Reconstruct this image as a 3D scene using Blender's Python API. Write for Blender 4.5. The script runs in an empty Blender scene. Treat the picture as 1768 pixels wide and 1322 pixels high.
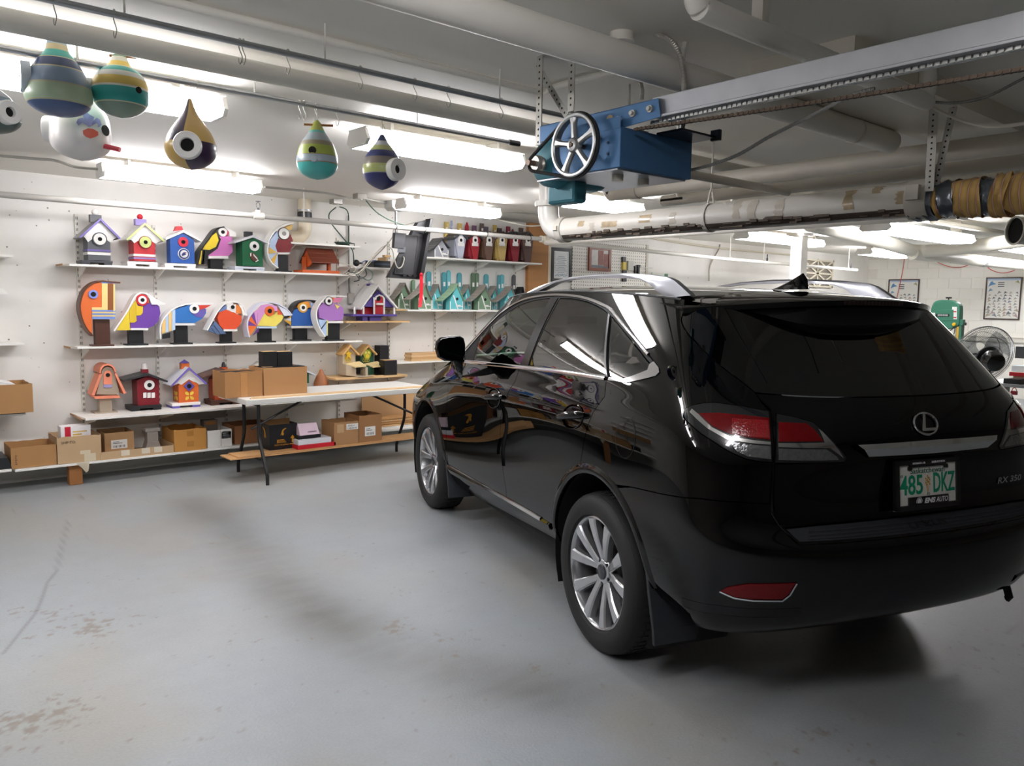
import bpy,bmesh,math,random
import numpy as np
from mathutils import Vector,Matrix
from mathutils.geometry import delaunay_2d_cdt
random.seed(4)
SC=bpy.context.scene
COL=SC.collection
# ------------------------------------------------------------------ camera
# world: X runs along the shelf wall, Y runs towards it, Z up; floor at Z = 0
FPX,PITCH,ROLL,CAMH,RY=1367.0433,0.1026,0.0156,1.6248,0.866
_d1=np.array([math.sin(RY),math.cos(RY),0]);_d2=np.array([-math.cos(RY),math.sin(RY),0])
def _axes():
 cp,sp=math.cos(PITCH),math.sin(PITCH)
 f=np.array([0,cp,-sp]);u=np.array([0,sp,cp]);r=np.array([1.,0,0])
 cr,sr=math.cos(ROLL),math.sin(ROLL)
 A=[r*cr+u*sr,-r*sr+u*cr,f]
 return np.array([[a@_d1,a@_d2,a[2]] for a in A])
AX=_axes();CAM=np.array([0,0,CAMH])
cd=bpy.data.cameras.new('camera');cam=bpy.data.objects.new('camera',cd);COL.objects.link(cam)
cd.sensor_width=36;cd.lens=FPX/1768*36;cd.clip_start=.05;cd.clip_end=100
mw=Matrix.Identity(4)
for i in range(3):
 mw[i][0],mw[i][1],mw[i][2],mw[i][3]=AX[0][i],AX[1][i],-AX[2][i],CAM[i]
cam.matrix_world=mw
SC.camera=cam
# ------------------------------------------------------------------ world, exposure
w=bpy.data.worlds.new('world');SC.world=w;w.use_nodes=True
w.node_tree.nodes['Background'].inputs[0].default_value=(1,.96,.9,1)
w.node_tree.nodes['Background'].inputs[1].default_value=0.02
SC.view_settings.view_transform='Standard';SC.view_settings.look='None'
SC.view_settings.gamma=1;SC.view_settings.use_curve_mapping=False
SC.view_settings.exposure=0.7
LAMP=19.0  # strength of the fluorescent diffusers
SC.cycles.max_bounces=10;SC.cycles.diffuse_bounces=8;SC.cycles.glossy_bounces=4
SC.cycles.transparent_max_bounces=12;SC.cycles.caustics_reflective=False;SC.cycles.caustics_refractive=False
SC.cycles.sample_clamp_indirect=6
# ------------------------------------------------------------------ a pixel of the photograph -> a point on a real plane
def ray(x,y):return np.array([x-884,661-y,FPX])@AX
def onX(x,y,v):d=ray(x,y);return CAM+d*(v/d[0])
def onY(x,y,v):d=ray(x,y);return CAM+d*(v/d[1])
def onZ(x,y,v):d=ray(x,y);return CAM+d*((v-CAMH)/d[2])
# ------------------------------------------------------------------ materials
def lin(c):
 if isinstance(c,str):
  c=c.lstrip('#');c=[int(c[i:i+2],16)/255 for i in(0,2,4)]
 return tuple((v/12.92 if v<=.04045 else((v+.055)/1.055)**2.4) for v in c)+(1.0,)
_mats={}
def mat(col,rough=.5,metal=0.,coat=0.,var=.06,scale=18.,bump=0.,kind=None,spec=.5):
 key=(str(col),rough,metal,coat,var,scale,bump,kind,spec)
 if key in _mats:return _mats[key]
 m=bpy.data.materials.new('paint');m.use_nodes=True;_mats[key]=m
 nt=m.node_tree;N=nt.nodes;L=nt.links;b=N['Principled BSDF']
 c=lin(col)
 b.inputs['Roughness'].default_value=rough;b.inputs['Metallic'].default_value=metal
 b.inputs['Coat Weight'].default_value=coat;b.inputs['Coat Roughness'].default_value=.012
 b.inputs['Specular IOR Level'].default_value=spec
 tc=N.new('ShaderNodeTexCoord');no=N.new('ShaderNodeTexNoise')
 no.inputs['Scale'].default_value=scale;no.inputs['Detail'].default_value=4
 mp=None
 if kind in('wood', 'grainx'):
  mp=N.new('ShaderNodeMapping');mp.inputs['Scale'].default_value=(.12,2.2,2.2) if kind=='wood' else(.1,1.5,3)
  L.new(tc.outputs['Object'],mp.inputs[0]);L.new(mp.outputs[0],no.inputs['Vector'])
 else:
  L.new(tc.outputs['Object'],no.inputs['Vector'])
 mx=N.new('ShaderNodeMix');mx.data_type='RGBA'
 mx.inputs['A'].default_value=tuple(v*(1-var) for v in c[:3])+(1,)
 mx.inputs['B'].default_value=tuple(min(1,v*(1+var)) for v in c[:3])+(1,)
 L.new(no.outputs['Fac'],mx.inputs['Factor']);L.new(mx.outputs['Result'],b.inputs['Base Color'])
 if bump:
  bp=N.new('ShaderNodeBump');bp.inputs['Strength'].default_value=bump;bp.inputs['Distance'].default_value=.004
  L.new(no.outputs['Fac'],bp.inputs['Height']);L.new(bp.outputs[0],b.inputs['Normal'])
 return m
def emis(col,s):
 key=('e',str(col),s)
 if key in _mats:return _mats[key]
 m=bpy.data.materials.new('light');m.use_nodes=True;_mats[key]=m
 b=m.node_tree.nodes['Principled BSDF']
 b.inputs['Base Color'].default_value=lin(col);b.inputs['Emission Color'].default_value=lin(col);b.inputs['Emission Strength'].default_value=s
 return m
def glassy(tint,mixf,rough=.0,ior=1.5):
 """thin sheet: tinted see-through plus mirror by fresnel"""
 key=('g',str(tint),mixf)
 if key in _mats:return _mats[key]
 m=bpy.data.materials.new('glass');m.use_nodes=True;_mats[key]=m
 nt=m.node_tree;N=nt.nodes;L=nt.links
 for n in list(N):N.remove(n)
 out=N.new('ShaderNodeOutputMaterial');tr=N.new('ShaderNodeBsdfTransparent');gl=N.new('ShaderNodeBsdfGlossy')
 tr.inputs[0].default_value=lin(tint);gl.inputs['Roughness'].default_value=rough;gl.inputs['Color'].default_value=(1,1,1,1)
 fr=N.new('ShaderNodeFresnel');fr.inputs['IOR'].default_value=ior
 ma=N.new('ShaderNodeMath');ma.operation='MULTIPLY_ADD';ma.inputs[1].default_value=1.0;ma.inputs[2].default_value=mixf;ma.use_clamp=True
 mx=N.new('ShaderNodeMixShader')
 L.new(fr.outputs[0],ma.inputs[0]);L.new(ma.outputs[0],mx.inputs[0]);L.new(tr.outputs[0],mx.inputs[1]);L.new(gl.outputs[0],mx.inputs[2])
 L.new(mx.outputs[0],out.inputs[0])
 return m
 # ------------------------------------------------------------------ meshes
def V3(p):return Vector((float(p[0]),float(p[1]),float(p[2])))
def frame_of(t):
 t=t.normalized();a=Vector((0,0,1)) if abs(t.z)<.9 else Vector((1,0,0))
 s=t.cross(a).normalized();return s,s.cross(t).normalized()
class MB:
 def __init__(s):s.v=[];s.f=[];s.mi=[];s.cur=0
 def add(s,vs,fs):
  o=len(s.v);s.v+=[tuple(map(float,p)) for p in vs]
  s.f+=[tuple(o+i for i in f) for f in fs];s.mi+=[s.cur]*len(fs);return s
 def box(s,x0,x1,y0,y1,z0,z1,M=None):
  vs=[(x,y,z) for z in(z0,z1) for y in(y0,y1) for x in(x0,x1)]
  if M is not None:vs=[tuple(M@Vector(p)) for p in vs]
  return s.add(vs,[(0,2,3,1),(4,5,7,6),(0,1,5,4),(2,6,7,3),(0,4,6,2),(1,3,7,5)])
 def hexa(s,p8):return s.add(p8,[(0,2,3,1),(4,5,7,6),(0,1,5,4),(2,6,7,3),(0,4,6,2),(1,3,7,5)])
 def tube(s,path,r,n=10,cap=True):
  P=[V3(p) for p in path];R=r if isinstance(r,(list,tuple)) else[r]*len(P)
  vs=[];sd=None
  for i,p in enumerate(P):
   t=(P[min(i+1,len(P)-1)]-P[max(i-1,0)])
   if t.length<1e-9:t=Vector((0,0,1))
   t.normalize()
   if sd is None:sd,up=frame_of(t)
   else:
    sd=(sd-t*sd.dot(t));sd=sd.normalized() if sd.length>1e-6 else frame_of(t)[0];up=sd.cross(t).normalized()
   for k in range(n):
    a=2*math.pi*k/n
    vs.append(p+sd*(math.cos(a)*R[i])+up*(math.sin(a)*R[i]))
  fs=[(i*n+k,i*n+(k+1)%n,(i+1)*n+(k+1)%n,(i+1)*n+k) for i in range(len(P)-1) for k in range(n)]
  if cap:fs+=[tuple(range(n))[::-1],tuple((len(P)-1)*n+k for k in range(n))]
  return s.add(vs,fs)
 def cyl(s,p0,p1,r,r1=None,n=20):return s.tube([p0,p1],[r,r if r1 is None else r1],n)
 def lathe(s,prof,o,ax,n=32,e1=None):
  """prof: (radius, height along ax)"""
  ax=V3(ax).normalized();s1,s2=frame_of(ax);o=V3(o);vs=[]
  for(r,h) in prof:
   for k in range(n):
    a=2*math.pi*k/n;vs.append(o+ax*h+(s1*math.cos(a)+s2*math.sin(a))*max(r,1e-5))
  m=len(prof)
  return s.add(vs,[(i*n+k,i*n+(k+1)%n,(i+1)*n+(k+1)%n,(i+1)*n+k) for i in range(m-1) for k in range(n)])
 def prism(s,poly,y0,y1,ax='Y'):
  """closed polygon in XZ (ax Y), YZ (ax X) or XY (ax Z), extruded"""
  n=len(poly)
  def pt(p,h):return(p[0],h,p[1]) if ax=='Y' else((h,p[0],p[1]) if ax=='X' else(p[0],p[1],h))
  vs=[pt(p,y0) for p in poly]+[pt(p,y1) for p in poly]
  fs=[tuple(range(n)),tuple(range(2*n-1,n-1,-1))]+[(i,n+i,n+(i+1)%n,(i+1)%n) for i in range(n)]
  return s.add(vs,fs)
 def sphere(s,c,r,n=16,sz=1.):
  return s.lathe([(r*math.sin(math.pi*i/(n//2)),-r*sz*math.cos(math.pi*i/(n//2))) for i in range(n//2+1)],c,(0,0,1),n)
 def strip(s,path,nrm,prof,closed=False):
  """sweep an open profile [(side, height)] along path with surface normals nrm"""
  P=[V3(p) for p in path];vs=[];m=len(prof);L=len(P)
  for i,p in enumerate(P):
   a,b=(P[(i-1)%L],P[(i+1)%L]) if closed else(P[max(i-1,0)],P[min(i+1,L-1)])
   t=(b-a).normalized();n=V3(nrm[i]).normalized();sd=n.cross(t).normalized()
   vs+=[p+sd*q[0]+n*q[1] for q in prof]
  fs=[(i*m+k,i*m+k+1,((i+1)%L)*m+k+1,((i+1)%L)*m+k) for i in range(L if closed else L-1) for k in range(m-1)]
  return s.add(vs,fs)
def obj(name,mb,mats,parent=None,smooth=False,bev=0,fix=True):
 me=bpy.data.meshes.new(name)
 if bev or fix:
  bm=bmesh.new();vv=[bm.verts.new(p) for p in mb.v]
  for f,mi in zip(mb.f,mb.mi):
   try:fc=bm.faces.new([vv[i] for i in f]);fc.material_index=mi
   except ValueError:pass
  bmesh.ops.remove_doubles(bm,verts=bm.verts,dist=1e-6)
  bmesh.ops.recalc_face_normals(bm,faces=bm.faces)
  if bev:
   es=[e for e in bm.edges if len(e.link_faces)==2 and e.calc_face_angle(0)>.6]
   bmesh.ops.bevel(bm,geom=es,offset=bev,segments=2,profile=.5,affect='EDGES',clamp_overlap=True)
  bm.to_mesh(me);bm.free()
 else:
  me.from_pydata(mb.v,[],mb.f)
  for p,mi in zip(me.polygons,mb.mi):p.material_index=mi
 for m in(mats if isinstance(mats,(list,tuple)) else[mats]):me.materials.append(m)
 if smooth:
  for p in me.polygons:p.use_smooth=True
  if smooth!='all':
   try:me.set_sharp_from_angle(angle=math.radians(38))
   except Exception:pass
 o=bpy.data.objects.new(name,me);COL.objects.link(o)
 if parent is not None:
  o.parent=parent
  # parts are modelled in room coordinates: undo the thing's own place
  if parent.get('_loc') is not None:o.matrix_parent_inverse=Matrix.Translation(-Vector(parent['_loc']))
 return o
def tag(o,label,cat,group=None,kind=None):
 if label:o['label']=label
 if cat:o['category']=cat
 if group:o['group']=group
 if kind:o['kind']=kind
 return o
def thing(name,label,cat,loc,group=None,rotz=None):
 o=bpy.data.objects.new(name,None);COL.objects.link(o);o.empty_display_size=.1
 o.location=[float(v) for v in loc]
 if rotz is not None:o.rotation_euler=(0,0,rotz)
 else:o['_loc']=[float(v) for v in loc]
 return tag(o,label,cat,group)
def struct(name,mb,m,**k):
 o=obj(name,mb,m,**k);o['kind']='structure';return o
def B(*a,**k):return MB().box(*a,**k)
def text_mesh(txt,size,extr=.0006,shear=0.,bold=0.):
 """lettering turned into a mesh, in XY, centred; returns verts, faces"""
 cu=bpy.data.curves.new('t', 'FONT');cu.body=txt;cu.size=size;cu.extrude=extr;cu.align_x='CENTER';cu.align_y='CENTER'
 cu.shear=shear;cu.offset=bold;cu.resolution_u=3
 o=bpy.data.objects.new('t',cu);me=bpy.data.meshes.new_from_object(o)
 vs=[tuple(v.co) for v in me.vertices];fs=[tuple(p.vertices) for p in me.polygons]
 bpy.data.objects.remove(o);bpy.data.curves.remove(cu);bpy.data.meshes.remove(me)
 return vs,fs
def put_text(mb,txt,size,o,ex,ey,w=None,h=None,**k):
 """lay lettering at o with right axis ex, up axis ey, optionally fitted to width w and height h"""
 vs,fs=text_mesh(txt,size,**k);ex=V3(ex).normalized();ey=V3(ey).normalized();n=ex.cross(ey);o=V3(o)
 if not vs:return mb
 xs=[v[0] for v in vs];ys=[v[1] for v in vs];cx,cy=(min(xs)+max(xs))/2,(min(ys)+max(ys))/2
 sx=w/(max(xs)-min(xs)) if w else 1;sy=h/(max(ys)-min(ys)) if h else sx
 return mb.add([o+ex*((v[0]-cx)*sx)+ey*((v[1]-cy)*sy)+n*v[2] for v in vs],fs)
 # ================================================================== SETTING
CEIL=2.65;WALLY=7.9;FARX=16.4
def noise2(P,sc,seed=0):
 rs=np.random.RandomState(seed);g=rs.rand(64,64)
 x=P[...,0]*sc;y=P[...,1]*sc;i=np.floor(x).astype(int);j=np.floor(y).astype(int);fx=x-i;fy=y-j
 fx=fx*fx*(3-2*fx);fy=fy*fy*(3-2*fy)
 G=lambda a,b:g[a%64,b%64]
 return(G(i,j)*(1-fx)+G(i+1,j)*fx)*(1-fy)+(G(i,j+1)*(1-fx)+G(i+1,j+1)*fx)*fy
def fbm(P,sc,seed=0,o=4):return sum(noise2(P,sc*2**k,seed+k)/2**k for k in range(o))/sum(1/2**k for k in range(o))
def seg_dist(P,path):
 d=np.full(P.shape[:-1],1e9)
 for a,b in zip(path[:-1],path[1:]):
  a=np.array(a[:2]);b=np.array(b[:2]);ab=b-a
  t=np.clip(((P-a)@ab)/(ab@ab),0,1);d=np.minimum(d,np.linalg.norm(P-a-t[...,None]*ab,axis=-1))
 return d
 # floor: painted concrete, worn through in places; wear kept as mesh attributes
gx=np.concatenate([np.arange(-5,-1.2,.4),np.arange(-1.2,4.4,.0125),np.arange(4.4,FARX+.4,.3)])
gy=np.concatenate([np.arange(-5,.3,.3),np.arange(.3,5.2,.0125),np.arange(5.2,WALLY+.15,.15)])
FX,FY=np.meshgrid(gx,gy);FP=np.stack([FX,FY],-1)
me=bpy.data.meshes.new('floor')
ny,nx=FX.shape
idx=np.arange(nx*ny).reshape(ny,nx)
quads=np.stack([idx[:-1,:-1],idx[:-1,1:],idx[1:,1:],idx[1:,:-1]],-1).reshape(-1,4)
me.from_pydata(np.stack([FX,FY,FX*0],-1).reshape(-1,3).tolist(),[],quads.tolist())
fz=lambda x,y:onZ(x,y,0)[:2]
track=[fz(330,868),fz(390,905),fz(450,980),fz(540,1055),fz(660,1115),fz(800,1165),fz(960,1195)]
dtr=seg_dist(FP,track)
fb=fbm(FP,1.7,3);fb2=fbm(FP,7,9)
streak=fbm(FP@np.array([[.5,.86],[2.6,-1.5]]),5,21)
dark=np.exp(-(dtr/.23)**2)*(.20+.55*fb+.25*(streak-.5))
dark+=.16*np.clip(fbm(FP,.9,31)-.5,0,1)*2
tan=np.clip(fbm(FP,1.3,55)-.52,0,1)*1.6
def spot(c,r):return np.exp(-((FP-c)**2).sum(-1)/r**2)
bl=spot(fz(60,1245),.20)+.75*spot(fz(150,1080),.22)+.5*spot(fz(60,1060),.16)+.8*spot(fz(690,1085),.13)+.45*spot(fz(780,1110),.13)+.6*spot(fz(940,1155),.07)+.35*spot(fz(1490,1290),.3)+.4*spot(fz(1740,1120),.35)
pit=.65*fbm(FP,46,77,2)+.35*fbm(FP,15,78,2)
chip=np.clip((pit+.30*bl-.76)*9,0,1)*.75
chip=np.maximum(chip,np.clip((fbm(FP,13,5,2)-.90)*12,0,1)*.5)
cr=[fz(x,y) for x,y in((118,900),(108,940),(98,985),(82,1005),(68,1040),(62,1060),(38,1085),(8,1128))]
cr=[tuple(p+(np.random.RandomState(i).rand(2)-.5)*.012) for i,p in enumerate(cr)]
crack=np.exp(-(seg_dist(FP,cr)/.0085)**2)*.42
bluef=fbm(FP,.8,91)
for nm,a in(('dark',dark),('tan',tan),('chip',chip),('crack',crack),('blue',bluef)):
 at=me.attributes.new(nm, 'FLOAT', 'POINT');at.data.foreach_set('value',np.clip(a,0,1).astype(np.float32).ravel())
fm=bpy.data.materials.new('painted_concrete');fm.use_nodes=True
N=fm.node_tree.nodes;L=fm.node_tree.links;b=N['Principled BSDF']
def attr(n):a=N.new('ShaderNodeAttribute');a.attribute_name=n;return a.outputs['Fac']
def mixc(f,A,Bc):
 m=N.new('ShaderNodeMix');m.data_type='RGBA';L.new(f,m.inputs['Factor'])
 for s,v in(('A',A),('B',Bc)):
  if isinstance(v,tuple):m.inputs[s].default_value=v
  else:L.new(v,m.inputs[s])
 return m.outputs['Result']
c=mixc(attr('blue'),lin('#a6a8a6'),lin('#9fa7ad'))
c=mixc(attr('tan'),c,lin('#a39a88'))
c=mixc(attr('dark'),c,lin('#5b5650'))
c=mixc(attr('chip'),c,lin('#857a6e'))
c=mixc(attr('crack'),c,lin('#55524e'))
no=N.new('ShaderNodeTexNoise');no.inputs['Scale'].default_value=90;no.inputs['Detail'].default_value=5
tc=N.new('ShaderNodeTexCoord');L.new(tc.outputs['Object'],no.inputs['Vector'])
hs=N.new('ShaderNodeMix');hs.data_type='RGBA';hs.blend_type='MULTIPLY';hs.inputs['Factor'].default_value=.32
L.new(c,hs.inputs['A']);n_m=N.new('ShaderNodeTexNoise');n_m.inputs['Scale'].default_value=5;n_m.inputs['Detail'].default_value=8;n_m.inputs['Roughness'].default_value=.7;L.new(tc.outputs['Object'],n_m.inputs['Vector'])
av=N.new('ShaderNodeMath');av.operation='ADD';L.new(no.outputs['Fac'],av.inputs[0]);L.new(n_m.outputs['Fac'],av.inputs[1]);a2=N.new('ShaderNodeMath');a2 .operation='MULTIPLY';a2 .inputs[1].default_value=.55;L.new(av.outputs[0],a2 .inputs[0]);L.new(a2 .outputs[0],hs.inputs['B'])
hv=N.new('ShaderNodeHueSaturation');hv.inputs['Value'].default_value=.95;L.new(hs.outputs['Result'],hv.inputs['Color'])
L.new(hv.outputs[0],b.inputs['Base Color']);b.inputs['Roughness'].default_value=.42;b.inputs['Specular IOR Level'].default_value=.35
bp=N.new('ShaderNodeBump');bp.inputs['Strength'].default_value=.25;bp.inputs['Distance'].default_value=.004
L.new(no.outputs['Fac'],bp.inputs['Height']);L.new(bp.outputs[0],b.inputs['Normal'])
me.materials.append(fm)
fl=bpy.data.objects.new('floor',me);COL.objects.link(fl);fl['kind']='structure';fl['label']='grey painted concrete garage floor with worn tyre tracks'
# plastered concrete wall behind the shelves: cream paint with pinholes
def pitted(base,low,name):
 m=bpy.data.materials.new(name);m.use_nodes=True;N=m.node_tree.nodes;L=m.node_tree.links;b=N['Principled BSDF']
 tc=N.new('ShaderNodeTexCoord')
 n1=N.new('ShaderNodeTexNoise');n1 .inputs['Scale'].default_value=1.6;n1 .inputs['Detail'].default_value=6
 n2=N.new('ShaderNodeTexVoronoi');n2 .inputs['Scale'].default_value=11
 n3=N.new('ShaderNodeTexNoise');n3 .inputs['Scale'].default_value=7;n3 .inputs['Detail'].default_value=2
 for n in(n1,n2,n3):L.new(tc.outputs['Object'],n.inputs['Vector'])
 mp=N.new('ShaderNodeMapRange');mp.inputs['From Min'].default_value=.045;mp.inputs['From Max'].default_value=.10;mp.inputs['To Min'].default_value=1;mp.inputs['To Max'].default_value=0
 L.new(n2 .outputs['Distance'],mp.inputs['Value'])
 g=N.new('ShaderNodeMapRange');g.inputs['From Min'].default_value=.46;g.inputs['From Max'].default_value=.54;L.new(n3 .outputs['Fac'],g.inputs['Value'])
 mu=N.new('ShaderNodeMath');mu.operation='MULTIPLY';L.new(mp.outputs[0],mu.inputs[0]);L.new(g.outputs[0],mu.inputs[1])
 a=N.new('ShaderNodeMix');a.data_type='RGBA';a.inputs['A'].default_value=lin(low);a.inputs['B'].default_value=lin(base);L.new(n1 .outputs['Fac'],a.inputs['Factor'])
 c=N.new('ShaderNodeMix');c.data_type='RGBA';c.inputs['B'].default_value=lin('#6b645a');L.new(a.outputs['Result'],c.inputs['A']);L.new(mu.outputs[0],c.inputs['Factor'])
 L.new(c.outputs['Result'],b.inputs['Base Color']);b.inputs['Roughness'].default_value=.7
 bp=N.new('ShaderNodeBump');bp.inputs['Strength'].default_value=.5;bp.inputs['Distance'].default_value=.01
 sb=N.new('ShaderNodeMath');sb.operation='SUBTRACT';L.new(n1 .outputs['Fac'],sb.inputs[0]);L.new(mu.outputs[0],sb.inputs[1])
 L.new(sb.outputs[0],bp.inputs['Height']);L.new(bp.outputs[0],b.inputs['Normal'])
 return m
WALLM=pitted('#f0eee9', '#d2cfc8', 'wall_plaster')
wb=struct('wall_back',B(-5,FARX+.2,WALLY,WALLY+.2,0,CEIL+.35),WALLM)
wb['label']='cream painted concrete wall behind the birdhouse shelves'
struct('wall_left',B(-5.2,-5,-5,WALLY+.2,0,CEIL+.35),mat('#9a958c',.8))
struct('wall_front',B(-5.2,FARX+.2,-5.2,-5,0,CEIL+.35),mat('#77726a',.8))
CEILM=mat('#e3e0d8',.65,var=.05,scale=2.5,bump=.2)
struct('ceiling',B(-5.2,FARX+.2,-5.2,WALLY+.2,CEIL,CEIL+.2),CEILM)
# block wall at the far end: every block in view is a piece of its own
wr=struct('wall_right',B(FARX+.003,FARX+.25,-5.2,WALLY+.2,0,CEIL+.35),mat('#e4e1d8',.8))
BLK=mat('#eceae2',.65,var=.03,scale=4,bump=.15)
bmb=B(0,.012,.0015,.3985,.0015,.1985)
b0=obj('block',bmb,BLK,wr,bev=.0025)
first=True
for r in range(3,14):
 for k in range(9):
  y=4.3+k*.4-(.2 if r%2 else 0)
  if y+.4>WALLY+.2:continue
  o=b0 if first else b0 .copy()
  if not first:COL.objects.link(o)
  first=False
  o.location=(FARX-.005,y,r*.2)
struct('trim_1',B(FARX+.0,FARX+.06,-5,4.1,0,CEIL),mat('#e4e1d8',.65))
struct('trim_2',B(FARX+.0,FARX+.06,4.0,WALLY,0,.6),mat('#e4e1d8',.65))
# concrete beam in the ceiling over the work bench
struct('trim_3',B(3.0,8.0,1.55,2.0,CEIL-.09,CEIL),mat('#dcd6c9',.6,bump=.2,scale=3))
# ------------------------------------------------------------------ fluorescent fixtures
WHITE=mat('#e9e7e2',.4)
def fixture(x0,x1,y0,y1,z,h,label,e=1.0,group='fluorescent ceiling fixtures',hi=CEIL):
 t=thing('ceiling_light',label, 'light',((x0+x1)/2,(y0+y1)/2,hi),group)
 ym=(y0+y1)/2
 obj('housing',B(x0,x1,y0+.02,y1-.02,z+h*.92,z+h),WHITE,t,bev=.004)
 c=(y1-y0)*.2
 lens=[(y0+.03,z+h*.92),(y0,z+h*.3),(y0+c*.6,z),(y1-c*.6,z),(y1,z+h*.3),(y1-.03,z+h*.92)]
 obj('diffuser',MB().prism(lens,x0+.02,x1-.02, 'X'),emis('#fdfbff',LAMP*e),t)
 for a,b in((x0,x0+.02),(x1-.02,x1)):
  obj('end_cap',MB().prism([(y,zz+(.0)) for y,zz in lens]+[(y1-.02,z+h),(y0+.02,z+h)],a,b, 'X'),WHITE,t)
 if hi>z+h+.005:
  for xx in(x0+.2,x1-.2):obj('hanger',B(xx-.01,xx+.01,ym-.06,ym+.06,z+h,hi),WHITE,t)
 return t
fixture(.28,1.5,3.92,4.14,2.50,.1, 'fluorescent fixture above the hanging gourds, cut by the photo edge')
fixture(-1.0,.2,3.92,4.14,2.50,.1, 'fluorescent fixture out of frame at the end of the gourd row')
fixture(-.2,1.0,.72,.94,2.50,.1, 'fluorescent fixture out of frame above the camera',1.25)
fixture(-2.7,-1.5,3.92,4.14,2.50,.1, 'fluorescent fixture out of frame, farthest of the gourd row')
fixture(1.54,2.77,6.5,6.7,2.50,.1, 'fluorescent fixture over the shelf of bird-shaped houses, near the wall')
fixture(2.33,3.53,4.03,4.27,2.50,.1, 'fluorescent fixture behind the blue striped gourd, end cap showing')
fixture(4.2,5.4,6.55,6.75,2.50,.1, 'fluorescent fixture over the turquoise cottages, near the wall')
fixture(5.0,6.1,5.18,5.42,2.50,.1, 'fluorescent fixture half hidden behind the white drain pipe elbow')
fixture(9.2,11.2,6.05,6.3,2.50,.1, 'fluorescent fixture beside the square white post',.75)
fixture(8.15,10.4,3.72,4.05,2.40,.1, 'large fluorescent fixture below the taped pipe end, above the band saw',.75)
fixture(13.2,15.2,4.2,4.5,2.50,.1, 'far fluorescent fixture above the bird posters, cut by the photo edge')
fixture(13.2,14.6,6.3,6.6,2.50,.1, 'small far fluorescent fixture by the block wall corner')
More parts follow.
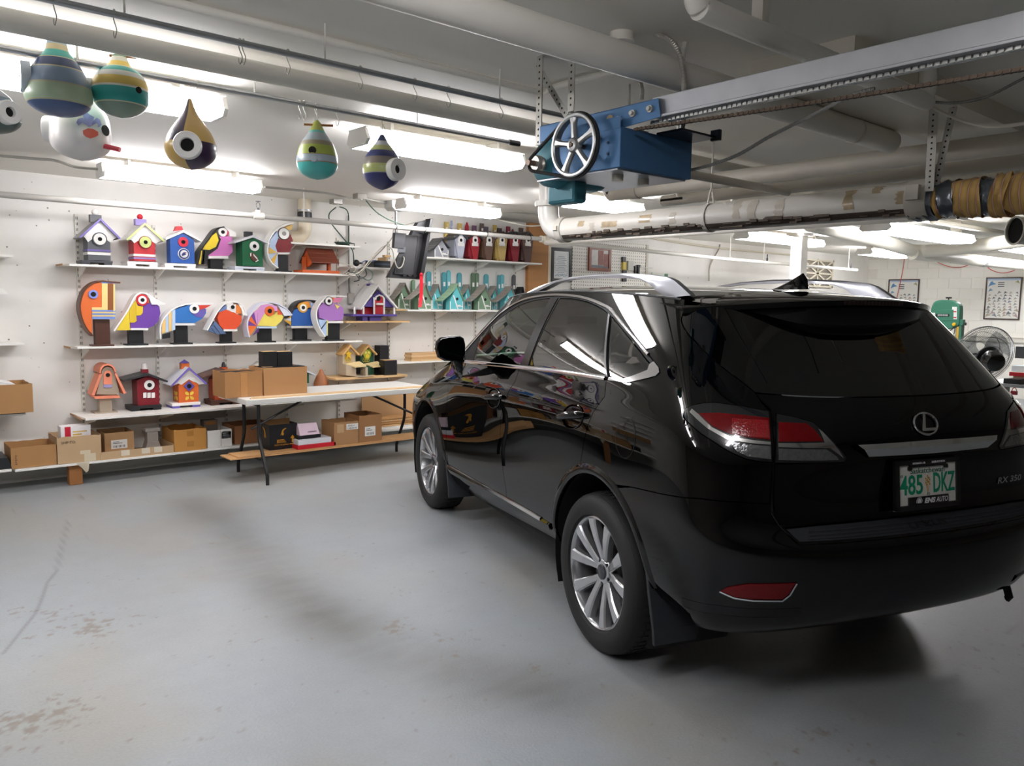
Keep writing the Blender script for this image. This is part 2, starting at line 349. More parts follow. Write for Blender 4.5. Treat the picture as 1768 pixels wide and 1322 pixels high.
# ================================================================== CAR
# body control net: rows from the bumper edge up to the roof edge, columns from the rear centre round the side to the nose
def car_net():
# side rows at columns c5..c13 : (X list shared), Y and z per row
 sx=[-.58,-.25,.1,.55,1.0,1.6,2.15,2.6,3.02]
 RR=[]
 #            rear c0..c4 (X,Y,Z)                                                                 side Y(list or val), side Z(list)            front c14..c17
 RR.append(([(-.90,0,.385),(-.89,.36,.385),(-.85,.63,.38),(-.78,.78,.375),(-.67,.845,.37)],.80,[.40,.38,.36,.335,.315,.28,.25,.25,.25],[(3.34,.78,.25),(3.5,.58,.25),(3.58,.3,.25),(3.6,0,.25)]))
 RR.append(([(-1.0,0,.435),(-.985,.36,.435),(-.945,.63,.43),(-.865,.80,.425),(-.745,.88,.415)],.865,[.435,.415,.39,.37,.35,.325,.30,.30,.30],[(3.42,.83,.30),(3.56,.62,.30),(3.66,.3,.30),(3.69,0,.30)]))
 RR.append(([(-1.06,0,.535),(-1.045,.38,.535),(-.985,.65,.56),(-.895,.82,.55),(-.77,.905,.53)],.912,[.50,.48,.46,.445,.435,.415,.395,.40,.40],[(3.45,.865,.40),(3.60,.64,.40),(3.70,.3,.40),(3.73,0,.40)]))
 RR.append(([(-1.085,0,.67),(-1.07,.38,.67),(-1.015,.66,.67),(-.92,.83,.66),(-.785,.92,.65)],[.935,.94,.935,.925,.923,.923,.928,.938,.93],[.63,.61,.59,.575,.565,.55,.54,.54,.54],[(3.46,.875,.52),(3.60,.66,.52),(3.70,.3,.52),(3.73,0,.52)]))
 RR.append(([(-1.085,0,.765),(-1.07,.38,.765),(-1.02,.66,.765),(-.925,.835,.765),(-.79,.922,.77)],[.942,.945,.94,.927,.923,.923,.930,.942,.93],[.78,.78,.77,.76,.75,.74,.73,.73,.72],[(3.46,.88,.66),(3.60,.66,.66),(3.70,.3,.66),(3.74,0,.66)]))
 RR.append(([(-1.0,0,.80),(-.99,.38,.80),(-.965,.64,.80),(-.905,.81,.81),(-.785,.915,.84)],[.94,.944,.938,.928,.925,.925,.93,.942,.925],[.87,.87,.87,.86,.86,.85,.84,.83,.80],[(3.44,.88,.76),(3.58,.66,.76),(3.69,.3,.76),(3.73,0,.76)]))
 RR.append(([(-.985,0,.93),(-.975,.38,.93),(-.95,.62,.935),(-.885,.79,.95),(-.765,.905,.97)],[.935,.938,.938,.933,.932,.932,.93,.93,.91],[.985,.985,.98,.97,.97,.96,.95,.93,.88],[(3.42,.86,.83),(3.55,.65,.83),(3.66,.3,.84),(3.70,0,.85)]))
 RR.append(([(-1.01,0,1.09),(-.995,.38,1.09),(-.955,.62,1.095),(-.865,.79,1.10),(-.73,.895,1.105)],[.93,.938,.942,.942,.94,.938,.93,.91,.88],[1.11,1.115,1.11,1.10,1.09,1.075,1.05,1.01,.95],[(3.32,.78,.89),(3.48,.62,.89),(3.58,.3,.90),(3.62,0,.91)]))
 RR.append(([(-.965,0,1.22),(-.945,.38,1.22),(-.895,.61,1.225),(-.80,.765,1.225),(-.68,.86,1.22)],[.888,.897,.904,.905,.905,.903,.893,.86,.82],[1.215,1.215,1.21,1.20,1.185,1.165,1.13,1.075,1.01],[(3.22,.70,.955),(3.33,.55,.96),(3.38,.28,.97),(3.40,0,.98)]))
 RR.append(([(-.90,0,1.29),(-.88,.37,1.29),(-.83,.58,1.295),(-.745,.715,1.30),(-.635,.81,1.305)],[.85,.875,.885,.89,.89,.888,.87,.80,.72],[1.305,1.30,1.29,1.275,1.255,1.23,1.20,1.15,1.07],[(2.98,.62,1.045),(3.02,.48,1.06),(3.04,.26,1.07),(3.05,0,1.08)]))
 RR.append(([(-.735,0,1.455),(-.715,.355,1.455),(-.67,.55,1.455),(-.60,.665,1.46),(-.51,.735,1.46)],[.765,.79,.80,.805,.805,.80,.775,.70,.62],[1.465,1.47,1.475,1.48,1.475,1.455,1.40,1.26,1.19],[(2.66,.55,1.17),(2.70,.42,1.17),(2.72,.24,1.18),(2.73,0,1.18)]))
 RR.append(([(-.53,0,1.645),(-.515,.34,1.64),(-.48,.51,1.635),(-.44,.595,1.63),(-.37,.64,1.635)],[.655,.665,.675,.68,.68,.675,.65,.58,.52],[1.645,1.66,1.675,1.69,1.695,1.68,1.64,1.62,1.615],[(1.95,.46,1.625),(1.98,.36,1.635),(2.0,.2,1.645),(2.0,0,1.65)]))
 G=[]
 # X shift for upper rows of side columns
 xs={9:[.0,.0,0,0,0,0,.08,.05,-.0],10:[.13,.06,.0,0,0,.03,-.08,-.18,-.32],11:[.28,.14,.05,0,-.02,-.08,-.36,-.72,-1.08]}
 for i,(re,Y,Z,fr) in enumerate(RR):
  Ys=Y if isinstance(Y,list) else[Y]*9
  if i==0:Ys=[.82,.80,.80,.80,.80,.80,.80,.80,.78]
  if i==1:Ys=[.88,.875,.87,.865,.865,.865,.865,.865,.85]
  if i==2:Ys=[.92,.92,.915,.912,.91,.91,.912,.915,.89]
  xx=[a+b for a,b in zip(sx,xs.get(i,[0]*9))]
  G.append(re+list(zip(xx,Ys,Z))+fr)
 G=np.array(G)  # rows 12 x cols 18
 return G
def car_padded():
 G=car_net()
 m=np.array([1,-1,1])
 G=np.concatenate([G[:,2:0:-1]*m,G,G[:,-2:-4:-1]*m],1)
 top=2*G[-1:]-G[-2:-1];bot=2*G[:1]-G[1:2]
 return np.concatenate([bot,G,top],0)
PAD=car_padded()
def bs(t):
 return np.stack([(1-t)**3,3*t**3-6*t**2+4,-3*t**3+3*t**2+3*t+1,t**3],-1)/6
def dbs(t):
 return np.stack([-3*(1-t)**2,9*t**2-12*t,-9*t**2+6*t+3,3*t**2],-1)/6
def sev(u,v,deriv=False):
 u=np.asarray(u,float);v=np.asarray(v,float)
 iu=np.clip(np.floor(u).astype(int),0,16);iv=np.clip(np.floor(v).astype(int),0,10)
 tu=u-iu;tv=v-iv
 bu,bv=bs(tu),bs(tv)
 idx=np.arange(4)
 blk=PAD[(iv[...,None,None]+idx[:,None]),(iu[...,None,None]+1+idx[None,:])]
 P=np.einsum('...i,...j,...ijk->...k',bv,bu,blk)
 if not deriv:return P
 du=np.einsum('...i,...j,...ijk->...k',bv,dbs(tu),blk);dv=np.einsum('...i,...j,...ijk->...k',dbs(tv),bu,blk)
 n=np.cross(du,dv);n/=np.linalg.norm(n,axis=-1,keepdims=True)+1e-12
 return P,n
_s=math.sin(RY);_c=math.cos(RY)
CAR_O=np.array([1.2387*_s+3.936*_c,-1.2387*_c+3.936*_s,0.])
_fw=np.array([-math.sin(.3917),math.cos(.3917),0]);CAR_F=np.array([_fw@_d1,_fw@_d2,0]);CAR_L=np.array([-CAR_F[1],CAR_F[0],0])
CARROT=math.atan2(CAR_F[1],CAR_F[0])
car=thing('car', 'shiny black sport utility vehicle parked with its back to the room', 'car',CAR_O,rotz=CARROT)
def c2l(P):q=np.asarray(P)-CAR_O;return np.array([q@CAR_F,q@CAR_L,q[2]])
CC=c2l(CAM)
def crayd(x,y):d=ray(x,y);return np.array([d@CAR_F,d@CAR_L,d[2]])
def cX(x,y,v):d=crayd(x,y);return CC+d*((v-CC[0])/d[0])
def cY(x,y,v):d=crayd(x,y);return CC+d*((v-CC[1])/d[1])
_GU=np.linspace(0,17,17*10+1);_GV=np.linspace(0,11,11*10+1)
_gu,_gv=np.meshgrid(_GU,_GV);GS=sev(_gu,_gv)
def _tri(d,a,b,c):
 e1=b-a;e2=c-a;h=np.cross(d,e2);det=(e1*h).sum(-1)
 with np.errstate(all='ignore'):
  inv=1/det;s=CC-a;x=(s*h).sum(-1)*inv;q=np.cross(s,e1);y=(q@d)*inv;t=(e2*q).sum(-1)*inv
 return np.where((x>=-1e-6)&(y>=-1e-6)&(x+y<=1+1e-6)&(t>0),t,np.inf),x,y
def cuv(px,py):
 d=crayd(px,py)
 t1,a1,b1=_tri(d,GS[:-1,:-1],GS[:-1,1:],GS[1:,1:]);t2,a2,b2=_tri(d,GS[:-1,:-1],GS[1:,1:],GS[1:,:-1])
 k1=np.unravel_index(np.argmin(t1),t1 .shape);k2=np.unravel_index(np.argmin(t2),t2 .shape)
 if min(t1[k1],t2[k2])==np.inf:print('CAST MISS',px,py);return None
 if t1[k1]<=t2[k2]:j,i=k1;fu=a1[k1]+b1[k1];fv=b1[k1]
 else:j,i=k2;fu=a2[k2];fv=a2[k2]+b2[k2]
 return(_GU[i]+fu/10,_GV[j]+fv/10)
def cuvs(L):return[q for q in(cuv(*p) for p in L) if q]
def _newton(fn,tgt,u,v):
 for _ in range(30):
  P=fn(sev(u,v));e=tgt-P
  if np.abs(e).max()<1e-6:break
  h=1e-3;Ju=(fn(sev(u+h,v))-P)/h;Jv=(fn(sev(u,v+h))-P)/h
  J=np.stack([Ju,Jv],1);st=np.linalg.lstsq(J,e,rcond=None)[0];st=np.clip(st,-.5,.5)
  u=float(np.clip(u+st[0],0,17));v=float(np.clip(v+st[1],0,11))
 return(u,v)
def suv(X,Z):
 m=(np.abs(GS[...,0]-X)+np.abs(GS[...,2]-Z))+9*((_gu<3.6)|(_gu>13.9))+9*(_gv>9.6)
 k=np.unravel_index(np.argmin(m),m.shape)
 return _newton(lambda P:P[...,[0,2]],np.array([X,Z]),_gu[k],_gv[k])
def ruv(Y,Z):
 m=(np.abs(GS[...,1]-Y)+np.abs(GS[...,2]-Z))+9*(_gu>3.5)
 k=np.unravel_index(np.argmin(m),m.shape)
 return _newton(lambda P:P[...,[1,2]],np.array([Y,Z]),_gu[k],_gv[k])
def pip(pt,poly):
 x,y=pt;c=False;n=len(poly);j=n-1
 for i in range(n):
  xi,yi=poly[i];xj,yj=poly[j]
  if(yi>y)!=(yj>y) and x<(xj-xi)*(y-yi)/(yj-yi)+xi:c=not c
  j=i
 return c
def densify(poly,st=.1,closed=True):
 out=[];n=len(poly)
 for i in range(n if closed else n-1):
  a=poly[i];b=poly[(i+1)%n];k=max(1,int(math.hypot(b[0]-a[0],b[1]-a[1])/st))
  out+=[(a[0]+(b[0]-a[0])*t/k,a[1]+(b[1]-a[1])*t/k) for t in range(k)]
 if not closed:out.append(poly[-1])
 return out
def smooth_path(pts,n=6):
 """Catmull-Rom through the points"""
 P=[np.array(p,float) for p in pts];out=[]
 for i in range(len(P)-1):
  p0=P[max(i-1,0)];p1=P[i];p2=P[i+1];p3=P[min(i+2,len(P)-1)]
  for t in np.linspace(0,1,n,endpoint=False):
   out.append(.5*((2*p1)+(-p0+p2)*t+(2*p0-5*p1+4*p2-p3)*t*t+(-p0+3*p1-3*p2+p3)*t**3))
 out.append(P[-1]);return[tuple(p) for p in out]
def mesh_with_normals(name,vs,fs,fn,m,parent):
 """fn: one normal per face corner, or None for the face's own"""
 me=bpy.data.meshes.new(name);me.from_pydata([tuple(map(float,v)) for v in vs],[],fs)
 nl=[]
 for p,f in zip(me.polygons,fn):
  p.use_smooth=True
  for k in range(p.loop_total):nl.append(tuple(map(float,f[k])) if f is not None else tuple(p.normal))
 me.normals_split_custom_set(nl);me.materials.append(m)
 o=bpy.data.objects.new(name,me);COL.objects.link(o);o.parent=parent;return o
def panel_data(poly,holes=(),off=0.,du=.16,dv=.13,skirt=.012,inset=.0022,center=False,fn=None):
 fn=fn or(lambda u,v:sev(u,v,True))
 def ccw(p):return p if sum(a[0]*b[1]-b[0]*a[1] for a,b in zip(p,p[1:]+p[:1]))>0 else p[::-1]
 loops=[ccw(densify(list(poly),.08))]+[ccw(densify(list(h),.08))[::-1] for h in holes]
 pts=[p for l in loops for p in l];edges=[];o=0
 for l in loops:edges+=[(o+i,o+(i+1)%len(l)) for i in range(len(l))];o+=len(l)
 us=[p[0] for p in loops[0]];vs_=[p[1] for p in loops[0]]
 arr=np.array(pts)
 for gu in np.arange(min(us)+du/2,max(us),du):
  for gv in np.arange(min(vs_)+dv/2,max(vs_),dv):
   if np.min(np.hypot(arr[:,0]-gu,arr[:,1]-gv))<.05:continue
   if pip((gu,gv),loops[0]) and not any(pip((gu,gv),h) for h in loops[1:]):pts.append((gu,gv))
 v2,e2,f2,ov,oe,of=delaunay_2d_cdt([Vector(p) for p in pts],edges,[],0,1e-7,True)
 new={}
 for i,l in enumerate(ov):
  for q in l:new[q]=i
 tris=[]
 for f in f2:
  c=((v2[f[0]].x+v2[f[1]].x+v2[f[2]].x)/3,(v2[f[0]].y+v2[f[1]].y+v2[f[2]].y)/3)
  if pip(c,loops[0]) and not any(pip(c,h) for h in loops[1:]):tris.append(tuple(f))
 U=np.clip(np.array([p.x for p in v2]),0,17);V=np.clip(np.array([p.y for p in v2]),0,11)
 P,n=fn(U,V);n=-n
 P=P+n*off;P=P.copy()
 P0=P.copy();ring=[]
 o=0
 for l in loops:
  ids=[new.get(o+i) for i in range(len(l))];o+=len(l);L=len(ids)
  for i,k in enumerate(ids):
   u,_=pts[o-L+i]
   t=P0[ids[(i+1)%L]]-P0[ids[i-1]];t/=np.linalg.norm(t)+1e-12
   d=-np.cross(n[k],t)
   mid=center and(u<1e-6 or u>17-1e-6)
   if mid:d[1]=0
   P[k]=P0[k]+d*inset
  for i in range(L):
   a,b=ids[i],ids[(i+1)%L]
   if center and((pts[o-L+i][0]<1e-6 and pts[o-L+(i+1)%L][0]<1e-6) or(pts[o-L+i][0]>17-1e-6 and pts[o-L+(i+1)%L][0]>17-1e-6)):continue
   ring.append((a,b))
 vs=[p for p in P];fs=[];fnm=[]
 for t in tris:
  a,b,c=t
  if np.cross(P[b]-P[a],P[c]-P[a])@(n[a]+n[b]+n[c])<0:t=(a,c,b)
  fs.append(t);fnm.append([n[i] for i in t])
 low={}
 def lo(k):
  if k not in low:low[k]=len(vs);vs.append(P[k]);vs.append(P[k]-n[k]*skirt)
  return low[k]
 for a,b in ring:fs.append((lo(b),lo(a),lo(a)+1,lo(b)+1));fnm.append(None)
 return vs,fs,fnm
MIR=np.array([1,-1,1.])
def mirrored(d):
 vs,fs,fnm=d
 return[v*MIR for v in vs],[f[::-1] for f in fs],[None if k is None else[x*MIR for x in k[::-1]] for k in fnm]
def panel(name,poly,m,sides='LR',parent=None,label=None,**k):
 parent=parent or car;out=[]
 if sides=='C':
  a=panel_data(poly,center=True,**k);b=mirrored(a);o=len(a[0])
  ob=mesh_with_normals(name,a[0]+b[0],a[1]+[tuple(o+i for i in f) for f in b[1]],a[2]+b[2],m,parent);out.append(ob)
 else:
  a=panel_data(poly,**k)
  if 'L' in sides:out.append(mesh_with_normals(name,*a,m,parent))
  if 'R' in sides:out.append(mesh_with_normals(name,*mirrored(a),m,parent))
 if label:
  for o in out:o['label']=label
 return out
def sstrip(name,uvpath,prof,m,sides='LR',parent=None,off=0.,closed=False,st=.06,mid=False):
 """moulding that follows the body surface; sides C: path starts at the car's centre line and is mirrored into one piece"""
 q=densify(uvpath,st,closed);U=np.array([p[0] for p in q]);V=np.array([p[1] for p in q])
 P,n=sev(U,V,True);n=-n;P=P+n*off
 out=[]
 if sides=='C':
  P=np.concatenate([(P*MIR)[:0:-1],P]);n=np.concatenate([(n*MIR)[:0:-1],n])
  return[obj(name,MB().strip(P,n,prof,False),m,parent or car,smooth=True)]
 for s in sides:
  k=np.array([1,1,1.]) if s=='L' else MIR
  out.append(obj(name,MB().strip(P*k,n*k,prof,closed),m,parent or car,smooth=True))
 return out
PAINT=mat('#020202',.9,0,.9,var=.02,spec=.0)
TRIMK=mat('#0a0a0b',.35,0,.3,var=.02);RUBBER=mat('#1b1b1b',.7,var=.1,scale=60,bump=.1)
CHROME=mat('#e8e8ea',.07,1.,var=.02);SATIN=mat('#9a9ca2',.32,.85,.3,var=.03)
ALLOY=mat('#bfc0c3',.22,.8,.6,var=.03);DARKIN=mat('#0b0b0c',.8,var=.1);PLAST=mat('#24272c',.6,var=.1,scale=80,bump=.08)
REDL=mat('#6c060d',.1,0,.4,var=.3,scale=60,spec=.2);REDD=mat('#64060b',.15,0,.25,var=.3,scale=90,bump=.15,spec=.2);CLEARL=mat('#77787a',.12,.6,1.,var=.5,scale=70,bump=.6)
LAMPK=mat('#26282b',.12,.5,1.,var=.2,scale=30)
RND=lambda w,h:[(-w,0),(-w,h*.6),(-w*.6,h),(w*.6,h),(w,h*.6),(w,0)]
# ---- outlines on the body
def arch(cx,a0,a1,n=22,r=.458,cz=.39):return[suv(cx+r*math.cos(math.radians(a)),cz+r*math.sin(math.radians(a))) for a in np.linspace(a0,a1,n)]
G_DD=cuvs([(897.4,635.5),(889,659),(872,690),(864.5,720),(863.4,750),(866.8,795),(874,845),(881,885)])
G_RQ=cuvs([(1047,655.5),(1043.8,684.9),(1026,708.7),(1014,738),(1008,763),(1002,800)])
G_FD=[suv(*q) for q in((2.12,1.20),(2.18,1.05),(2.215,.8),(2.215,.6),(2.20,.45))]
BELT=cuvs([(803.3,624.2),(850,629),(895.8,633.8),(911,635),(980,643),(1045,652.5),(1083,660.6)])
TIP=cuvs([(1110,655),(1133,649),(1139.5,643),(1138.5,635)])
UP=cuvs([(1119.8,611.5),(1103,592),(1086.6,573),(1070,553),(1053,533),(1042,526.5),(1031.5,521.6),(1015,515.6),(997.6,511.6),(978,509.5),(957.7,508.8),(944,509.6),(929.7,511.4),(912,515),(895.8,520.7),(875,533),(855,549.6),(830,576),(804,605.6)])
UP=smooth_path(UP,3)
DLO=BELT+TIP+UP
sill_r=suv(.43,.455)[1];S0=2.12
u_af,u_ar=suv(2.26,.42)[0],suv(.44,.42)[0]
BUMPGAP=cuvs([(1090,840.5),(1140,852),(1210,860.5),(1270,866),(1327.6,869.5)])
AR=arch(-.03,2,178,40);ARX=[(-.03+.458*math.cos(math.radians(a))) for a in np.linspace(2,178,40)]
i_rq=min(range(40),key=lambda i:abs(AR[i][0]-G_RQ[-1][0]));i_bg=min(range(40),key=lambda i:math.hypot(AR[i][0]-BUMPGAP[0][0],AR[i][1]-BUMPGAP[0][1]))
LAMPQ=cuvs([(1333,798),(1310,796.5),(1287,792),(1268,784),(1248,773),(1228,760),(1210,748),(1195,735),(1184,724),(1178.5,713.5),(1184,705),(1196,699.5),(1215,696),(1235,695),(1280,701),(1327,710)])
LAMPH=cuvs([(1337,799),(1340,714),(1370,719.5),(1402.8,728.7),(1420,743),(1437.5,760.5),(1452,777),(1461.5,790),(1456,798),(1400,799)])
HG=cuvs([(1313,691),(1303,677),(1285,662),(1268,649),(1240,628),(1220,609.5),(1203,592),(1190,579),(1181,566),(1176,552),(1180.6,537)])
HGs=smooth_path(HG,3)
u_top=HG[-1][0]
# ---- painted panels
panel('rear_door',G_DD+[(G_DD[-1][0],S0),(u_ar,S0)]+AR[:i_rq]+G_RQ[::-1]+[b for b in BELT[::-1] if G_RQ[0][0]<b[0]<G_DD[0][0]],PAINT,label=None)
FDLO=[b for b in BELT if b[0]>G_DD[0][0]]
panel('front_door',G_DD+[(G_DD[-1][0],S0),(G_FD[-1][0],S0)]+G_FD[::-1]+FDLO,PAINT)
AF=arch(2.72,2,178,30)
fen=[(G_FD[-1][0]+.02,S0)]+AF[::-1]+[suv(3.2,.42),(13.75,2.0),(13.9,5.0),(14.0,7.4),(13.2,8.25),(12.2,8.55),(11.4,8.75),(G_FD[0][0],9.0)]+G_FD[1:-1]
panel('front_fender',fen,PAINT)
side=AR[i_rq:i_bg]+BUMPGAP+cuvs([(1331,840)])+LAMPQ+HGs+[(u_top-.0,11.0)]+[(u,11.0) for u in np.arange(math.ceil(u_top),12.1,.5)]+[(12.1,10.5),(12.0,9.9),(11.9,9.3),(11.5,8.95),(G_FD[0][0],9.05),BELT[0]]+UP[::-1]+TIP[::-1]+[b for b in BELT[::-1] if b[0]<G_RQ[0][0]]+G_RQ
panel('body_side',side,PAINT)
u_rb=suv(-.49,.42)[0]
panel('rear_bumper',[(0,0),(u_rb,0.02)]+AR[i_bg:][::-1]+BUMPGAP+cuvs([(1330,880),(1343,903),(1360,921),(1380,938)])+[(0,4.28)],PAINT, 'C')
panel('bumper_step',[(0,4.30)]+cuvs([(1380,938.5),(1362,922),(1352,913)])+[(1.6,5.12),(0,5.15)],PLAST, 'C',label='ribbed dark plastic step pad')
sstrip('bumper_edge',[(0,4.29)]+cuvs([(1380,938),(1362,921.5),(1345,904),(1333,884)]),RND(.006,.005),PAINT, 'C')
for vv in(4.55,4.72,4.9):
 sstrip('step_rib',[(0.0,vv),(1.75,vv)],[(-.004,0),(-.002,.003),(.002,.003),(.004,0)],PLAST, 'C')
hl=cuvs([(1352,911),(1337,886),(1335,860),(1337,801)])
panel('tailgate',[(0,5.2),(1.6,5.17)]+hl+LAMPH[::-1]+cuvs([(1330,707),(1313,691),(1304,679)])+cuvs([(1350,682),(1400,685),(1470,686),(1538,685)])+[(0,cuv(1538,685)[1])],PAINT, 'C')
GLR=glassy('#0c0d0d',.035);GLD=glassy('#6e6a67',.04);GLF=glassy('#bdd2c8',.05)
panel('rear_window',HGs[3:]+[(4.0,11),(0,11.0)]+[(0,cuv(1538,684)[1])]+cuvs([(1538,684),(1470,685),(1400,684),(1350,681)]),GLR, 'C',off=-.002,inset=.003,label='very dark tinted glass')
panel('rocker_panel',[(u_af,0.05),(u_af,S0-.02),(u_ar,S0-.02),(u_ar,0.05)],PAINT)
panel('hood',[(17,8.3),(15,8.3),(14.05,7.6),(13.25,8.32),(12.2,8.62),(11.9,9.2),(12.6,9.7),(14,9.9),(17,9.9)],PAINT, 'C')
panel('front_bumper',[(17,0),(13.2,.05)]+[suv(3.2,.42),(13.8,2.0),(13.95,5.0),(14.05,7.4),(15,8.2),(17,8.2)],PAINT, 'C')
panel('windshield',[(17,9.95),(14,9.95),(12.6,9.8),(12.0,9.35),(12.1,9.9),(12.2,10.5),(12.2,11),(17,11)],GLF, 'C',off=-.002)
panel('headlamp',[(14.1,5.6),(14.2,7.3),(15.3,7.8),(15.9,6.6),(15.3,5.8)],CLEARL,off=.004,label='clear headlamp lens')
panel('grille',[(17,2.2),(16.3,2.2),(15.9,4),(16.2,7.3),(17,7.6)],CHROME, 'C',off=.006)
# ---- windows
wf=cuvs([(817,625),(823,600),(829.5,580),(855,555.5),(875,540),(895,527.5),(912,521),(930,517),(948.4,514.8),(938,538),(917,584),(896,632.5),(860,629)])
wrd=cuvs([(966,514.6),(985,515),(998,517),(1015,521.5),(1028,527),(1041,534.5),(1050,543),(1047.5,600),(1043.6,650.5),(980,642),(912.7,634)])
wq=cuvs([(1055,546),(1070,564),(1085,582),(1105,607),(1121,627.5),(1122.5,633),(1119,638),(1100,645.5),(1076.6,653.5),(1052.5,650.5)])
panel('door_window',wf,GLF,off=-.004,label='lightly tinted front side glass')
panel('door_window',wrd,GLD,off=-.004,label='dark tinted rear side glass')
panel('quarter_window',wq,GLD,off=-.004,label='dark tinted triangular glass')
def shrink(p,k=.012):
 a=np.array(p);c=a.mean(0);return[tuple(x+(c-x)/(np.linalg.norm(c-x)+1e-9)*.05) for x in a]
dlo_in=DLO
panel('window_surround',dlo_in,mat('#050505',.6,spec=.2),holes=[wf,wrd,wq],off=-.003,inset=.004)
bp_=cuvs([(950.5,514),(964,513.6),(911.5,634),(898.5,633)])
panel('door_pillar',bp_,mat('#060606',.3,0,.2,var=.02,spec=.1),off=.0015,skirt=.004)
bl2=cuvs([(1050.5,540),(1054,543.5),(1050.5,651.5),(1045.5,651)])
panel('pillar_trim',bl2,TRIMK,off=.003,skirt=.006)
sstrip('window_chrome',UP,RND(.0075,.006),CHROME,off=.0)
sstrip('belt_chrome',BELT[:-1],RND(.0115,.007),CHROME)
panel('chrome_tip',cuvs([(1122.5,629),(1130,624.5),(1138.3,635),(1139.3,643),(1133,649),(1110,655),(1083,660.5),(1051,656.5),(1052,651.5),(1076.6,654.5),(1100,646.5),(1119,639)]),CHROME,off=.005,skirt=.008,inset=0)
sstrip('sill_chrome',[(u_af-.1,S0+.12),(u_ar+.35,S0+.02)],[(-.016,0),(-.016,.008),(-.004,.013),(.010,.008),(.012,0)],CHROME)
sstrip('sill_ledge',[(u_af-.05,S0-.12),(u_ar+.1,S0-.1)],[(-.02,0),(-.012,.012),(.012,.012),(.02,0)],PAINT)
# ---- tail lamps
def lamp(outline,red,chrome,clear):
 a=panel('tail_lamp',outline,LAMPK,off=.004,skirt=.02)
 for k,o in enumerate(a):
  s='LR'[k]
  panel('red_lens',red,REDL,s,o,off=.0065,skirt=.004,inset=.001)
  panel('lamp_chrome',chrome,CHROME,s,o,off=.007,skirt=.004,inset=.0005)
  panel('clear_lens',clear,CLEARL,s,o,off=.0065,skirt=.004,inset=.001)
lamp(LAMPQ,cuvs([(1207,714),(1240,713),(1285,717),(1328,722),(1330,760),(1300,757),(1262,751),(1228,735)]),cuvs([(1196,706),(1208,716),(1230,738),(1262,754),(1300,760),(1330,763),(1330,768),(1300,766),(1255,759),(1222,740),(1192,712)]),cuvs([(1258,762),(1300,768),(1330,770),(1331,793),(1290,788),(1272,779)]))
lamp(LAMPH,cuvs([(1343,729),(1392,731),(1408,745),(1420,762),(1343,763)]),cuvs([(1343,765),(1422,764),(1411,740),(1419,746),(1446,776),(1455,791),(1446,784),(1432,774),(1343,772)]),cuvs([(1343,774),(1425,775),(1443,787),(1447,794),(1343,794)]))
for o_,s_ in zip([o for o in car.children if o.name.startswith('tail_lamp')][:2], 'LR'):panel('bulb_lens',cuvs([(1264,723),(1326,726),(1328,757),(1290,754),(1264,748)]),mat('#8e0a12',.06,0,1.,var=.35,scale=120,bump=.3),s_,o_,off=.0085,skirt=.003,inset=.001)
panel('rear_reflector',cuvs([(1243,1019),(1256,1012),(1290,1006.5),(1374,1005),(1362,1025),(1350,1034),(1300,1034),(1268,1030)]),REDD,off=.004,skirt=.01)
sstrip('reflector_chrome',cuvs([(1243,1020),(1268,1031),(1300,1035.5),(1350,1036),(1363,1026),(1375,1006)]),[(-.0035,0),(-.003,.006),(.003,.006),(.0035,0)],CHROME)
# ---- roof
def roof_fn(u,s):
 """s -1..1 across"""
 P=sev(u,np.full_like(u,11.0));cr=np.interp(u,[0,1,2,3,4,5.5,12,13,14,15,16,17],[0,.004,.011,.02,.03,.042,.042,.034,.02,.01,.003,0])
 return np.stack([P[:,0]-.0*s,P[:,1]*s,P[:,2]+cr*(1-s*s)**1-.004],-1)
us=np.linspace(0.02,16.98,150);ss=np.linspace(-1,1,41)
RP=np.stack([roof_fn(us,np.full_like(us,s)) for s in ss],1)
mb=MB();mb.add(RP.reshape(-1,3),[(i*41+j,(i+1)*41+j,(i+1)*41+j+1,i*41+j+1) for i in range(149) for j in range(40)])
obj('roof_panel',mb,PAINT,car,smooth='all')
sstrip('roof_seam',[(u,10.98) for u in np.arange(5.2,12.1,.3)],[(-.006,0),(-.004,.003),(.004,.003),(.006,0)],RUBBER)
# spoiler: plan curve of the trailing edge, solid wedge
ys=np.linspace(-1,1,37);sp=[]
for t in ys:
 y=t*.70;xe=-.69+.355*abs(t)**2.4;ze=1.655-.045*abs(t)**2.2;xr=xe+.36-.1*abs(t)**2
 zr=1.690-.058*abs(t)**2;xg=xe+.12-.02*abs(t)**2;zg=1.535+.03*abs(t)**3
 q=1-abs(t)**8*.75
 sp.append([(xr,y*.97,zr),((xr+xe)/2,y*.99,(zr+ze)/2+.003),(xe+.02,y,ze+.003),(xe,y,ze-.003),(xe+.004,y,ze-.024),(xe+.016,y*.995,ze-.034),(xe+.022,y*.98,ze-.034-.035*q),(xe+.034,y*.96,ze-.034-.075*q),(xe+.05,y*.93,ze-.034-.098*q),(xe+.10,y*.9,ze-.034-.104*q)])
m_=len(sp[0]);mb=MB();mb.add([q for r in sp for q in r],[(i*m_+k,(i+1)*m_+k,(i+1)*m_+k+1,i*m_+k+1) for i in range(36) for k in range(m_-1)]+[tuple(range(m_)),tuple(36*m_+k for k in range(m_))[::-1]])
spo=obj('spoiler',mb,PAINT,car,smooth=True)
mb=MB()
for k in range(-8,9):
 t0=(k-.42)/18*.5;t1=(k+.42)/18*.5
 def sx(t):return-.69+.355*abs(t)**2.4-.0015
 mb.hexa([(sx(t0)+d,t0*.7,z) for d in(0,.01) for z in(1.632,1.650)]+[(sx(t1)+d,t1*.7,z) for d in(0,.01) for z in(1.632,1.650)])
obj('brake_light',mb,mat('#2a1a1c',.2,0,.6),spo)
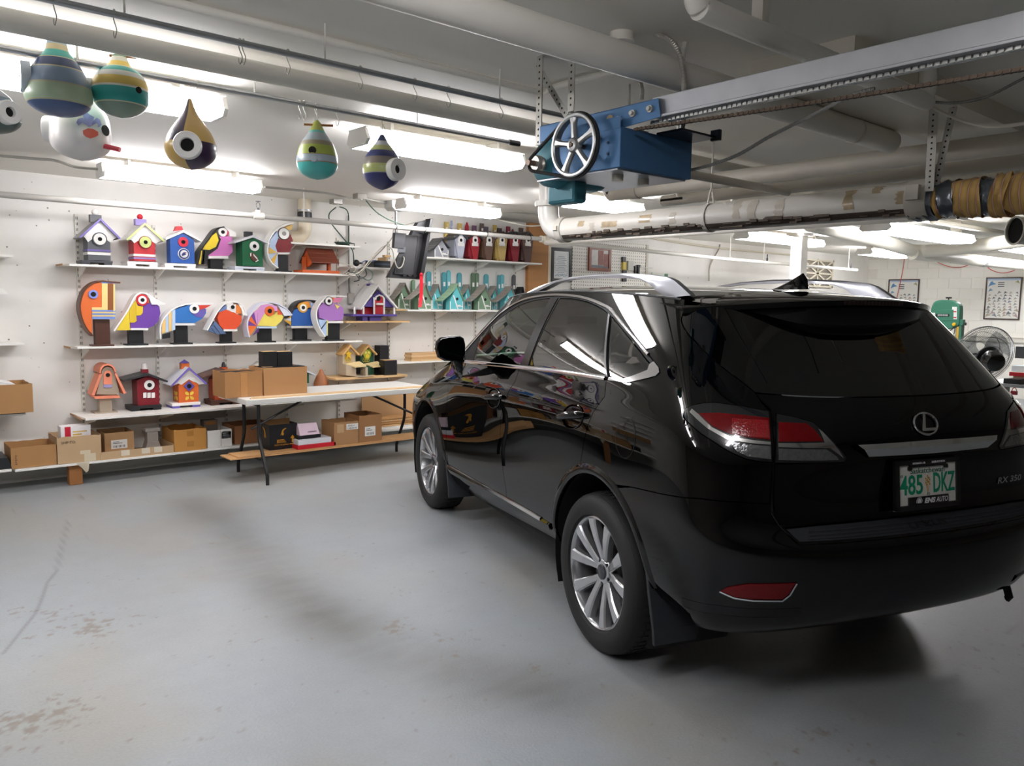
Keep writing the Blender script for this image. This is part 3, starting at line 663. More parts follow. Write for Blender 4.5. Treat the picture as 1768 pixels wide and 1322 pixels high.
# antenna fin
fin=[(-.30,0),(-.02,0)];mb=MB();rows=[]
for t in np.linspace(0,1,9):
 x0=-.30+.02*t+.05*max(0,t-.6);x1=-.06-.20*t**.8;zz=1.69+.012*(1-t)+.085*t
 hw=.036*(1-t)**.8+.004
 n=14;rows.append([((x0+x1)/2+(x1-x0)/2*math.cos(a),hw*math.sin(a),zz) for a in np.linspace(0,2*math.pi,n,endpoint=False)])
mb.add([p for r in rows for p in r],[(i*14+k,i*14+(k+1)%14,(i+1)*14+(k+1)%14,(i+1)*14+k) for i in range(8) for k in range(14)]+[tuple(8*14+k for k in range(14))])
obj('antenna_fin',mb,PAINT,car,smooth=True)
# roof rails
pairs=[((872,530),(874,533)),((888,518.5),(892,523)),((905,508.5),(914,512)),((935,494),(948,496.5)),((958,485.5),(963,488.5)),((985,479),(990,482.5)),((1030,473),(1035,480)),((1080,471.5),(1082,480)),((1125,474),(1112,482)),((1156,478.5),(1130,491)),((1168,484),(1140,502)),((1182,496),(1150,508)),((1197,510),(1170,513))]
prs=[(cY(*a,.60),cY(*b,.60)) for a,b in pairs]
for sgn in(1,-1):
 mb=MB();vs=[]
 for a,b in prs:
  w=.024
  c_=(a+b)/2
  for q,yy in((a,.60-w*.55),(a,.60+w*.55),(a*.6+b*.4,.60+w),(b,.60+w),(b,.60-w),(a*.6+b*.4,.60-w)):vs.append((q[0],sgn*yy,q[2]))
 fs=[(i*6+k,i*6+(k+1)%6,(i+1)*6+(k+1)%6,(i+1)*6+k) for i in range(len(prs)-1) for k in range(6)]+[tuple(range(6)),tuple((len(prs)-1)*6+k for k in range(6))]
 mb.add(vs,fs);obj('roof_rail',mb,SATIN,car,smooth=True)['label']='silver roof rail'
 # ---- handles, fuel lid
def surf_local(u,v):
 P,n=sev(np.array([u]),np.array([v]),True);return P[0],-n[0]
for px,py,a,b in((853,685,(841,685.5),(868.5,684.5)),(989,716,(969.5,719),(1010,716))):
 u,v=cuv(px,py);P,n=surf_local(u,v)
 pa=surf_local(*cuv(*a))[0];pb=surf_local(*cuv(*b))[0]
 for k in(np.array([1,1,1.]),MIR):
  mb=MB();ring=[]
  ex=(pb-pa)/np.linalg.norm(pb-pa);ey=np.cross(n,ex)
  for rr,h in((.062,-.001),(.0605,.0025),(.058,.0025),(.055,-.003),(.03,-.014),(.0,-.017)):
   ring.append([P+(ex*math.cos(t)*rr*1.75+ey*math.sin(t)*rr*1.0+n*(h+.003))-np.array([0,0,.008]) for t in np.linspace(0,2*math.pi,24,endpoint=False)])
  mb.add([p*k for r in ring for p in r],[(i*24+j,i*24+(j+1)%24,(i+1)*24+(j+1)%24,(i+1)*24+j) for i in range(5) for j in range(24)])
  obj('handle_cup',mb,PAINT,car,smooth=True)
  pts=[(pa+(pb-pa)*t+n*(.008+.034*math.sin(math.pi*t)**.6))*k for t in np.linspace(-.02,1.02,12)]
  mb=MB().tube(pts,[.010]+[.018]*10+[.010],12)
  obj('door_handle',mb,PAINT,car,smooth=True)
fu=[suv(-.275+.083*math.cos(a),.965+.088*math.sin(a)) for a in np.linspace(0,2*math.pi,36,endpoint=False)]
uu_,vv_=cuv(1079.5,756);Pf,nf=surf_local(uu_,vv_)
fu=[suv(Pf[0]+.078*math.cos(a),Pf[2]+.085*math.sin(a)) for a in np.linspace(0,2*math.pi,36,endpoint=False)]
panel('fuel_lid',fu,PAINT, 'L',off=.0022,skirt=.004,inset=.001)
sstrip('lid_gap',fu,[(-.0022,0),(-.0015,.0012),(.0015,.0012),(.0022,0)],mat('#101011',.3,.3), 'L',closed=True,off=.0008)
sstrip('valance',cuvs([(1127,1031),(1180,1043),(1240,1056),(1300,1062),(1380,1060)]),[(-.012,0),(-.004,.006),(.01,.004),(.03,0)],PAINT)
# fender flares
for cx_,nm in((-.03, 'r'),(2.72, 'f')):
 q=arch(cx_,10,170,30,r=.468)
 sstrip('arch_lip',q,[(-.016,-.004),(-.014,.004),(0,.010),(.016,.006),(.03,0)],PAINT)
 # ---- wheel wells, underbody, liner
for cx_ in(-.03,2.72):
 for s in(1,-1):
  mb=MB();n=28;vs=[]
  for k in range(n+1):
   a=math.radians(-25+230*k/n)
   for yy,r in((.905,.462),(.87,.475),(.5,.475)):vs.append((cx_+r*math.cos(a),s*yy,.39+r*math.sin(a)))
  vs.append((cx_,s*.5,.39))
  mb.add(vs,[(k*3+j,k*3+j+1,(k+1)*3+j+1,(k+1)*3+j) for k in range(n) for j in range(2)]+[(k*3+2,(k+1)*3+2,len(vs)-1) for k in range(n)])
  obj('wheel_well',mb,mat('#0d0d0d',.85,var=.2,scale=30),car,smooth=True)
obj('underbody',B(-.45,3.45,-.5,.5,.27,.42).box(.45,2.25,-.80,.80,.27,.40).box(-.82,-.45,-.72,.72,.42,.60),DARKIN,car)
mb=MB();ids={}
gu=np.arange(0,17.01,.25);gv=np.arange(.2,8.81,.3);A_,C_=np.meshgrid(gu,gv);P_,n_=sev(A_,C_,True);P_=P_+n_*.035
for sgn in(1,-1):
 fs=[]
 for j in range(len(gv)-1):
  for i in range(len(gu)-1):
   c_=P_[j:j+2,i:i+2].reshape(-1,3).mean(0)
   if min(math.hypot(c_[0]+.03,c_[2]-.39),math.hypot(c_[0]-2.72,c_[2]-.39))<.56 and abs(c_[1])>.55:continue
   W_=len(gu);fs.append((j*W_+i,j*W_+i+1,(j+1)*W_+i+1,(j+1)*W_+i))
 mb.add((P_*np.array([1,sgn,1])).reshape(-1,3),fs)
obj('inner_shell',mb,DARKIN,car)
# mud flaps
for x,z0,z1 in((-.47,.245,.56),(2.24,.21,.50)):
 for s in(1,-1):
  mb=MB();y0,y1=(.70,.925)
  vs=[]
  for z,dx,w in((z1,0.02,.3),(z1-.12,-.01,.8),(z0+.06,-.05,1.),(z0,-.06,.9)):
   for d in(0,-.018):vs+=[(x+dx+d,s*(y1-(y1-y0)*w),z),(x+dx+d,s*y1,z)]
  mb.add(vs,[q for i in range(3) for q in((i*4,i*4+1,i*4+5,i*4+4),(i*4+2,i*4+6,i*4+7,i*4+3),(i*4+1,i*4+3,i*4+7,i*4+5),(i*4,i*4+4,i*4+6,i*4+2))]+[(12,13,15,14),(0,2,3,1)])
  obj('mud_flap',mb,PLAST,car,bev=.004)
  # ---- wheels
def wheel(cx_,s):
 hub=Vector((cx_,s*.80,.37));ax=(0,s,0);R_=.372
 t=[(.262,.085),(.272,.112),(.30,.122),(.335,.120),(.356,.106),(.368,.088),(R_,.06),(R_,-.06),(.366,-.09),(.34,-.112),(.28,-.11),(.262,-.08)]
 tyre=obj('tyre',MB().lathe(t,hub,ax,64),RUBBER,car,smooth=True)
 mb=MB()
 for k in range(60):
  a=2*math.pi*k/60
  for h0,h1,sk in((-.088,-.045,.02),(-.038,-.004,0.),(.004,.038,0.),(.045,.096,-.02)):
   vs=[]
   for h,da in((h0,0),(h1,sk)):
    for w_ in(.012,.082):
     for rr in(R_-.004,R_+.004):
      r2=rr-(.012 if abs(h)>.09 else(.006 if abs(h)>.08 else 0))
      aa=a+w_+da
      vs.append((cx_+r2*math.cos(aa),s*(.80+h),.37+r2*math.sin(aa)))
   mb.hexa(vs)
 tr=obj('tread',mb,RUBBER,tyre);tr['kind']='stuff'
 rim=obj('rim',MB().lathe([(.2665,.088),(.266,.100),(.258,.104),(.250,.098),(.246,.085),(.238,.03),(.232,-.09)],hub,ax,64),ALLOY,car,smooth=True)
 obj('brake_disc',MB().lathe([(.0,-.02),(.16,-.02),(.16,-.035),(.05,-.035)],hub,ax,40),mat('#4a4a4a',.4,.8),rim,smooth=True)
 obj('wheel_back',MB().lathe([(.0,-.06),(.235,-.06)],hub,ax,40),DARKIN,rim)
 for k in range(10):
  a=2*math.pi*(k//2)/5+(.13 if k%2 else-.13)+math.pi/2+.05;b_=2*math.pi*(k//2)/5+(.31 if k%2 else-.31)+math.pi/2+.05
  mb=MB();vs=[]
  for r,ang,w_,h in((.045,a,.018,.062),(.09,a+(b_-a)*.52,.0185,.074),(.16,a+(b_-a)*.84,.0235,.090),(.22,a+(b_-a)*.96,.029,.099),(.252,b_,.033,.101)):
   er=np.array([math.cos(ang),0,math.sin(ang)]);et=np.array([-math.sin(ang),0,math.cos(ang)])
   for sd,dh in((-1.05,-.035),(-1,-.007),(-.72,.0),(.72,.0),(1,-.007),(1.05,-.035)):
    p=np.array([cx_,s*(.80+h+dh),.37])+er*r+et*sd*w_;vs.append(p)
  mb.add(vs,[(i*6+j,i*6+j+1,(i+1)*6+j+1,(i+1)*6+j) for i in range(4) for j in range(5)])
  obj('spoke',mb,ALLOY,rim,smooth=False)
 obj('hub',MB().lathe([(.068,.03),(.066,.055),(.055,.066),(.036,.068)],hub,ax,40),ALLOY,rim,smooth=True)
 cap=obj('hub_cap',MB().lathe([(.036,.066),(.035,.074),(.028,.078),(.0,.079)],hub,ax,32),mat('#5e6065',.25,.8),rim,smooth=True)
 mb=MB()
 for k in range(5):
  a=2*math.pi*(k+.5)/5+math.pi/2+.05
  mb.lathe([(.011,.058),(.011,.0665),(.0,.0668)],(cx_+.051*math.cos(a),s*.80,.37+.051*math.sin(a)),ax,10)
 obj('lug_nut',mb,mat('#26262a',.35,.7),rim)
for cx_ in(0.,2.74):
 for s in(1,-1):wheel(cx_,s)
 # ---- mirrors
mp_=[(754.5,603),(756,590),(762,584),(775,581),(795,580.5),(801,584),(803.5,594),(804,612),(800.5,620),(792,623.5),(770,622.5),(758,616)]
mo=[cX(x,y,1.72) for x,y in mp_];cen=np.mean(mo,0)
for k in(np.array([1,1,1.]),MIR):
 rings=[[(p+(cen-p)*.06+np.array([-.001,0,0]))*k for p in mo],[(p+np.array([.004,0,0]))*k for p in mo],[(p+(p-cen)*.05+np.array([.03,0,0]))*k for p in mo],[(cen+(p-cen)*.92+np.array([.08,0,0]))*k for p in mo],[(cen+(p-cen)*.6+np.array([.125,-.01,0]))*k for p in mo],[(cen+(p-cen)*.15+np.array([.14,-.02,0]))*k for p in mo]]
 n=len(mo);mb=MB().add([p for r in rings for p in r],[(i*n+j,i*n+(j+1)%n,(i+1)*n+(j+1)%n,(i+1)*n+j) for i in range(5) for j in range(n)]+[tuple(5*n+j for j in range(n)),tuple(range(n))])
 mh=obj('side_mirror',mb,PAINT,car,smooth=True)
 obj('mirror_glass',MB().add([(p+(cen-p)*.1+np.array([-.003,0,0]))*k for p in mo],[tuple(range(n))]),mat('#101a18',.03,.9),mh)
 st0=[cX(782,622,1.72),cX(800,621,1.72)];ft=surf_local(*cuv(797,648))[0];ft2=surf_local(*cuv(790,655))[0]
 mb=MB();vs=[]
 for t in np.linspace(0,1,5):
  a=st0[0]*(1-t)+(ft2+np.array([.02,-.02,.0]))*t;b_=st0[1]*(1-t)+(ft2+np.array([-.05,-.02,0]))*t
  for d in(0.,.06+.02*t):vs+=[(a+np.array([d,0,0]))*k,(b_+np.array([d,0,0]))*k]
 mb.add(vs,[q for i in range(4) for q in((i*4,i*4+1,i*4+5,i*4+4),(i*4+2,i*4+6,i*4+7,i*4+3),(i*4+1,i*4+3,i*4+7,i*4+5),(i*4,i*4+4,i*4+6,i*4+2))])
 obj('mirror_stalk',mb,PAINT,mh,bev=.006)
 # ---- badge, garnish, plate, lettering
def rear_pt(Y,Z,off=0.):
 P,n=surf_local(*ruv(abs(Y),Z));k=MIR if Y<0 else np.array([1,1,1.])
 return(P+n*off)*k
ZG=1.092
g=[]
yy=np.linspace(-1,1,31)
for t in yy:
 zt=1.121-.003*abs(t);zb=1.063+.003*abs(t);yt=t*.37;yb=t*.315
 g.append([rear_pt(yt,zt,.0),rear_pt(yt*.995,zt-.003,.022),rear_pt((yt*.6+yb*.4),zt*.62+zb*.38,.030),rear_pt(yb,zb+.006,.014),rear_pt(yb,zb,.0)])
mb=MB().add([p for r in g for p in r],[(i*5+k,(i+1)*5+k,(i+1)*5+k+1,i*5+k+1) for i in range(30) for k in range(4)])
obj('rear_garnish',mb,CHROME,car,smooth=True)['label']='chrome bar above the number plate'
EZ=1.178;EY=.012
ec=rear_pt(EY,EZ,.006);en=-np.array(surf_local(*ruv(EY,EZ))[1]);ey_=np.array([0,0,1.]);nrm=surf_local(*ruv(EY,EZ))[1]
ex_=np.array([0,-1.,0]);eup=np.cross(nrm,ex_);eup=eup/np.linalg.norm(eup);eup=eup if eup[2]>0 else-eup
ring=[ec+ex_*.060*math.cos(a)+eup*.043*math.sin(a) for a in np.linspace(0,2*math.pi,41)]
mb=MB().tube(ring,.0042,8,cap=False)
Lp=[(-.004,.040),(.008,.040),(-.010,-.018),(.046,-.018),(.050,-.026),(.040,-.029),(-.028,-.029),(-.030,-.024)]
mb2=[ec+ex_*a+eup*b for a,b in Lp]
nL=len(Lp);mb.add([p+nrm*.004 for p in mb2]+[p-nrm*.006 for p in mb2],[tuple(range(nL))]+[(i,nL+i,nL+(i+1)%nL,(i+1)%nL) for i in range(nL)])
obj('emblem',mb,CHROME,car,smooth=True)['label']='chrome letter in an oval ring'
px_=-1.012;PZ=.955;PY=.028
tilt=.10
def pl(y,z,d=0.):return np.array([px_+(z-PZ)*tilt-d,PY-y,z])
def pbox(mb,y0,y1,z0,z1,d0,d1):return mb.hexa([pl(y,PZ+z,d) for z in(z0,z1) for d in(d0,d1) for y in(y0,y1)])
plate=obj('number_plate',pbox(MB(),-.150,.150,-.076,.076,.0,.004),mat('#d9d6cf',.45),car);plate['label']='white number plate with green characters'
fr=MB();pbox(fr,-.170,-.150,-.094,.094,-.004,.011);pbox(fr,.150,.170,-.094,.094,-.004,.011);pbox(fr,-.17,.17,.076,.094,-.004,.011);pbox(fr,-.17,.17,-.094,-.076,-.004,.011)
pbox(fr,-.105,.105,-.078,-.046,.004,.010);pbox(fr,-.095,.095,.066,.078,.004,.010);pbox(fr,-.105,-.085,.056,.07,.004,.010);pbox(fr,.085,.105,.056,.07,.004,.010)
obj('plate_frame',fr,mat('#0c0c0d',.35,0,.4),plate,bev=.0015)
def ptext(nm,txt,size,y,z,w,h,m,d=.0048,**k):
 mb=put_text(MB(),txt,size,pl(y,PZ+z,d),(0,-1,0),(tilt,0,1),w,h,**k);return obj(nm,mb,m,plate,fix=False)
GRN=mat('#0f8f6a',.5);DGR=mat('#2c5c4c',.5)
ptext('lettering', '485',.08,-.085,.0,.118,.076,GRN,bold=.0012);ptext('lettering', 'DKZ',.08,.088,.002,.115,.076,GRN,bold=.0012)
ptext('lettering', 'Saskatchewan',.03,.0,.052,.18,.021,DGR)
ptext('lettering', '15',.014,-.135,.035,.012,.010,DGR);ptext('lettering', '15',.014,.004,-.038,.012,.010,DGR)
ptext('lettering', 'ENS',.03,.005,-.062,.058,.020,mat('#d8d8d8',.4),d=.0105,shear=.25,bold=.0012);ptext('lettering', 'AUTO',.03,.069,-.062,.062,.020,mat('#d8d8d8',.4),d=.0105,shear=.25)
ptext('lettering', 'ensauto.ca',.01,-.052,.083,.065,.008,mat('#d8d8d8',.4),d=.0118);ptext('lettering', 'SASKATOON',.01,.05,.083,.07,.008,mat('#d8d8d8',.4),d=.0118)
lg=MB();c0=pl(-.052,PZ-.062,.0108)
for r0,r1 in((.013,.0155),(.0,.0105)):
 ring=[c0+np.array([0,-math.cos(a)*r,math.sin(a)*r]) for r in(r0,r1) for a in np.linspace(0,2*math.pi,24,endpoint=False)]
 lg.add(ring,[(j,(j+1)%24,24+(j+1)%24,24+j) for j in range(24)])
obj('dealer_mark',lg,mat('#d8d8d8',.4),plate,fix=False)
wh=MB()
for dy,h in((-.008,.02),(0,.03),(.008,.022)):
 for q in range(4):wh.sphere(pl(.0+dy+(.002 if q%2 else-.002),PZ+h-q*.008,.0045),.0035,6)
 wh.tube([pl(dy,PZ+h-.02,.0045),pl(dy*.3,PZ-.03,.0045)],.0008,4)
obj('wheat_mark',wh,mat('#b98a2e',.5),plate)
bt=rear_pt(-.50,.925,.002);bn=surf_local(*ruv(.50,.925))[1]*MIR
bx=np.cross(np.array([0,0,1.]),bn);bx=bx if bx[1]<0 else-bx
obj('model_badge',put_text(MB(), 'RX 350',.03,bt,bx,np.cross(bn,bx) if np.cross(bn,bx)[2]>0 else-np.cross(bn,bx),.17,.026,extr=.0015,shear=.15,bold=.0006),CHROME,car,fix=False)['label']='chrome lettering'
st_=surf_local(*ruv(.02,.80));sp_,sn_=sev(np.array([0.05]),np.array([4.74]),True);sn_=-sn_[0]
obj('step_lettering',put_text(MB(), 'LEXUS',.03,sp_[0]+sn_*.004,(0,-1,0),np.cross(sn_,np.array([0,-1.,0]))*(1 if np.cross(sn_,np.array([0,-1.,0]))[2]>0 else-1),.2,.028,extr=.001),mat('#0a0a0c',.5),car,fix=False)
# exhaust
obj('tow_hook',MB().tube([(-.88,-.66,.42),(-.90,-.66,.37),(-.89,-.66,.362)],.016,8),DARKIN,car)
# ---- cabin
SEAT=mat('#2a2a2b',.6,var=.1,scale=40,bump=.1)
def seat(x,y,w):
 mb=MB()
 rows=[]
 for t in np.linspace(0,1,6):
  z=.62+.62*t;xx=x-.22*t;ww=w*(1-.12*t);th=.07
  rows.append([(xx+th*math.cos(a),y+ww*math.copysign(abs(math.sin(a))**.6,math.sin(a)),z) for a in np.linspace(0,2*math.pi,16,endpoint=False)])
 mb.add([p for r in rows for p in r],[(i*16+k,i*16+(k+1)%16,(i+1)*16+(k+1)%16,(i+1)*16+k) for i in range(5) for k in range(16)]+[tuple(80+k for k in range(16))])
 s=obj('seat_back',mb,SEAT,car,smooth=True)
 obj('seat_cushion',B(x-.05,x+.46,y-w,y+w,.50,.66),SEAT,s,bev=.04)
 hr=MB();rows=[]
 for t in np.linspace(0,1,5):
  z=1.30+.20*t;ww=.13*(1-.35*(2*t-1)**4)
  rows.append([(x-.25+.045*math.cos(a),y+ww*math.copysign(abs(math.sin(a))**.6,math.sin(a)),z) for a in np.linspace(0,2*math.pi,14,endpoint=False)])
 hr.add([p for r in rows for p in r],[(i*14+k,i*14+(k+1)%14,(i+1)*14+(k+1)%14,(i+1)*14+k) for i in range(4) for k in range(14)]+[tuple(56+k for k in range(14)),tuple(range(14))])
 for d in(-.06,.06):hr.cyl((x-.24,y+d,1.22),(x-.25,y+d,1.32),.007,n=6)
 obj('headrest',hr,SEAT,s,smooth=True)
for y in(.38,-.38):seat(1.42,y,.26)
for y in(.42,0,-.42):seat(.52,y,.24)
obj('dashboard',MB().prism([(1.95,.6),(1.88,.95),(1.98,1.08),(2.5,1.14),(2.6,.6)],-.74,.74, 'Y'),mat('#1c2421',.6),car,bev=.03)
obj('steering_wheel',MB().tube([(1.78+.05*math.sin(a),.38+.19*math.cos(a),1.02+.18*math.sin(a)) for a in np.linspace(0,2*math.pi,33)],.016,8,cap=False).tube([(1.78,.2,1.02),(1.80,.38,1.0),(1.78,.56,1.02)],.02,6),TRIMK,car,smooth=True)
obj('cabin_floor',B(-.7,2.4,-.78,.78,.40,.48),DARKIN,car)
obj('headliner',MB().add([(p[0],p[1]*.93,p[2]-.045) for r in RP[22:-22:3] for p in r[::4]],[(i*11+j,(i+1)*11+j,(i+1)*11+j+1,i*11+j+1) for i in range(len(RP[22:-22:3])-1) for j in range(10)]),mat('#5a5753',.9),car)
obj('inner_mirror',B(1.93,1.95,-.12,.12,1.47,1.53),TRIMK,car,bev=.006)
# ================================================================== SHELVES
MELA=mat('#eae8e2',.4,var=.02);RAW=mat('#b98d62',.7,var=.15,scale=30);STEEL=mat('#b9b7b0',.4,.5);PINE=mat('#d3ae7c',.6,var=.15,scale=12,kind='wood')
YS=7.6
_x=lambda px,py=600,y=YS:onY(px,py,y)[0]
_z=lambda px,py,y=YS:onY(px,py,y)[2]
def shelf(name,label,x0,x1,z,yf,m=MELA,group='wall shelves',th=.018,ends=(),brk=(),rake=0):
 t=thing(name,label, 'shelf',((x0+x1)/2,WALLY,z),group)
 mb=MB();mb.prism([(x0+rake,yf),(x1,yf),(x1,WALLY-.03),(x0,WALLY-.03)],z-th,z, 'Z')
 obj('board',mb,m,t,bev=.001)
 if m is MELA:
  for e in ends:
   xx=x0 if e<0 else x1
   obj('end_edge',B(xx-(.002 if e<0 else 0),xx+(0 if e<0 else.002),yf+.002,WALLY-.032,z-th+.001,z-.001),RAW,t)['label']='bare chipboard end'
 for bx in brk:
  mb=MB().prism([(WALLY-.035,z-th-.005),(yf+.03,z-th-.002),(yf+.03,z-th-.012),(WALLY-.035,z-th-.10)],bx-.005,bx+.005, 'X')
  obj('bracket',mb,MELA,t)
 return t
stdx=[1.645,2.29,2.932,3.575,4.187,4.83,5.47,6.087,6.729]
def standard(x,z0,z1,label):
 t=thing('shelf_standard',label, 'bracket rail',(x,WALLY,z0), 'slotted shelf standards')
 obj('channel',B(x-.014,x+.014,WALLY-.022,WALLY,z0,z1),mat('#d8d5cc',.45),t)
 mb=MB()
 for k in range(int((z1-z0)/.05)):
  for d in(-.005,.005):mb.box(x+d-.0022,x+d+.0022,WALLY-.0232,WALLY-.0215,z0+.012+k*.05,z0+.036+k*.05)
 s=obj('slot',mb,mat('#2c2b29',.8),t);s['kind']='stuff'
stl=['behind the grey and white house', 'beside the red striped house', 'beside the pink toucan house', 'below the green football house', 'behind the orange feeder', 'beside the purple feeder house', 'at the hanging television', 'behind the turquoise cottages', 'by the brown board']
for i,x in enumerate(stdx):standard(x,.12,2.33 if i<1 else 2.28, 'white slotted steel shelf standard '+stl[i])
standard(.93,.12,2.3, 'white slotted steel shelf standard at the photo edge')
z1=1.885;z2=1.178;z3=.577;z4=.20
shelf('wall_shelf', 'white top shelf carrying the painted birdhouses',_x(108,455),_x(622,474),z1,YS,ends=(-1,),brk=stdx[:5],rake=.05)
shelf('wall_shelf', 'white middle shelf carrying the bird-shaped houses',_x(122,597),_x(626,590),z2,YS,ends=(-1,),brk=stdx[:5],rake=.05)
shelf('wall_shelf', 'white low shelf carrying the salmon and dark red houses',1.53,4.15,z3,7.43,ends=(-1,),brk=stdx[:4],rake=.03)
shelf('wall_shelf', 'long white bottom shelf full of cardboard boxes',1.03,4.9,z4,7.43,brk=stdx[:4])
for px,py,lab in((23,440, 'top'),(42,592, 'middle'),(45,713, 'low'),(20,810, 'bottom')):
 yf=YS if py<700 else 7.43
 P=onY(px,py,yf);shelf('wall_shelf', 'short white %s shelf cut by the photo edge'%lab,.2,P[0],P[2],yf,brk=(.93,))
tray=thing('panel_board', 'white sloping board end on the cut-off shelf', 'board',onY(-10,520,7.6),None)
obj('board',MB().prism([(.2,onY(0,520,7.55)[2]-.03),(onY(13,508,7.55)[0],onY(13,507,7.55)[2]),(onY(4,500,7.55)[0],onY(2,498,7.55)[2]),(.2,onY(0,500,7.55)[2]+.03)],7.5,7.75),MELA,tray)
P=onY(740,443,YS);shelf('wall_shelf', 'white upper shelf of tapered tall birdhouses',4.93,_x(936,454),P[2],YS,brk=(5.47,6.087,6.72));zR1=P[2]
P=onY(800,535,YS);zR2=P[2];shelf('wall_shelf', 'white shelf of turquoise and green cottages',_x(704,533),6.95,zR2,YS,brk=(5.47,6.087,6.72))
shelf('wooden_shelf', 'raw pine shelf end beside the cottages',_x(684,532),_x(703,533),zR2+.004,YS+.03,PINE, 'raw wood shelves')
P=onY(650,554,YS);zR3=P[2];shelf('wooden_shelf', 'pale wooden shelf under the purple feeder house',_x(597,553),_x(706,555),zR3,YS-.02,PINE, 'raw wood shelves',brk=(4.187,4.83))
P=onY(640,650,7.5);zR4=P[2];shelf('wooden_shelf', 'rough pine shelf under the star and owl feeders',_x(579,651,7.5),_x(704,649,7.5),zR4,7.5,PINE, 'raw wood shelves',th=.02,brk=(4.187,4.83))
P=onY(720,624,YS);zR5=P[2];shelf('wall_shelf', 'white shelf with stacked pine strips behind the car mirror',_x(672,624),6.3,zR5,YS,brk=(5.47,6.087))
P=onY(640,461,YS);zR6=P[2];shelf('wall_shelf', 'white shelf of electronics behind the television',_x(606,459),_x(690,463),zR6,YS,brk=(4.187,))
P=onY(560,421,YS);zR7=P[2];shelf('wall_shelf', 'small high white shelf above the orange feeder',_x(503,419),_x(622,425),zR7,YS,brk=(3.575,4.187))
P=onY(690,735,7.5);zR8=P[2];shelf('wall_shelf', 'low white shelf of plywood offcuts beyond the table',3.9,5.6,P[2],7.5)
blk=thing('wooden_block', 'squared timber block propping up the bottom shelf', 'block',(1.48,7.5,0))
obj('timber',B(1.432,1.535,7.50,7.60,0,z4-.02),mat('#a8703e',.6,var=.3,scale=10,kind='grainx'),blk,bev=.004)
# ------------------------------------------------------------------ cardboard boxes
CARD=mat('#b08a60',.75,var=.08,scale=6);CARD2=mat('#a47a4c',.75,var=.08,scale=6);CARD3=mat('#b79a76',.75,var=.07,scale=6);CARDIN=mat('#8a6b4a',.8)
LABELW=mat('#e4e2dd',.6,var=.05,scale=200)
def obox(label,x0,x1,y0,y1,z0,z1,m=CARD,group='cardboard boxes',fl=.0,name='cardboard_box',worn=0.):
 t=thing(name,label, 'box',((x0+x1)/2,(y0+y1)/2,z0),group);th=.005
 obj('base',B(x0+.001,x1-.001,y0+.001,y1-.001,z0,z0+.006),m,t)
 rr=random.Random(len(label))
 def side(a0,a1,yy0,yy1,n=7,ax='x'):
  mb=MB();tops=[z1+(rr.random()-.5)*worn for _ in range(n+1)]
  for k in range(n):
   f0,f1=k/n,(k+1)/n
   if ax=='x':mb.hexa([(a0+(a1-a0)*(f0 if c==0 else f1),y,(z0 if h==0 else(tops[k] if c==0 else tops[k+1]))) for h in(0,1) for y in(yy0,yy1) for c in(0,1)])
   else:mb.hexa([(x,yy0+(yy1-yy0)*(f0 if c==0 else f1),(z0 if h==0 else(tops[k] if c==0 else tops[k+1]))) for h in(0,1) for c in(0,1) for x in(a0,a1)])
  return mb
 n=7 if worn else 1
 obj('side',side(x0,x1,y0,y0+th,n),m,t);obj('side',side(x0,x1,y1-th,y1,n),m,t)
 obj('side',side(x0,x0+th,y0+th,y1-th,n, 'y'),m,t);obj('side',side(x1-th,x1,y0+th,y1-th,n, 'y'),m,t)
 return t
def plabel(t,x0,x1,z0,z1,y,m=LABELW,bars=True,nm='paper_label'):
 o=obj(nm,B(x0,x1,y-.0012,y-.0002,z0,z1),m,t)
 if bars:
  mb=MB();n=9;w=(x1-x0)
  for k in range(n):mb.box(x0+w*(.12+.76*k/n),x0+w*(.12+.76*(k+.25+.35*((k*7)%3)/2)/n),y-.0016,y-.0011,z0+(z1-z0)*.12,z0+(z1-z0)*.38)
  for r in range(2):mb.box(x0+w*.12,x0+w*(.7-.2*r),y-.0016,y-.0011,z0+(z1-z0)*(.58+.16*r),z0+(z1-z0)*(.64+.16*r))
  obj('print',mb,mat('#4a4a4a' if w>.1 else '#8c8c8c',.6),o)
 return o
def pbx(label,l,r,top,y,zb,depth,m=CARD,**k):
 """box whose front lies on plane y between pixel columns l and r, up to pixel row top"""
 x0=onY(l,top,y)[0];x1=onY(r,top,y)[0];z1=onY((l+r)/2,top,y)[2]
 return obox(label,x0,x1,y,y+depth,zb,z1,m,**k),x0,x1,z1
 # bottom shelf
e=.003
t,x0,x1,zt=pbx('low brown box on the bottom shelf, wide and open',18,97,770,7.46,z4+e,.34,CARD2,worn=.006)
mb=MB()
for k in range(5):mb.box(x0+.028,x0+.042-.004*(k%2),7.4585,7.4595,z4+.035+k*.017,z4+.044+k*.017)
obj('print',mb,mat('#6a4a2c',.7),t)
t,x0,x1,zt=pbx('tan shipping box on the bottom shelf with a torn tape strip',98,174,753,7.45,z4+e,.36,CARD3,worn=.012)
obj('print',put_text(MB(), 'SHIP TO:',.03,(x0+.085,7.4485,zt-.045),(1,0,0),(0,0,1),.11,.022,extr=.0004),mat('#3a3026',.7),t,fix=False)
obj('tape',B(x0+.2,x0+.29,7.4478,7.4494,z4+.004,z4+.07).box(x0+.17,x0+.25,7.4478,7.4494,z4+.07,z4+.10),mat('#cdbfa6',.3),t)
obj('torn_flap',MB().prism([(x0+.13,z4),(x0+.235,z4),(x0+.225,z4-.075),(x0+.205,z4-.09),(x0+.18,z4-.05)],7.428,7.4295),mat('#c3b7a0',.5),t)
bx=thing('cartridge_box', 'small white and red product box standing in the tan shipping box', 'box',(x0+.2,7.52,zt-.05))
a0,a1=onY(105,750,7.50)[0],onY(157,750,7.50)[0];zz1=onY(130,735,7.5)[2]
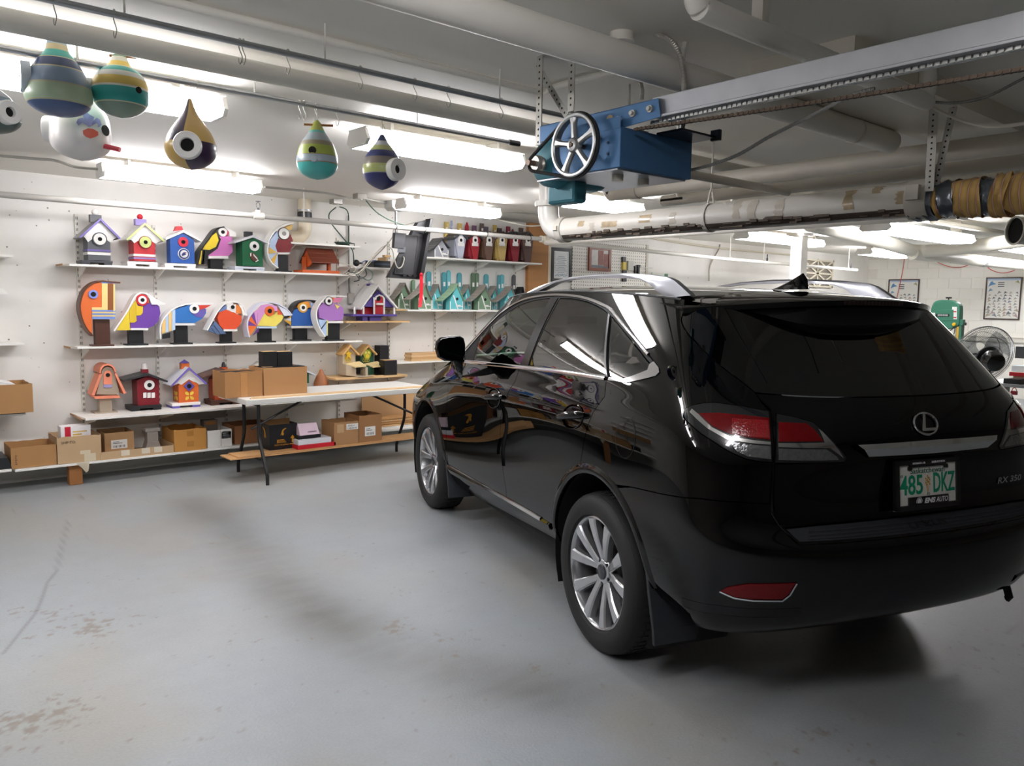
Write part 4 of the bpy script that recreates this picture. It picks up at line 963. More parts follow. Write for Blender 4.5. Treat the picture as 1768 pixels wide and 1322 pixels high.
obj('carton',B(a0,a1,7.50,7.62,z4+.03,zz1),mat('#ece9ea',.4),bx,bev=.002)
obj('red_panel',B(a0+.03,a0+.075,7.4985,7.4998,z4+.1,zz1-.004),mat('#c01c36',.4),bx)
obj('print',MB().box(a0+.09,a0+.2,7.4985,7.4998,zz1-.055,zz1-.045).box(a0+.09,a0+.16,7.4985,7.4998,zz1-.08,zz1-.068).box(a0+.09,a0+.17,7.4985,7.4998,zz1-.1,zz1-.088),mat('#d9b45a',.5),bx)
t,x0,x1,zt=pbx('brown box with a white barcode label standing behind the cardboard tray',180,231,746,7.55,z4+e,.28,CARD,worn=.0)
plabel(t,onY(192,770,7.55)[0],onY(220,770,7.55)[0],z4+.07,onY(205,759,7.55)[2],7.55)
trx0=onY(173.5,790,7.45)[0];trx1=onY(300,790,7.45)[0];trz=onY(230,775,7.45)[2]
t=thing('cardboard_tray', 'long shallow cardboard tray taped at the front', 'box',((trx0+trx1)/2,7.6,z4))
obj('base',B(trx0,trx1,7.45,7.87,z4+.0005,z4+.0025),CARD3,t)
obj('side',B(trx0,trx1,7.445,7.449,z4,trz),CARD3,t);obj('side',B(trx1-.004,trx1,7.45,7.86,z4,trz+.012),CARD3,t);obj('side',B(trx0,trx0+.004,7.45,7.86,z4,trz),CARD3,t)
for f in(.27,.55,.72):obj('tape',B(trx0+f*(trx1-trx0),trx0+f*(trx1-trx0)+.07,7.4432,7.4448,trz-.05,trz),mat('#d6cbb6',.2),t)
# grey pedestal
px0,px1=onY(253,780,7.6)[0],onY(276,780,7.6)[0];pz1=onY(264,739,7.6)[2];pz0=z4+.004
t=thing('wooden_pedestal', 'small grey wooden pedestal with a flared foot in the cardboard tray', 'pedestal',((px0+px1)/2,7.65,pz0))
GREYW=mat('#a09a92',.6,var=.1)
c_=(px0+px1)/2;hw=(px1-px0)/2
obj('column',B(c_-hw*.8,c_+hw*.8,7.6,7.6+hw*1.6,pz0+.02,pz1-.03),GREYW,t)
obj('cap',B(c_-hw*1.1,c_+hw*1.1,7.6-hw*.2,7.6+hw*1.8,pz1-.03,pz1),GREYW,t,bev=.002)
obj('foot',MB().prism([(c_-hw*1.3,pz0),(c_+hw*1.3,pz0),(c_+hw*.85,pz0+.09),(c_-hw*.85,pz0+.09)],7.59,7.6+hw*1.7),GREYW,t)
t,x0,x1,zt=pbx('tall golden brown box with torn rim and two tape patches',300,356,741,7.45,z4+e,.36,mat('#b5803c',.7,var=.08,scale=6),worn=.014)
for z_ in(z4+.04,zt-.06):obj('tape',B((x0+x1)/2-.03,(x0+x1)/2+.03,7.4478,7.4494,z_,z_+.05),mat('#a8763a',.25),t)
t,x0,x1,zt=pbx('white carton with barcode labels on the bottom shelf',358,400,742,7.46,z4+e,.3,mat('#d9d6d0',.55),group='cardboard boxes')
plabel(t,x0+(x1-x0)*.58,x1-.008,zt-.1,zt-.02,7.46);plabel(t,x0+(x1-x0)*.58,x1-.008,z4+.08,z4+.17,7.46)
obj('edge_line',B(x0+(x1-x0)*.54,x0+(x1-x0)*.555,7.4585,7.4597,z4+.01,zt-.01),mat('#6a6a6a',.6),t)
b2=thing('small_carton', 'dark small carton with an amber window behind the white barcode carton', 'box',(onY(364,730,7.7)[0],7.7,zt))
obj('carton',B(onY(352,735,7.62)[0],onY(376,735,7.62)[0],7.62,7.72,z4+.02,onY(364,725,7.62)[2]),mat('#5a5148',.6),b2)
obj('window',B(onY(355,735,7.62)[0],onY(372,735,7.62)[0],7.618,7.6198,onY(364,733,7.62)[2],onY(364,727,7.62)[2]),mat('#8a5a26',.4),b2)
t,x0,x1,zt=pbx('wide reddish brown box behind the table leg',405,470,733,7.5,z4+e,.33,mat('#8f5f3a',.7,var=.08,scale=6),worn=.006)
# black feed tray at the photo edge
t=thing('plastic_tray', 'black plastic tray at the photo edge of the bottom shelf', 'tray',(.98,7.6,.2))
obj('tray',MB().prism([(.78,.203),(1.02,.203),(.985,.31),(.78,.31)],7.46,7.75, 'Y'),mat('#1d2022',.35),t,bev=.006)
# upper left box with white foam panel
P=onY(45,711,7.43);zz=P[2]
xl=onY(57,690,7.38)[0]
t=obox('large plain brown box on the cut-off low shelf, holding a white panel',.4,xl,7.38,7.8,zz+.002,onY(30,664,7.38)[2],CARD2,worn=.008)
wp_=thing('foam_panel', 'white foam panel leaning in the large plain brown box', 'panel',(.7,7.6,zz+.05))
obj('panel',MB().hexa([(.5,7.45,zz+.02),(1.06,7.45,zz+.02),(.5,7.75,zz+.02),(1.06,7.75,zz+.02),(.5,7.45,onY(0,650,7.45)[2]+.05),(onY(26,662,7.45)[0],7.45,onY(26,663,7.45)[2]),(.5,7.75,onY(0,650,7.45)[2]+.08),(onY(26,662,7.45)[0],7.75,onY(26,663,7.45)[2])]),mat('#e6e6e6',.6),wp_)
# ------------------------------------------------------------------ folding table
TT=.74;tx0,tx1,ty0,ty1=2.655,4.62,6.655,7.38
t=thing('folding_table', 'long white plastic folding table with black bent-tube legs', 'table',((tx0+tx1)/2,(ty0+ty1)/2,0))
pl_=[]
for cx_,cy_,a0 in((tx1-.05,ty1-.05,0),(tx0+.05,ty1-.05,90),(tx0+.05,ty0+.05,180),(tx1-.05,ty0+.05,270)):
 pl_+=[(cx_+.05*math.cos(math.radians(a0+k*15)),cy_+.05*math.sin(math.radians(a0+k*15))) for k in range(7)]
obj('tabletop',MB().prism(pl_,TT-.048,TT, 'Z'),mat('#d6d5d0',.45,var=.03,scale=80),t,bev=.006)
BLK_=mat('#1b1a1a',.4,.2)
for xx,sg in((tx0+.12,1),(tx1-.12,-1)):
 for yi,yo in((6.70,6.53),(7.03,7.19)):
  obj('leg',MB().tube([(xx,yi,TT-.05),(xx,yi,.42),(xx,yi+(yo-yi)*.1,.36),(xx,yi+(yo-yi)*.9,.12),(xx,yo,.08),(xx,yo,.0)],.0155,10),BLK_,t,smooth=True)
 obj('cross_rail',MB().tube([(xx,6.68,.20),(xx,7.05,.20)],.011,8).tube([(xx,6.72,TT-.06),(xx,7.01,TT-.06)],.011,8),BLK_,t)
 obj('brace',MB().tube([(xx,6.86,.45),(xx+sg*.50,6.86,TT-.06)],.011,8),BLK_,t)
pz=.213
t=thing('plywood_plank', 'plywood plank lying across the table leg rails', 'plank',((tx0+tx1)/2,7.0,pz))
obj('ply',B(2.53,4.66,6.725,6.98,pz,pz+.010),mat('#c79a68',.6,var=.12,scale=9,kind='wood'),t)
obj('ply',B(2.60,4.68,6.735,6.97,pz+.0105,pz+.0215),mat('#c79a68',.6,var=.12,scale=9,kind='wood'),t)
ptop=pz+.0225
# boxes on the plank
def pbt(label,l,r,top,y,zb,d,m,**k):return pbx(label,l,r,top,y,zb,d,m,**k)
t,x0,x1,zt=pbx('black wine carton with gold kangaroo print',465,513,732,6.86,ptop,.22,mat('#16161a',.45))
GOLD=mat('#c58a1e',.5)
kg=[(0,0),(.012,.004),(.02,.02),(.012,.05),(.02,.075),(.036,.085),(.05,.10),(.062,.098),(.058,.106),(.046,.112),(.04,.106),(.02,.1),(.0,.085),(-.012,.06),(-.016,.035),(-.03,.01),(-.026,.004),(-.012,.022),(-.006,.02),(-.008,.004)]
obj('kangaroo_print',MB().prism([(x0+.125+a*.62,zt-.105+b*.62) for a,b in kg],6.8585,6.8596),GOLD,t)
obj('kangaroo_print',MB().prism([(6.96+a*.9,zt-.13+b*.9) for a,b in kg],x0-.0016,x0-.0004, 'X'),GOLD,t)
mb=put_text(MB(), 'PRODUCT OF AUSTRALIA',.02,((x0+x1)/2-.02,6.8585,ptop+.042),(1,0,0),(0,0,1),.14,.013,extr=.0003)
for k in range(3):mb.box(x0+.07,x0+.16-.01*k,6.8585,6.8596,ptop+.062+k*.012,ptop+.067+k*.012)
mb.box(x1-.075,x1-.02,6.8585,6.8596,ptop+.038,ptop+.045)
obj('print',mb,GOLD,t,fix=False)
obj('arrow_print',MB().prism([(x1-.055,ptop+.055),(x1-.04,ptop+.055),(x1-.04,ptop+.095),(x1-.025,ptop+.095),(x1-.0475,ptop+.125),(x1-.07,ptop+.095),(x1-.055,ptop+.095)],6.8585,6.8596),GOLD,t)
obj('carton_liner',B(x0+.01,x1-.01,7.0,7.006,ptop,zt+.03),CARD2,t)
def lidbox(label,nm,l,r,tp,bt,y,d,m,zb=None):
 x0=onY(l,tp,y)[0];x1=onY(r,tp,y)[0];z1=onY((l+r)/2,tp,y)[2];z0=zb if zb is not None else onY((l+r)/2,bt,y)[2]
 t=thing(nm,label, 'box',((x0+x1)/2,y+d/2,z0), 'small boxes on the plank');obj('carton',B(x0,x1,y,y+d,z0,z1),m,t,bev=.002);return t,x0,x1,z0,z1
t,x0,x1,z0,z1b=lidbox('flat red carton at the foot of the box stack', 'flat_carton',514,580,766,777,6.74,.2,mat('#c9202c',.45),ptop)
t,x0,x1,z0,z1c=lidbox('shallow white tray lid on the red carton', 'tray_lid',515,572,757,766,6.75,.17,mat('#d9dbe0',.5),z1b+.001)
t,x0,x1,z0,z1d=lidbox('black lidded box on the white tray', 'black_carton',514.5,554,751,757,6.78,.13,mat('#15151a',.5),z1c+.001)
xa=onY(515,745,6.80)[0];xb=onY(551,745,6.80)[0];zc=onY(533,730,6.84)[2]
t=thing('folded_card', 'pale pink folded card standing on the black lidded box', 'card',((xa+xb)/2,6.82,z1d), 'small boxes on the plank')
obj('card',MB().hexa([(xa+.01,6.785,z1d+.002),(xb,6.785,z1d+.002),(xa+.01,6.90,z1d+.002),(xb,6.90,z1d+.002),(xa+.012,6.84,zc),(xb-.01,6.84,zc),(xa+.012,6.846,zc),(xb-.01,6.846,zc)]),mat('#dcc3cf',.6),t)
obj('print',B((xa+xb)/2-.01,xb-.03,6.792,6.798,z1d+.028,z1d+.033),mat('#8a7480',.6),t)
t,x0,x1,zt=pbx('brown box with a white label at its upper corner',577,619,728,6.74,ptop,.26,mat('#a67c52',.7,var=.08,scale=6),worn=.008)
plabel(t,onY(598,735,6.74)[0],x1-.004,onY(608,741,6.74)[2],onY(608,731,6.74)[2],6.74,bars=True)
obj('tape',B(x0+.03,x0+.1,6.7378,6.7394,zt-.1,zt-.02),mat('#c3a27c',.25),t)
t,x0,x1,zt=pbx('taller brown box with a paper label in the middle',620,659,716,6.74,ptop,.30,mat('#9a6d44',.7,var=.08,scale=6),worn=.006)
plabel(t,onY(630,745,6.74)[0],onY(648,745,6.74)[0],onY(639,752,6.74)[2],onY(639,736,6.74)[2],6.74)
# on the table
zt0=TT+.001
t,x0,x1,zt=pbx('worn brown box taped down the front, on the table end',388,453,642,6.86,zt0,.3,mat('#a8794a',.7,var=.1,scale=6),worn=.016)
obj('tape',B((x0+x1)/2-.03,(x0+x1)/2+.03,6.8575,6.8594,zt0,zt-.01),mat('#b98756',.3),t)
xa,xb,zb=x0,x1,zt
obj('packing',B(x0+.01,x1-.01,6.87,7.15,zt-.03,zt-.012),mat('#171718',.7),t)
t,x0,x1,zt=pbx('large clean brown box on the table with black posts stacked in it',455,530,634,6.86,zt0,.33,mat('#b08356',.7,var=.05,scale=6))
for k,(l,r,d) in enumerate(((443,530,.0),(470,525,.08),(455,500,.16))):
 xx0,xx1=max(x0+.01,onY(l,630,6.9)[0]),min(x1-.01,onY(r,630,6.9)[0])
 tt=thing('black_post',['long black post lying flat on top of the large brown box', 'black post laid deeper in the large brown box', 'short black post laid at the back of the large brown box'][k], 'post',(xx0,6.9+d,zt), 'black painted posts')
 obj('stick',B(xx0,xx1,6.88+d,6.955+d,zt-.075,zt+.004),mat('#131314',.5),tt);obj('cut_end',B(xx0+.004,xx0+.09,6.885+d,6.95+d,zt+.0045,zt+.0065),mat('#caa676',.6),tt)
for k,(l,r,tp) in enumerate(((454,478,607),(479,505,607))):
 yy=6.92+.03*k
 xx0,xx1,z1_=onY(l,620,yy)[0],onY(r,620,yy)[0],onY((l+r)/2,tp,yy)[2]
 tt=thing('black_post',['short black post standing on the large brown box, with a pale cut top', 'wider short black post standing beside it on the large brown box'][k], 'post',((xx0+xx1)/2,yy,zt), 'black painted posts')
 obj('stick',B(xx0,xx1,yy,yy+.1,zt+.005,z1_),mat('#131314',.5),tt,bev=.002);obj('cut_end',B(xx0+.004,xx1-.004,yy+.004,yy+.096,z1_,z1_+.002),mat('#caa676',.6),tt)
for k in range(3):
 tt=thing('wood_strip',['thin pine strip along the front edge of the table', 'second thin pine strip on the table, next to the front one', 'third thin pine strip on the table, farthest from its front edge'][k], 'strip',(3.6,6.75,TT), 'pine strips on the table')
 y0_=6.69+k*.035;obj('strip',B(tx0+.05+.03*k,tx1-.02,y0_,y0_+.028,TT+.0005,TT+.008),mat(['#d9b98c', '#cfae80', '#dcc096'][k],.6,var=.1,kind='wood'),tt)
 # plywood offcuts and board beyond the table
tt=thing('plywood_sheet', 'plain plywood sheet leaning at the wall beyond the table', 'sheet',(4.6,7.85,.5))
obj('ply',B(onY(625,700,7.84)[0],5.9,7.84,7.852,zR8+.003,onY(660,683,7.84)[2]),mat('#cfa87a',.6,var=.08,kind='wood',scale=6),tt)
for k in range(4):
 tt=thing('plywood_offcut',['lowest ragged plywood offcut on the low white shelf', 'second ragged plywood offcut from the bottom of the low pile', 'third ragged plywood offcut in the low pile', 'uppermost ragged plywood offcut of the low pile'][k], 'offcut',(4.9,7.6,zR8+.003+k*.022), 'plywood offcuts')
 obj('ply',B(4.38+.03*(k%2),5.2-.08*k,7.53+.02*k,7.8,zR8+.002+k*.022,zR8+.018+k*.022),mat(['#c9a06c', '#b98d5a', '#d1aa78', '#b58a58'][k],.65,var=.15,kind='wood'),tt)
for k in range(4):
 tt=thing('pine_board',['lowest pine board of the stack behind the car mirror', 'second pine board of the stack behind the car mirror', 'third pine board of the stack behind the car mirror', 'top pine board of the stack behind the car mirror'][k], 'board',(5.2,7.7,zR5+.001+k*.023), 'pine boards behind the car mirror')
 obj('plank',B(onY(710,610,7.65)[0]+.01*(k%2),5.9,7.65,7.8,zR5+.001+k*.0235,zR5+.023+k*.0235),mat(['#d0ac7c', '#c59e6c', '#d6b486', '#cfa878'][k],.6,var=.12,kind='wood',scale=14),tt)
tt=thing('pine_board', 'thin pale pine board lying in front of the stack behind the car mirror', 'board',(5.2,7.6,zR5), 'pine boards behind the car mirror')
obj('plank',B(onY(727,617,7.61)[0],5.7,7.605,7.64,zR5+.001,zR5+.012),mat('#dcc39a',.6,kind='wood'),tt)
# brown timber post at the wall, framed things, pegboard
tt=thing('timber_board', 'broad upright brown timber board on the wall end', 'board',(7.07,WALLY,1.2))
obj('plank',B(6.92,7.27,WALLY-.06,WALLY-.002,.02,CEIL-.005),mat('#b07a44',.55,var=.2,scale=5,kind='grainx'),tt);obj('edge_strip',B(7.272,7.33,WALLY-.05,WALLY-.002,.02,CEIL-.005),mat('#d9cdb8',.6),tt)
def wallrect(nm,label,cat,l,r,tp,bt,frame,fw,fill,y=WALLY-.002,mat_=None,margin=0,group=None):
 a=onY(l,tp,y);b=onY(r,tp,y);c=onY(l,bt,y);x0,x1,z1,z0=a[0],b[0],(a[2]+b[2])/2,c[2]
 t=thing(nm,label,cat,((x0+x1)/2,y,z0),group)
 obj('frame',MB().box(x0,x0+fw,y-.025,y,z0,z1).box(x1-fw,x1,y-.025,y,z0,z1).box(x0+fw,x1-fw,y-.025,y,z1-fw,z1).box(x0+fw,x1-fw,y-.025,y,z0,z0+fw),frame,t)
 obj('sheet',B(x0+fw,x1-fw,y-.012,y-.001,z0+fw,z1-fw),fill,t)
 return t,x0,x1,z0,z1
t,x0,x1,z0,z1_=wallrect('framed_certificate', 'black framed certificate on white paper beside the timber board', 'picture',951,986,428,486,mat('#151517',.4),.045,mat('#e8eaea',.4))
mb=MB();cx_=(x0+x1)/2
for k in range(11):mb.box(cx_-.06-.02*(k%3),cx_+.06+.02*(k%3),WALLY-.0152,WALLY-.0141,z1_-.12-k*.024,z1_-.113-k*.024)
obj('print',mb,mat('#9aa4b4',.6),t)
mb=MB()
for k in range(9):mb.sphere((cx_-.1+.025*k,WALLY-.0145,z0+.085+.008*math.sin(k*1.7)),.008,6)
for k in range(12):
 for s_ in(-1,1):mb.sphere((cx_+s_*.115,WALLY-.0145,z0+.12+.024*k),.0045,6)
obj('crest_print',mb,mat('#7ea6bd',.6),t)
t=thing('photo_collage', 'strip of pinned colour photographs between certificate and framed picture', 'photos',(7.85,WALLY,1.9))
cols=[['#5a4038', '#55684c'],['#3f79a8', '#7c8f7c'],['#4c5a70', '#5f7358'],['#8e8a88', '#47603f']]
for i in range(2):
 for j in range(4):
  a=onY(986+i*12,429+j*14,WALLY-.004);b=onY(998+i*11,443+j*14,WALLY-.004)
  o=obj('photo',B(a[0],b[0],WALLY-.007-.001*((i+j)%2),WALLY-.004,b[2],a[2]),mat(cols[j][i],.35,var=.6,scale=16),t)
t,x0,x1,z0,z1_=wallrect('framed_picture', 'red-brown framed picture of a brick building on the pegboard', 'picture',1016,1054,426,467,mat('#7e3d22',.4),.045,mat('#b9b4ae',.4,var=.3,scale=14),y=WALLY-.026)
W_=x1-x0;H_=z1_-z0
obj('building_print',MB().box(x0+W_*.42,x0+W_*.66,WALLY-.0405,WALLY-.0385,z0+H_*.25,z0+H_*.85).box(x0+W_*.68,x1-.05,WALLY-.0405,WALLY-.0385,z0+H_*.2,z0+H_*.72),mat('#95655c',.6,var=.4,scale=30),t)
obj('street_print',B(x0+.05,x1-.05,WALLY-.0402,WALLY-.0386,z0+.05,z0+H_*.24),mat('#7d8187',.6,var=.5,scale=25),t)
pgm=bpy.data.materials.new('pegboard');pgm.use_nodes=True
N=pgm.node_tree.nodes;L=pgm.node_tree.links;tc=N.new('ShaderNodeTexCoord');sx_=N.new('ShaderNodeSeparateXYZ');L.new(tc.outputs['Object'],sx_.inputs[0])
ds=[]
for ax_ in('X', 'Z'):
 m1=N.new('ShaderNodeMath');m1 .operation='MULTIPLY';m1 .inputs[1].default_value=1/.045;L.new(sx_.outputs[ax_],m1 .inputs[0])
 m2=N.new('ShaderNodeMath');m2 .operation='FRACT';L.new(m1 .outputs[0],m2 .inputs[0]);m3=N.new('ShaderNodeMath');m3 .operation='SUBTRACT';m3 .inputs[1].default_value=.5;L.new(m2 .outputs[0],m3 .inputs[0])
 m4=N.new('ShaderNodeMath');m4 .operation='POWER';m4 .inputs[1].default_value=2;L.new(m3 .outputs[0],m4 .inputs[0]);ds.append(m4)
ad=N.new('ShaderNodeMath');ad.operation='ADD';L.new(ds[0].outputs[0],ad.inputs[0]);L.new(ds[1].outputs[0],ad.inputs[1])
lt=N.new('ShaderNodeMath');lt.operation='LESS_THAN';lt.inputs[1].default_value=.035;L.new(ad.outputs[0],lt.inputs[0])
mx=N.new('ShaderNodeMix');mx.data_type='RGBA';mx.inputs['A'].default_value=lin('#e2dfd6');mx.inputs['B'].default_value=lin('#77736b');L.new(lt.outputs[0],mx.inputs['Factor']);L.new(mx.outputs['Result'],N['Principled BSDF'].inputs['Base Color'])
t=thing('pegboard', 'white pegboard panel behind the framed picture', 'board',(8.6,WALLY,1.3))
obj('panel',B(7.76,9.30,WALLY-.02,WALLY-.003,1.0,2.5),pgm,t);obj('edge_batten',B(9.30,9.35,WALLY-.03,WALLY-.002,1.0,2.5),mat('#c9c3b6',.6),t)
def hangtool(nm,label,parts):
 a=onY(*parts[0][0],WALLY-.04);t=thing(nm,label, 'tool',a, 'tools on the pegboard')
 for(p0,p1,c,pn) in parts:
  q0=onY(*p0,WALLY-.05);q1=onY(*p1,WALLY-.05)
  obj(pn,B(min(q0[0],q1[0]),max(q0[0],q1[0]),WALLY-.05,WALLY-.022,min(q0[2],q1[2]),max(q0[2],q1[2])),mat(c,.45),t,bev=.003)
hangtool('spirit_level', 'long black and yellow spirit level hanging on the pegboard',[((1075.5,443),(1081,452), '#16171a', 'body'),((1076,452),(1081.5,466), '#c9b23a', 'panel'),((1076,466),(1082,486), '#2a2a26', 'lower_body')])
hangtool('metal_square', 'pale steel plate hanging right of the spirit level',[((1085,450),(1094,467), '#bdbdb4', 'blade')])
hangtool('black_clamp', 'thin black clamp bar hanging near the pegboard edge',[((1097,461),(1099,472), '#1f1f20', 'bar'),((1096,459),(1100,462), '#1f1f20', 'jaw')])
hangtool('hand_saw', 'slanted thin dark saw blade hanging near the pegboard edge',[((1102,458),(1104.5,473), '#2c2d30', 'blade'),((1101,457),(1106,460), '#1a1a1a', 'grip')])
hangtool('steel_rule', 'pale horizontal steel rule poking past the pegboard edge',[((1106,460.5),(1127,463), '#cfcfc8', 'blade')])
# cables, box and pipes on the wall near the television
def cable(nm,label,pts,r,c,cat='cable',n=6,rough=.5,group=None,metal=0):
 t=tag(obj(nm,MB().tube(smooth_path(pts,6),r,n),mat(c,rough,metal),smooth=True),label,cat,group);return t
 # ================================================================== BIRDHOUSES
YF=7.64  # front faces of the painted houses
def crop(o,s):return lambda p,y=YF:onY(o[0]+p[0]/s,o[1]+p[1]/s,y)
CA=crop((100,340),5.083);CB=crop((360,340),5.083);CC7=crop((600,340),4.911);C8=crop((0,580),4.42);CT=crop((340,580),4.21)
def xz(c,pts,y=YF):return[(lambda q:(q[0],q[2]))(c(p,y)) for p in pts]
BLACKP=mat('#141416',.5)
def pm(c,rough=.45):return mat(c,rough,var=.05,scale=30)
def plate_(nm,c,pts,y0,y1,m,parent,yref=YF):return obj(nm,MB().prism(xz(c,pts,yref),y0,y1),m,parent)
def disc(mb,c,r,y0,y1,n=28):return mb.prism([(c[0]+r*math.cos(a),c[1]+r*math.sin(a)) for a in np.linspace(0,2*math.pi,n,endpoint=False)],y0,y1)
def eye(parent,c,ctr,rings,scale,y=YF,hole=None):
 """rings: (radius px, colour) from the outside in"""
 p=c(ctr,y);o=(p[0],p[2]);k=0;depth=5.3/1367 if False else 1
 for r,col in rings:
  rm=abs(c((ctr[0]+r,ctr[1]),y)[0]-p[0])*.5+abs(c((ctr[0],ctr[1]+r),y)[2]-p[2])*.5
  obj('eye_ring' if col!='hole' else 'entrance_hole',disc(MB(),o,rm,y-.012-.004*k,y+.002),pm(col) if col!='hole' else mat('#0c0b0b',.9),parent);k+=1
def bandroof(nm,c,pts,y0,y1,th,m,parent,side=1):
 P=xz(c,smooth_path(pts,5),y0+.012);n=len(P);out=[]
 for i in range(n):
  a=np.array(P[max(i-1,0)]);b=np.array(P[min(i+1,n-1)]);t=b-a;t/=np.linalg.norm(t)+1e-9
  out.append(tuple(np.array(P[i])+side*th*np.array([-t[1],t[0]])))
 mb=MB();vs=[]
 for p,q in zip(P,out):vs+=[(p[0],y0,p[1]),(p[0],y1,p[1]),(q[0],y1,q[1]),(q[0],y0,q[1])]
 mb.add(vs,[(i*4+k,i*4+(k+1)%4,(i+1)*4+(k+1)%4,(i+1)*4+k) for i in range(n-1) for k in range(4)]+[(0,1,2,3),tuple((n-1)*4+k for k in(3,2,1,0))])
 return obj(nm,mb,m,parent,smooth=True)
def bird(label,c,body,bcol,inlays,band,bandcol,eyec,rings,base,post,foot,shz,postcol='#17181a',basecol='#e4e2de',extra=(),th=.012,T=.10,group='bird-shaped birdhouses',YF=7.62):
 q=c(((post[0]+post[1])/2,post[3]),YF);t=thing('birdhouse',label, 'birdhouse',(q[0],YF+.06,shz),group)
 obj('body',MB().prism(xz(c,body,YF),YF,YF+T),pm(bcol),t)
 for i,(nm,pts,col) in enumerate(inlays):obj(nm,MB().prism(xz(c,pts,YF),YF-.004-.0011*(i%3),YF+(T*.8 if nm in('beak', 'tail', 'wing', 'crown') else.001)),pm(col),t)
 if band:bandroof('curved_roof',c,band,YF-.012,YF+T+.012,th,pm(bandcol),t)
 for nm,pts,col in extra:obj(nm,MB().prism(xz(c,pts,YF),YF-.014,YF+T+.014),pm(col),t)
 eye(t,c,eyec,rings,1,YF)
 if base:obj('base_strip',MB().prism(xz(c,[(base[0],base[2]),(base[1],base[2]),(base[1],base[3]),(base[0],base[3])],YF),YF-.006,YF+T),pm(basecol),t)
 a,b=c((post[0],post[2]),YF),c((post[1],post[2]),YF);
 obj('post',B(a[0],b[0],YF+.03,YF+min(T,.03+(b[0]-a[0])),shz+.012,a[2]),pm(postcol),t)
 a,b=c((foot[0],foot[2]),YF),c((foot[1],foot[2]),YF);w=b[0]-a[0]
 obj('foot',B(a[0],b[0],YF-.01,YF+min(w,T)+.005,shz+.001,shz+.014),pm(postcol),t,bev=.002)
 return t
W='#eceae6'
zs2=z2;zs1=z1
bird('orange pelican birdhouse with blue stripes on a brown post',CA,[(385,745),(300,765),(235,822),(200,900),(190,970),(210,1068),(252,1155),(300,1212),(300,1070),(485,1070),(485,760)], '#d9692c',
[('throat',[(385,757),(435,757),(435,990),(297,990),(297,968),(385,968)], '#e8cf86'),('bill',[(435,760),(485,765),(485,990),(435,990)], '#8a4f22'),('bill_edge',[(485,765),(499,768),(499,1000),(485,1000)], '#e8cf86'),
('stripe',[(297,990),(505,993),(505,1006),(297,1004)], '#6f8fd0'),('stripe',[(300,1006),(500,1008),(500,1020),(300,1018)], '#e8cf86'),('stripe',[(297,1020),(505,1022),(505,1034),(297,1034)], '#6f8fd0'),('stripe',[(300,1036),(500,1036),(500,1048),(300,1048)], '#e8cf86'),('stripe',[(300,1050),(500,1050),(500,1070),(300,1070)], '#6f8fd0'),
('cap_stripe',[(375,742),(520,746),(520,757),(385,757)], '#6f8fd0')],
[(545,746),(450,738),(375,732),(300,752),(230,812),(196,890),(185,970),(205,1072),(248,1162),(302,1222)], '#5a3018',(308,853),[(40, '#7f8fd6'),(22, 'hole')],None,(330,462,1075,1260),(297,493,1262,1278),zs2,postcol='#4a2a1c')
bird('purple bird-shaped house with yellow feathers and a white beak',CA,[(690,930),(780,925),(860,935),(890,960),(900,1020),(880,1090),(840,1130),(790,1150),(635,1150),(632,1060)], '#6a3f9c',
[('feather',[(680,900),(700,955),(746,958),(744,1015),(725,1038),(688,1040),(684,950)], '#d8b92c'),('feather',[(680,905),(686,1040),(690,1085),(672,1102),(630,1102),(625,985)], '#d0b026'),('feather',[(622,990),(632,1168),(512,1170)], '#dcc032'),('cheek',[(782,888),(802,932),(775,930)], '#e08a2c')],
[(495,1178),(560,1085),(620,990),(668,895),(700,858),(732,846),(775,856),(830,888),(885,922),(937,944)],W,(738,903),[(52, '#c0202c'),(36,W),(17, 'hole')],(637,790,1150,1168),(632,758,1170,1262),(598,792,1260,1275),zs2,
extra=[('beak',[(775,858),(830,890),(885,924),(935,944),(820,944),(800,890)],W)])
bird('blue long-beaked bird house with cream and pale blue tail stripes',CA,[(1030,985),(1155,948),(1240,948),(1300,985),(1300,1020),(1270,1065),(1200,1105),(1030,1105)], '#2f6fb4',
[('throat',[(1165,1010),(1240,990),(1302,985),(1270,1060),(1210,1050)], '#6a5aa8'),('beak',[(1235,950),(1345,948),(1292,976),(1235,992)], '#c8402e'),
('tail_stripe',[(912,1115),(943,1052),(943,1188),(912,1200)], '#e6c07a'),('tail_stripe',[(945,1050),(970,1020),(970,1180),(945,1188)], '#b5cbe4'),('tail_stripe',[(972,1018),(998,1000),(998,1172),(972,1180)], '#e6c07a'),('tail_stripe',[(1000,998),(1028,985),(1028,1165),(1000,1172)], '#b5cbe4'),('tail_tip',[(915,1205),(985,1188),(985,1235),(915,1245)], '#1a1a1c')],
[(905,1245),(903,1150),(920,1090),(960,1035),(1010,990),(1080,957),(1170,939),(1270,938),(1365,941)],W,(1195,980),[(42,W),(18, 'hole')],(1030,1200,1107,1127),(1042,1148,1130,1258),(1010,1182,1257,1272),zs2)
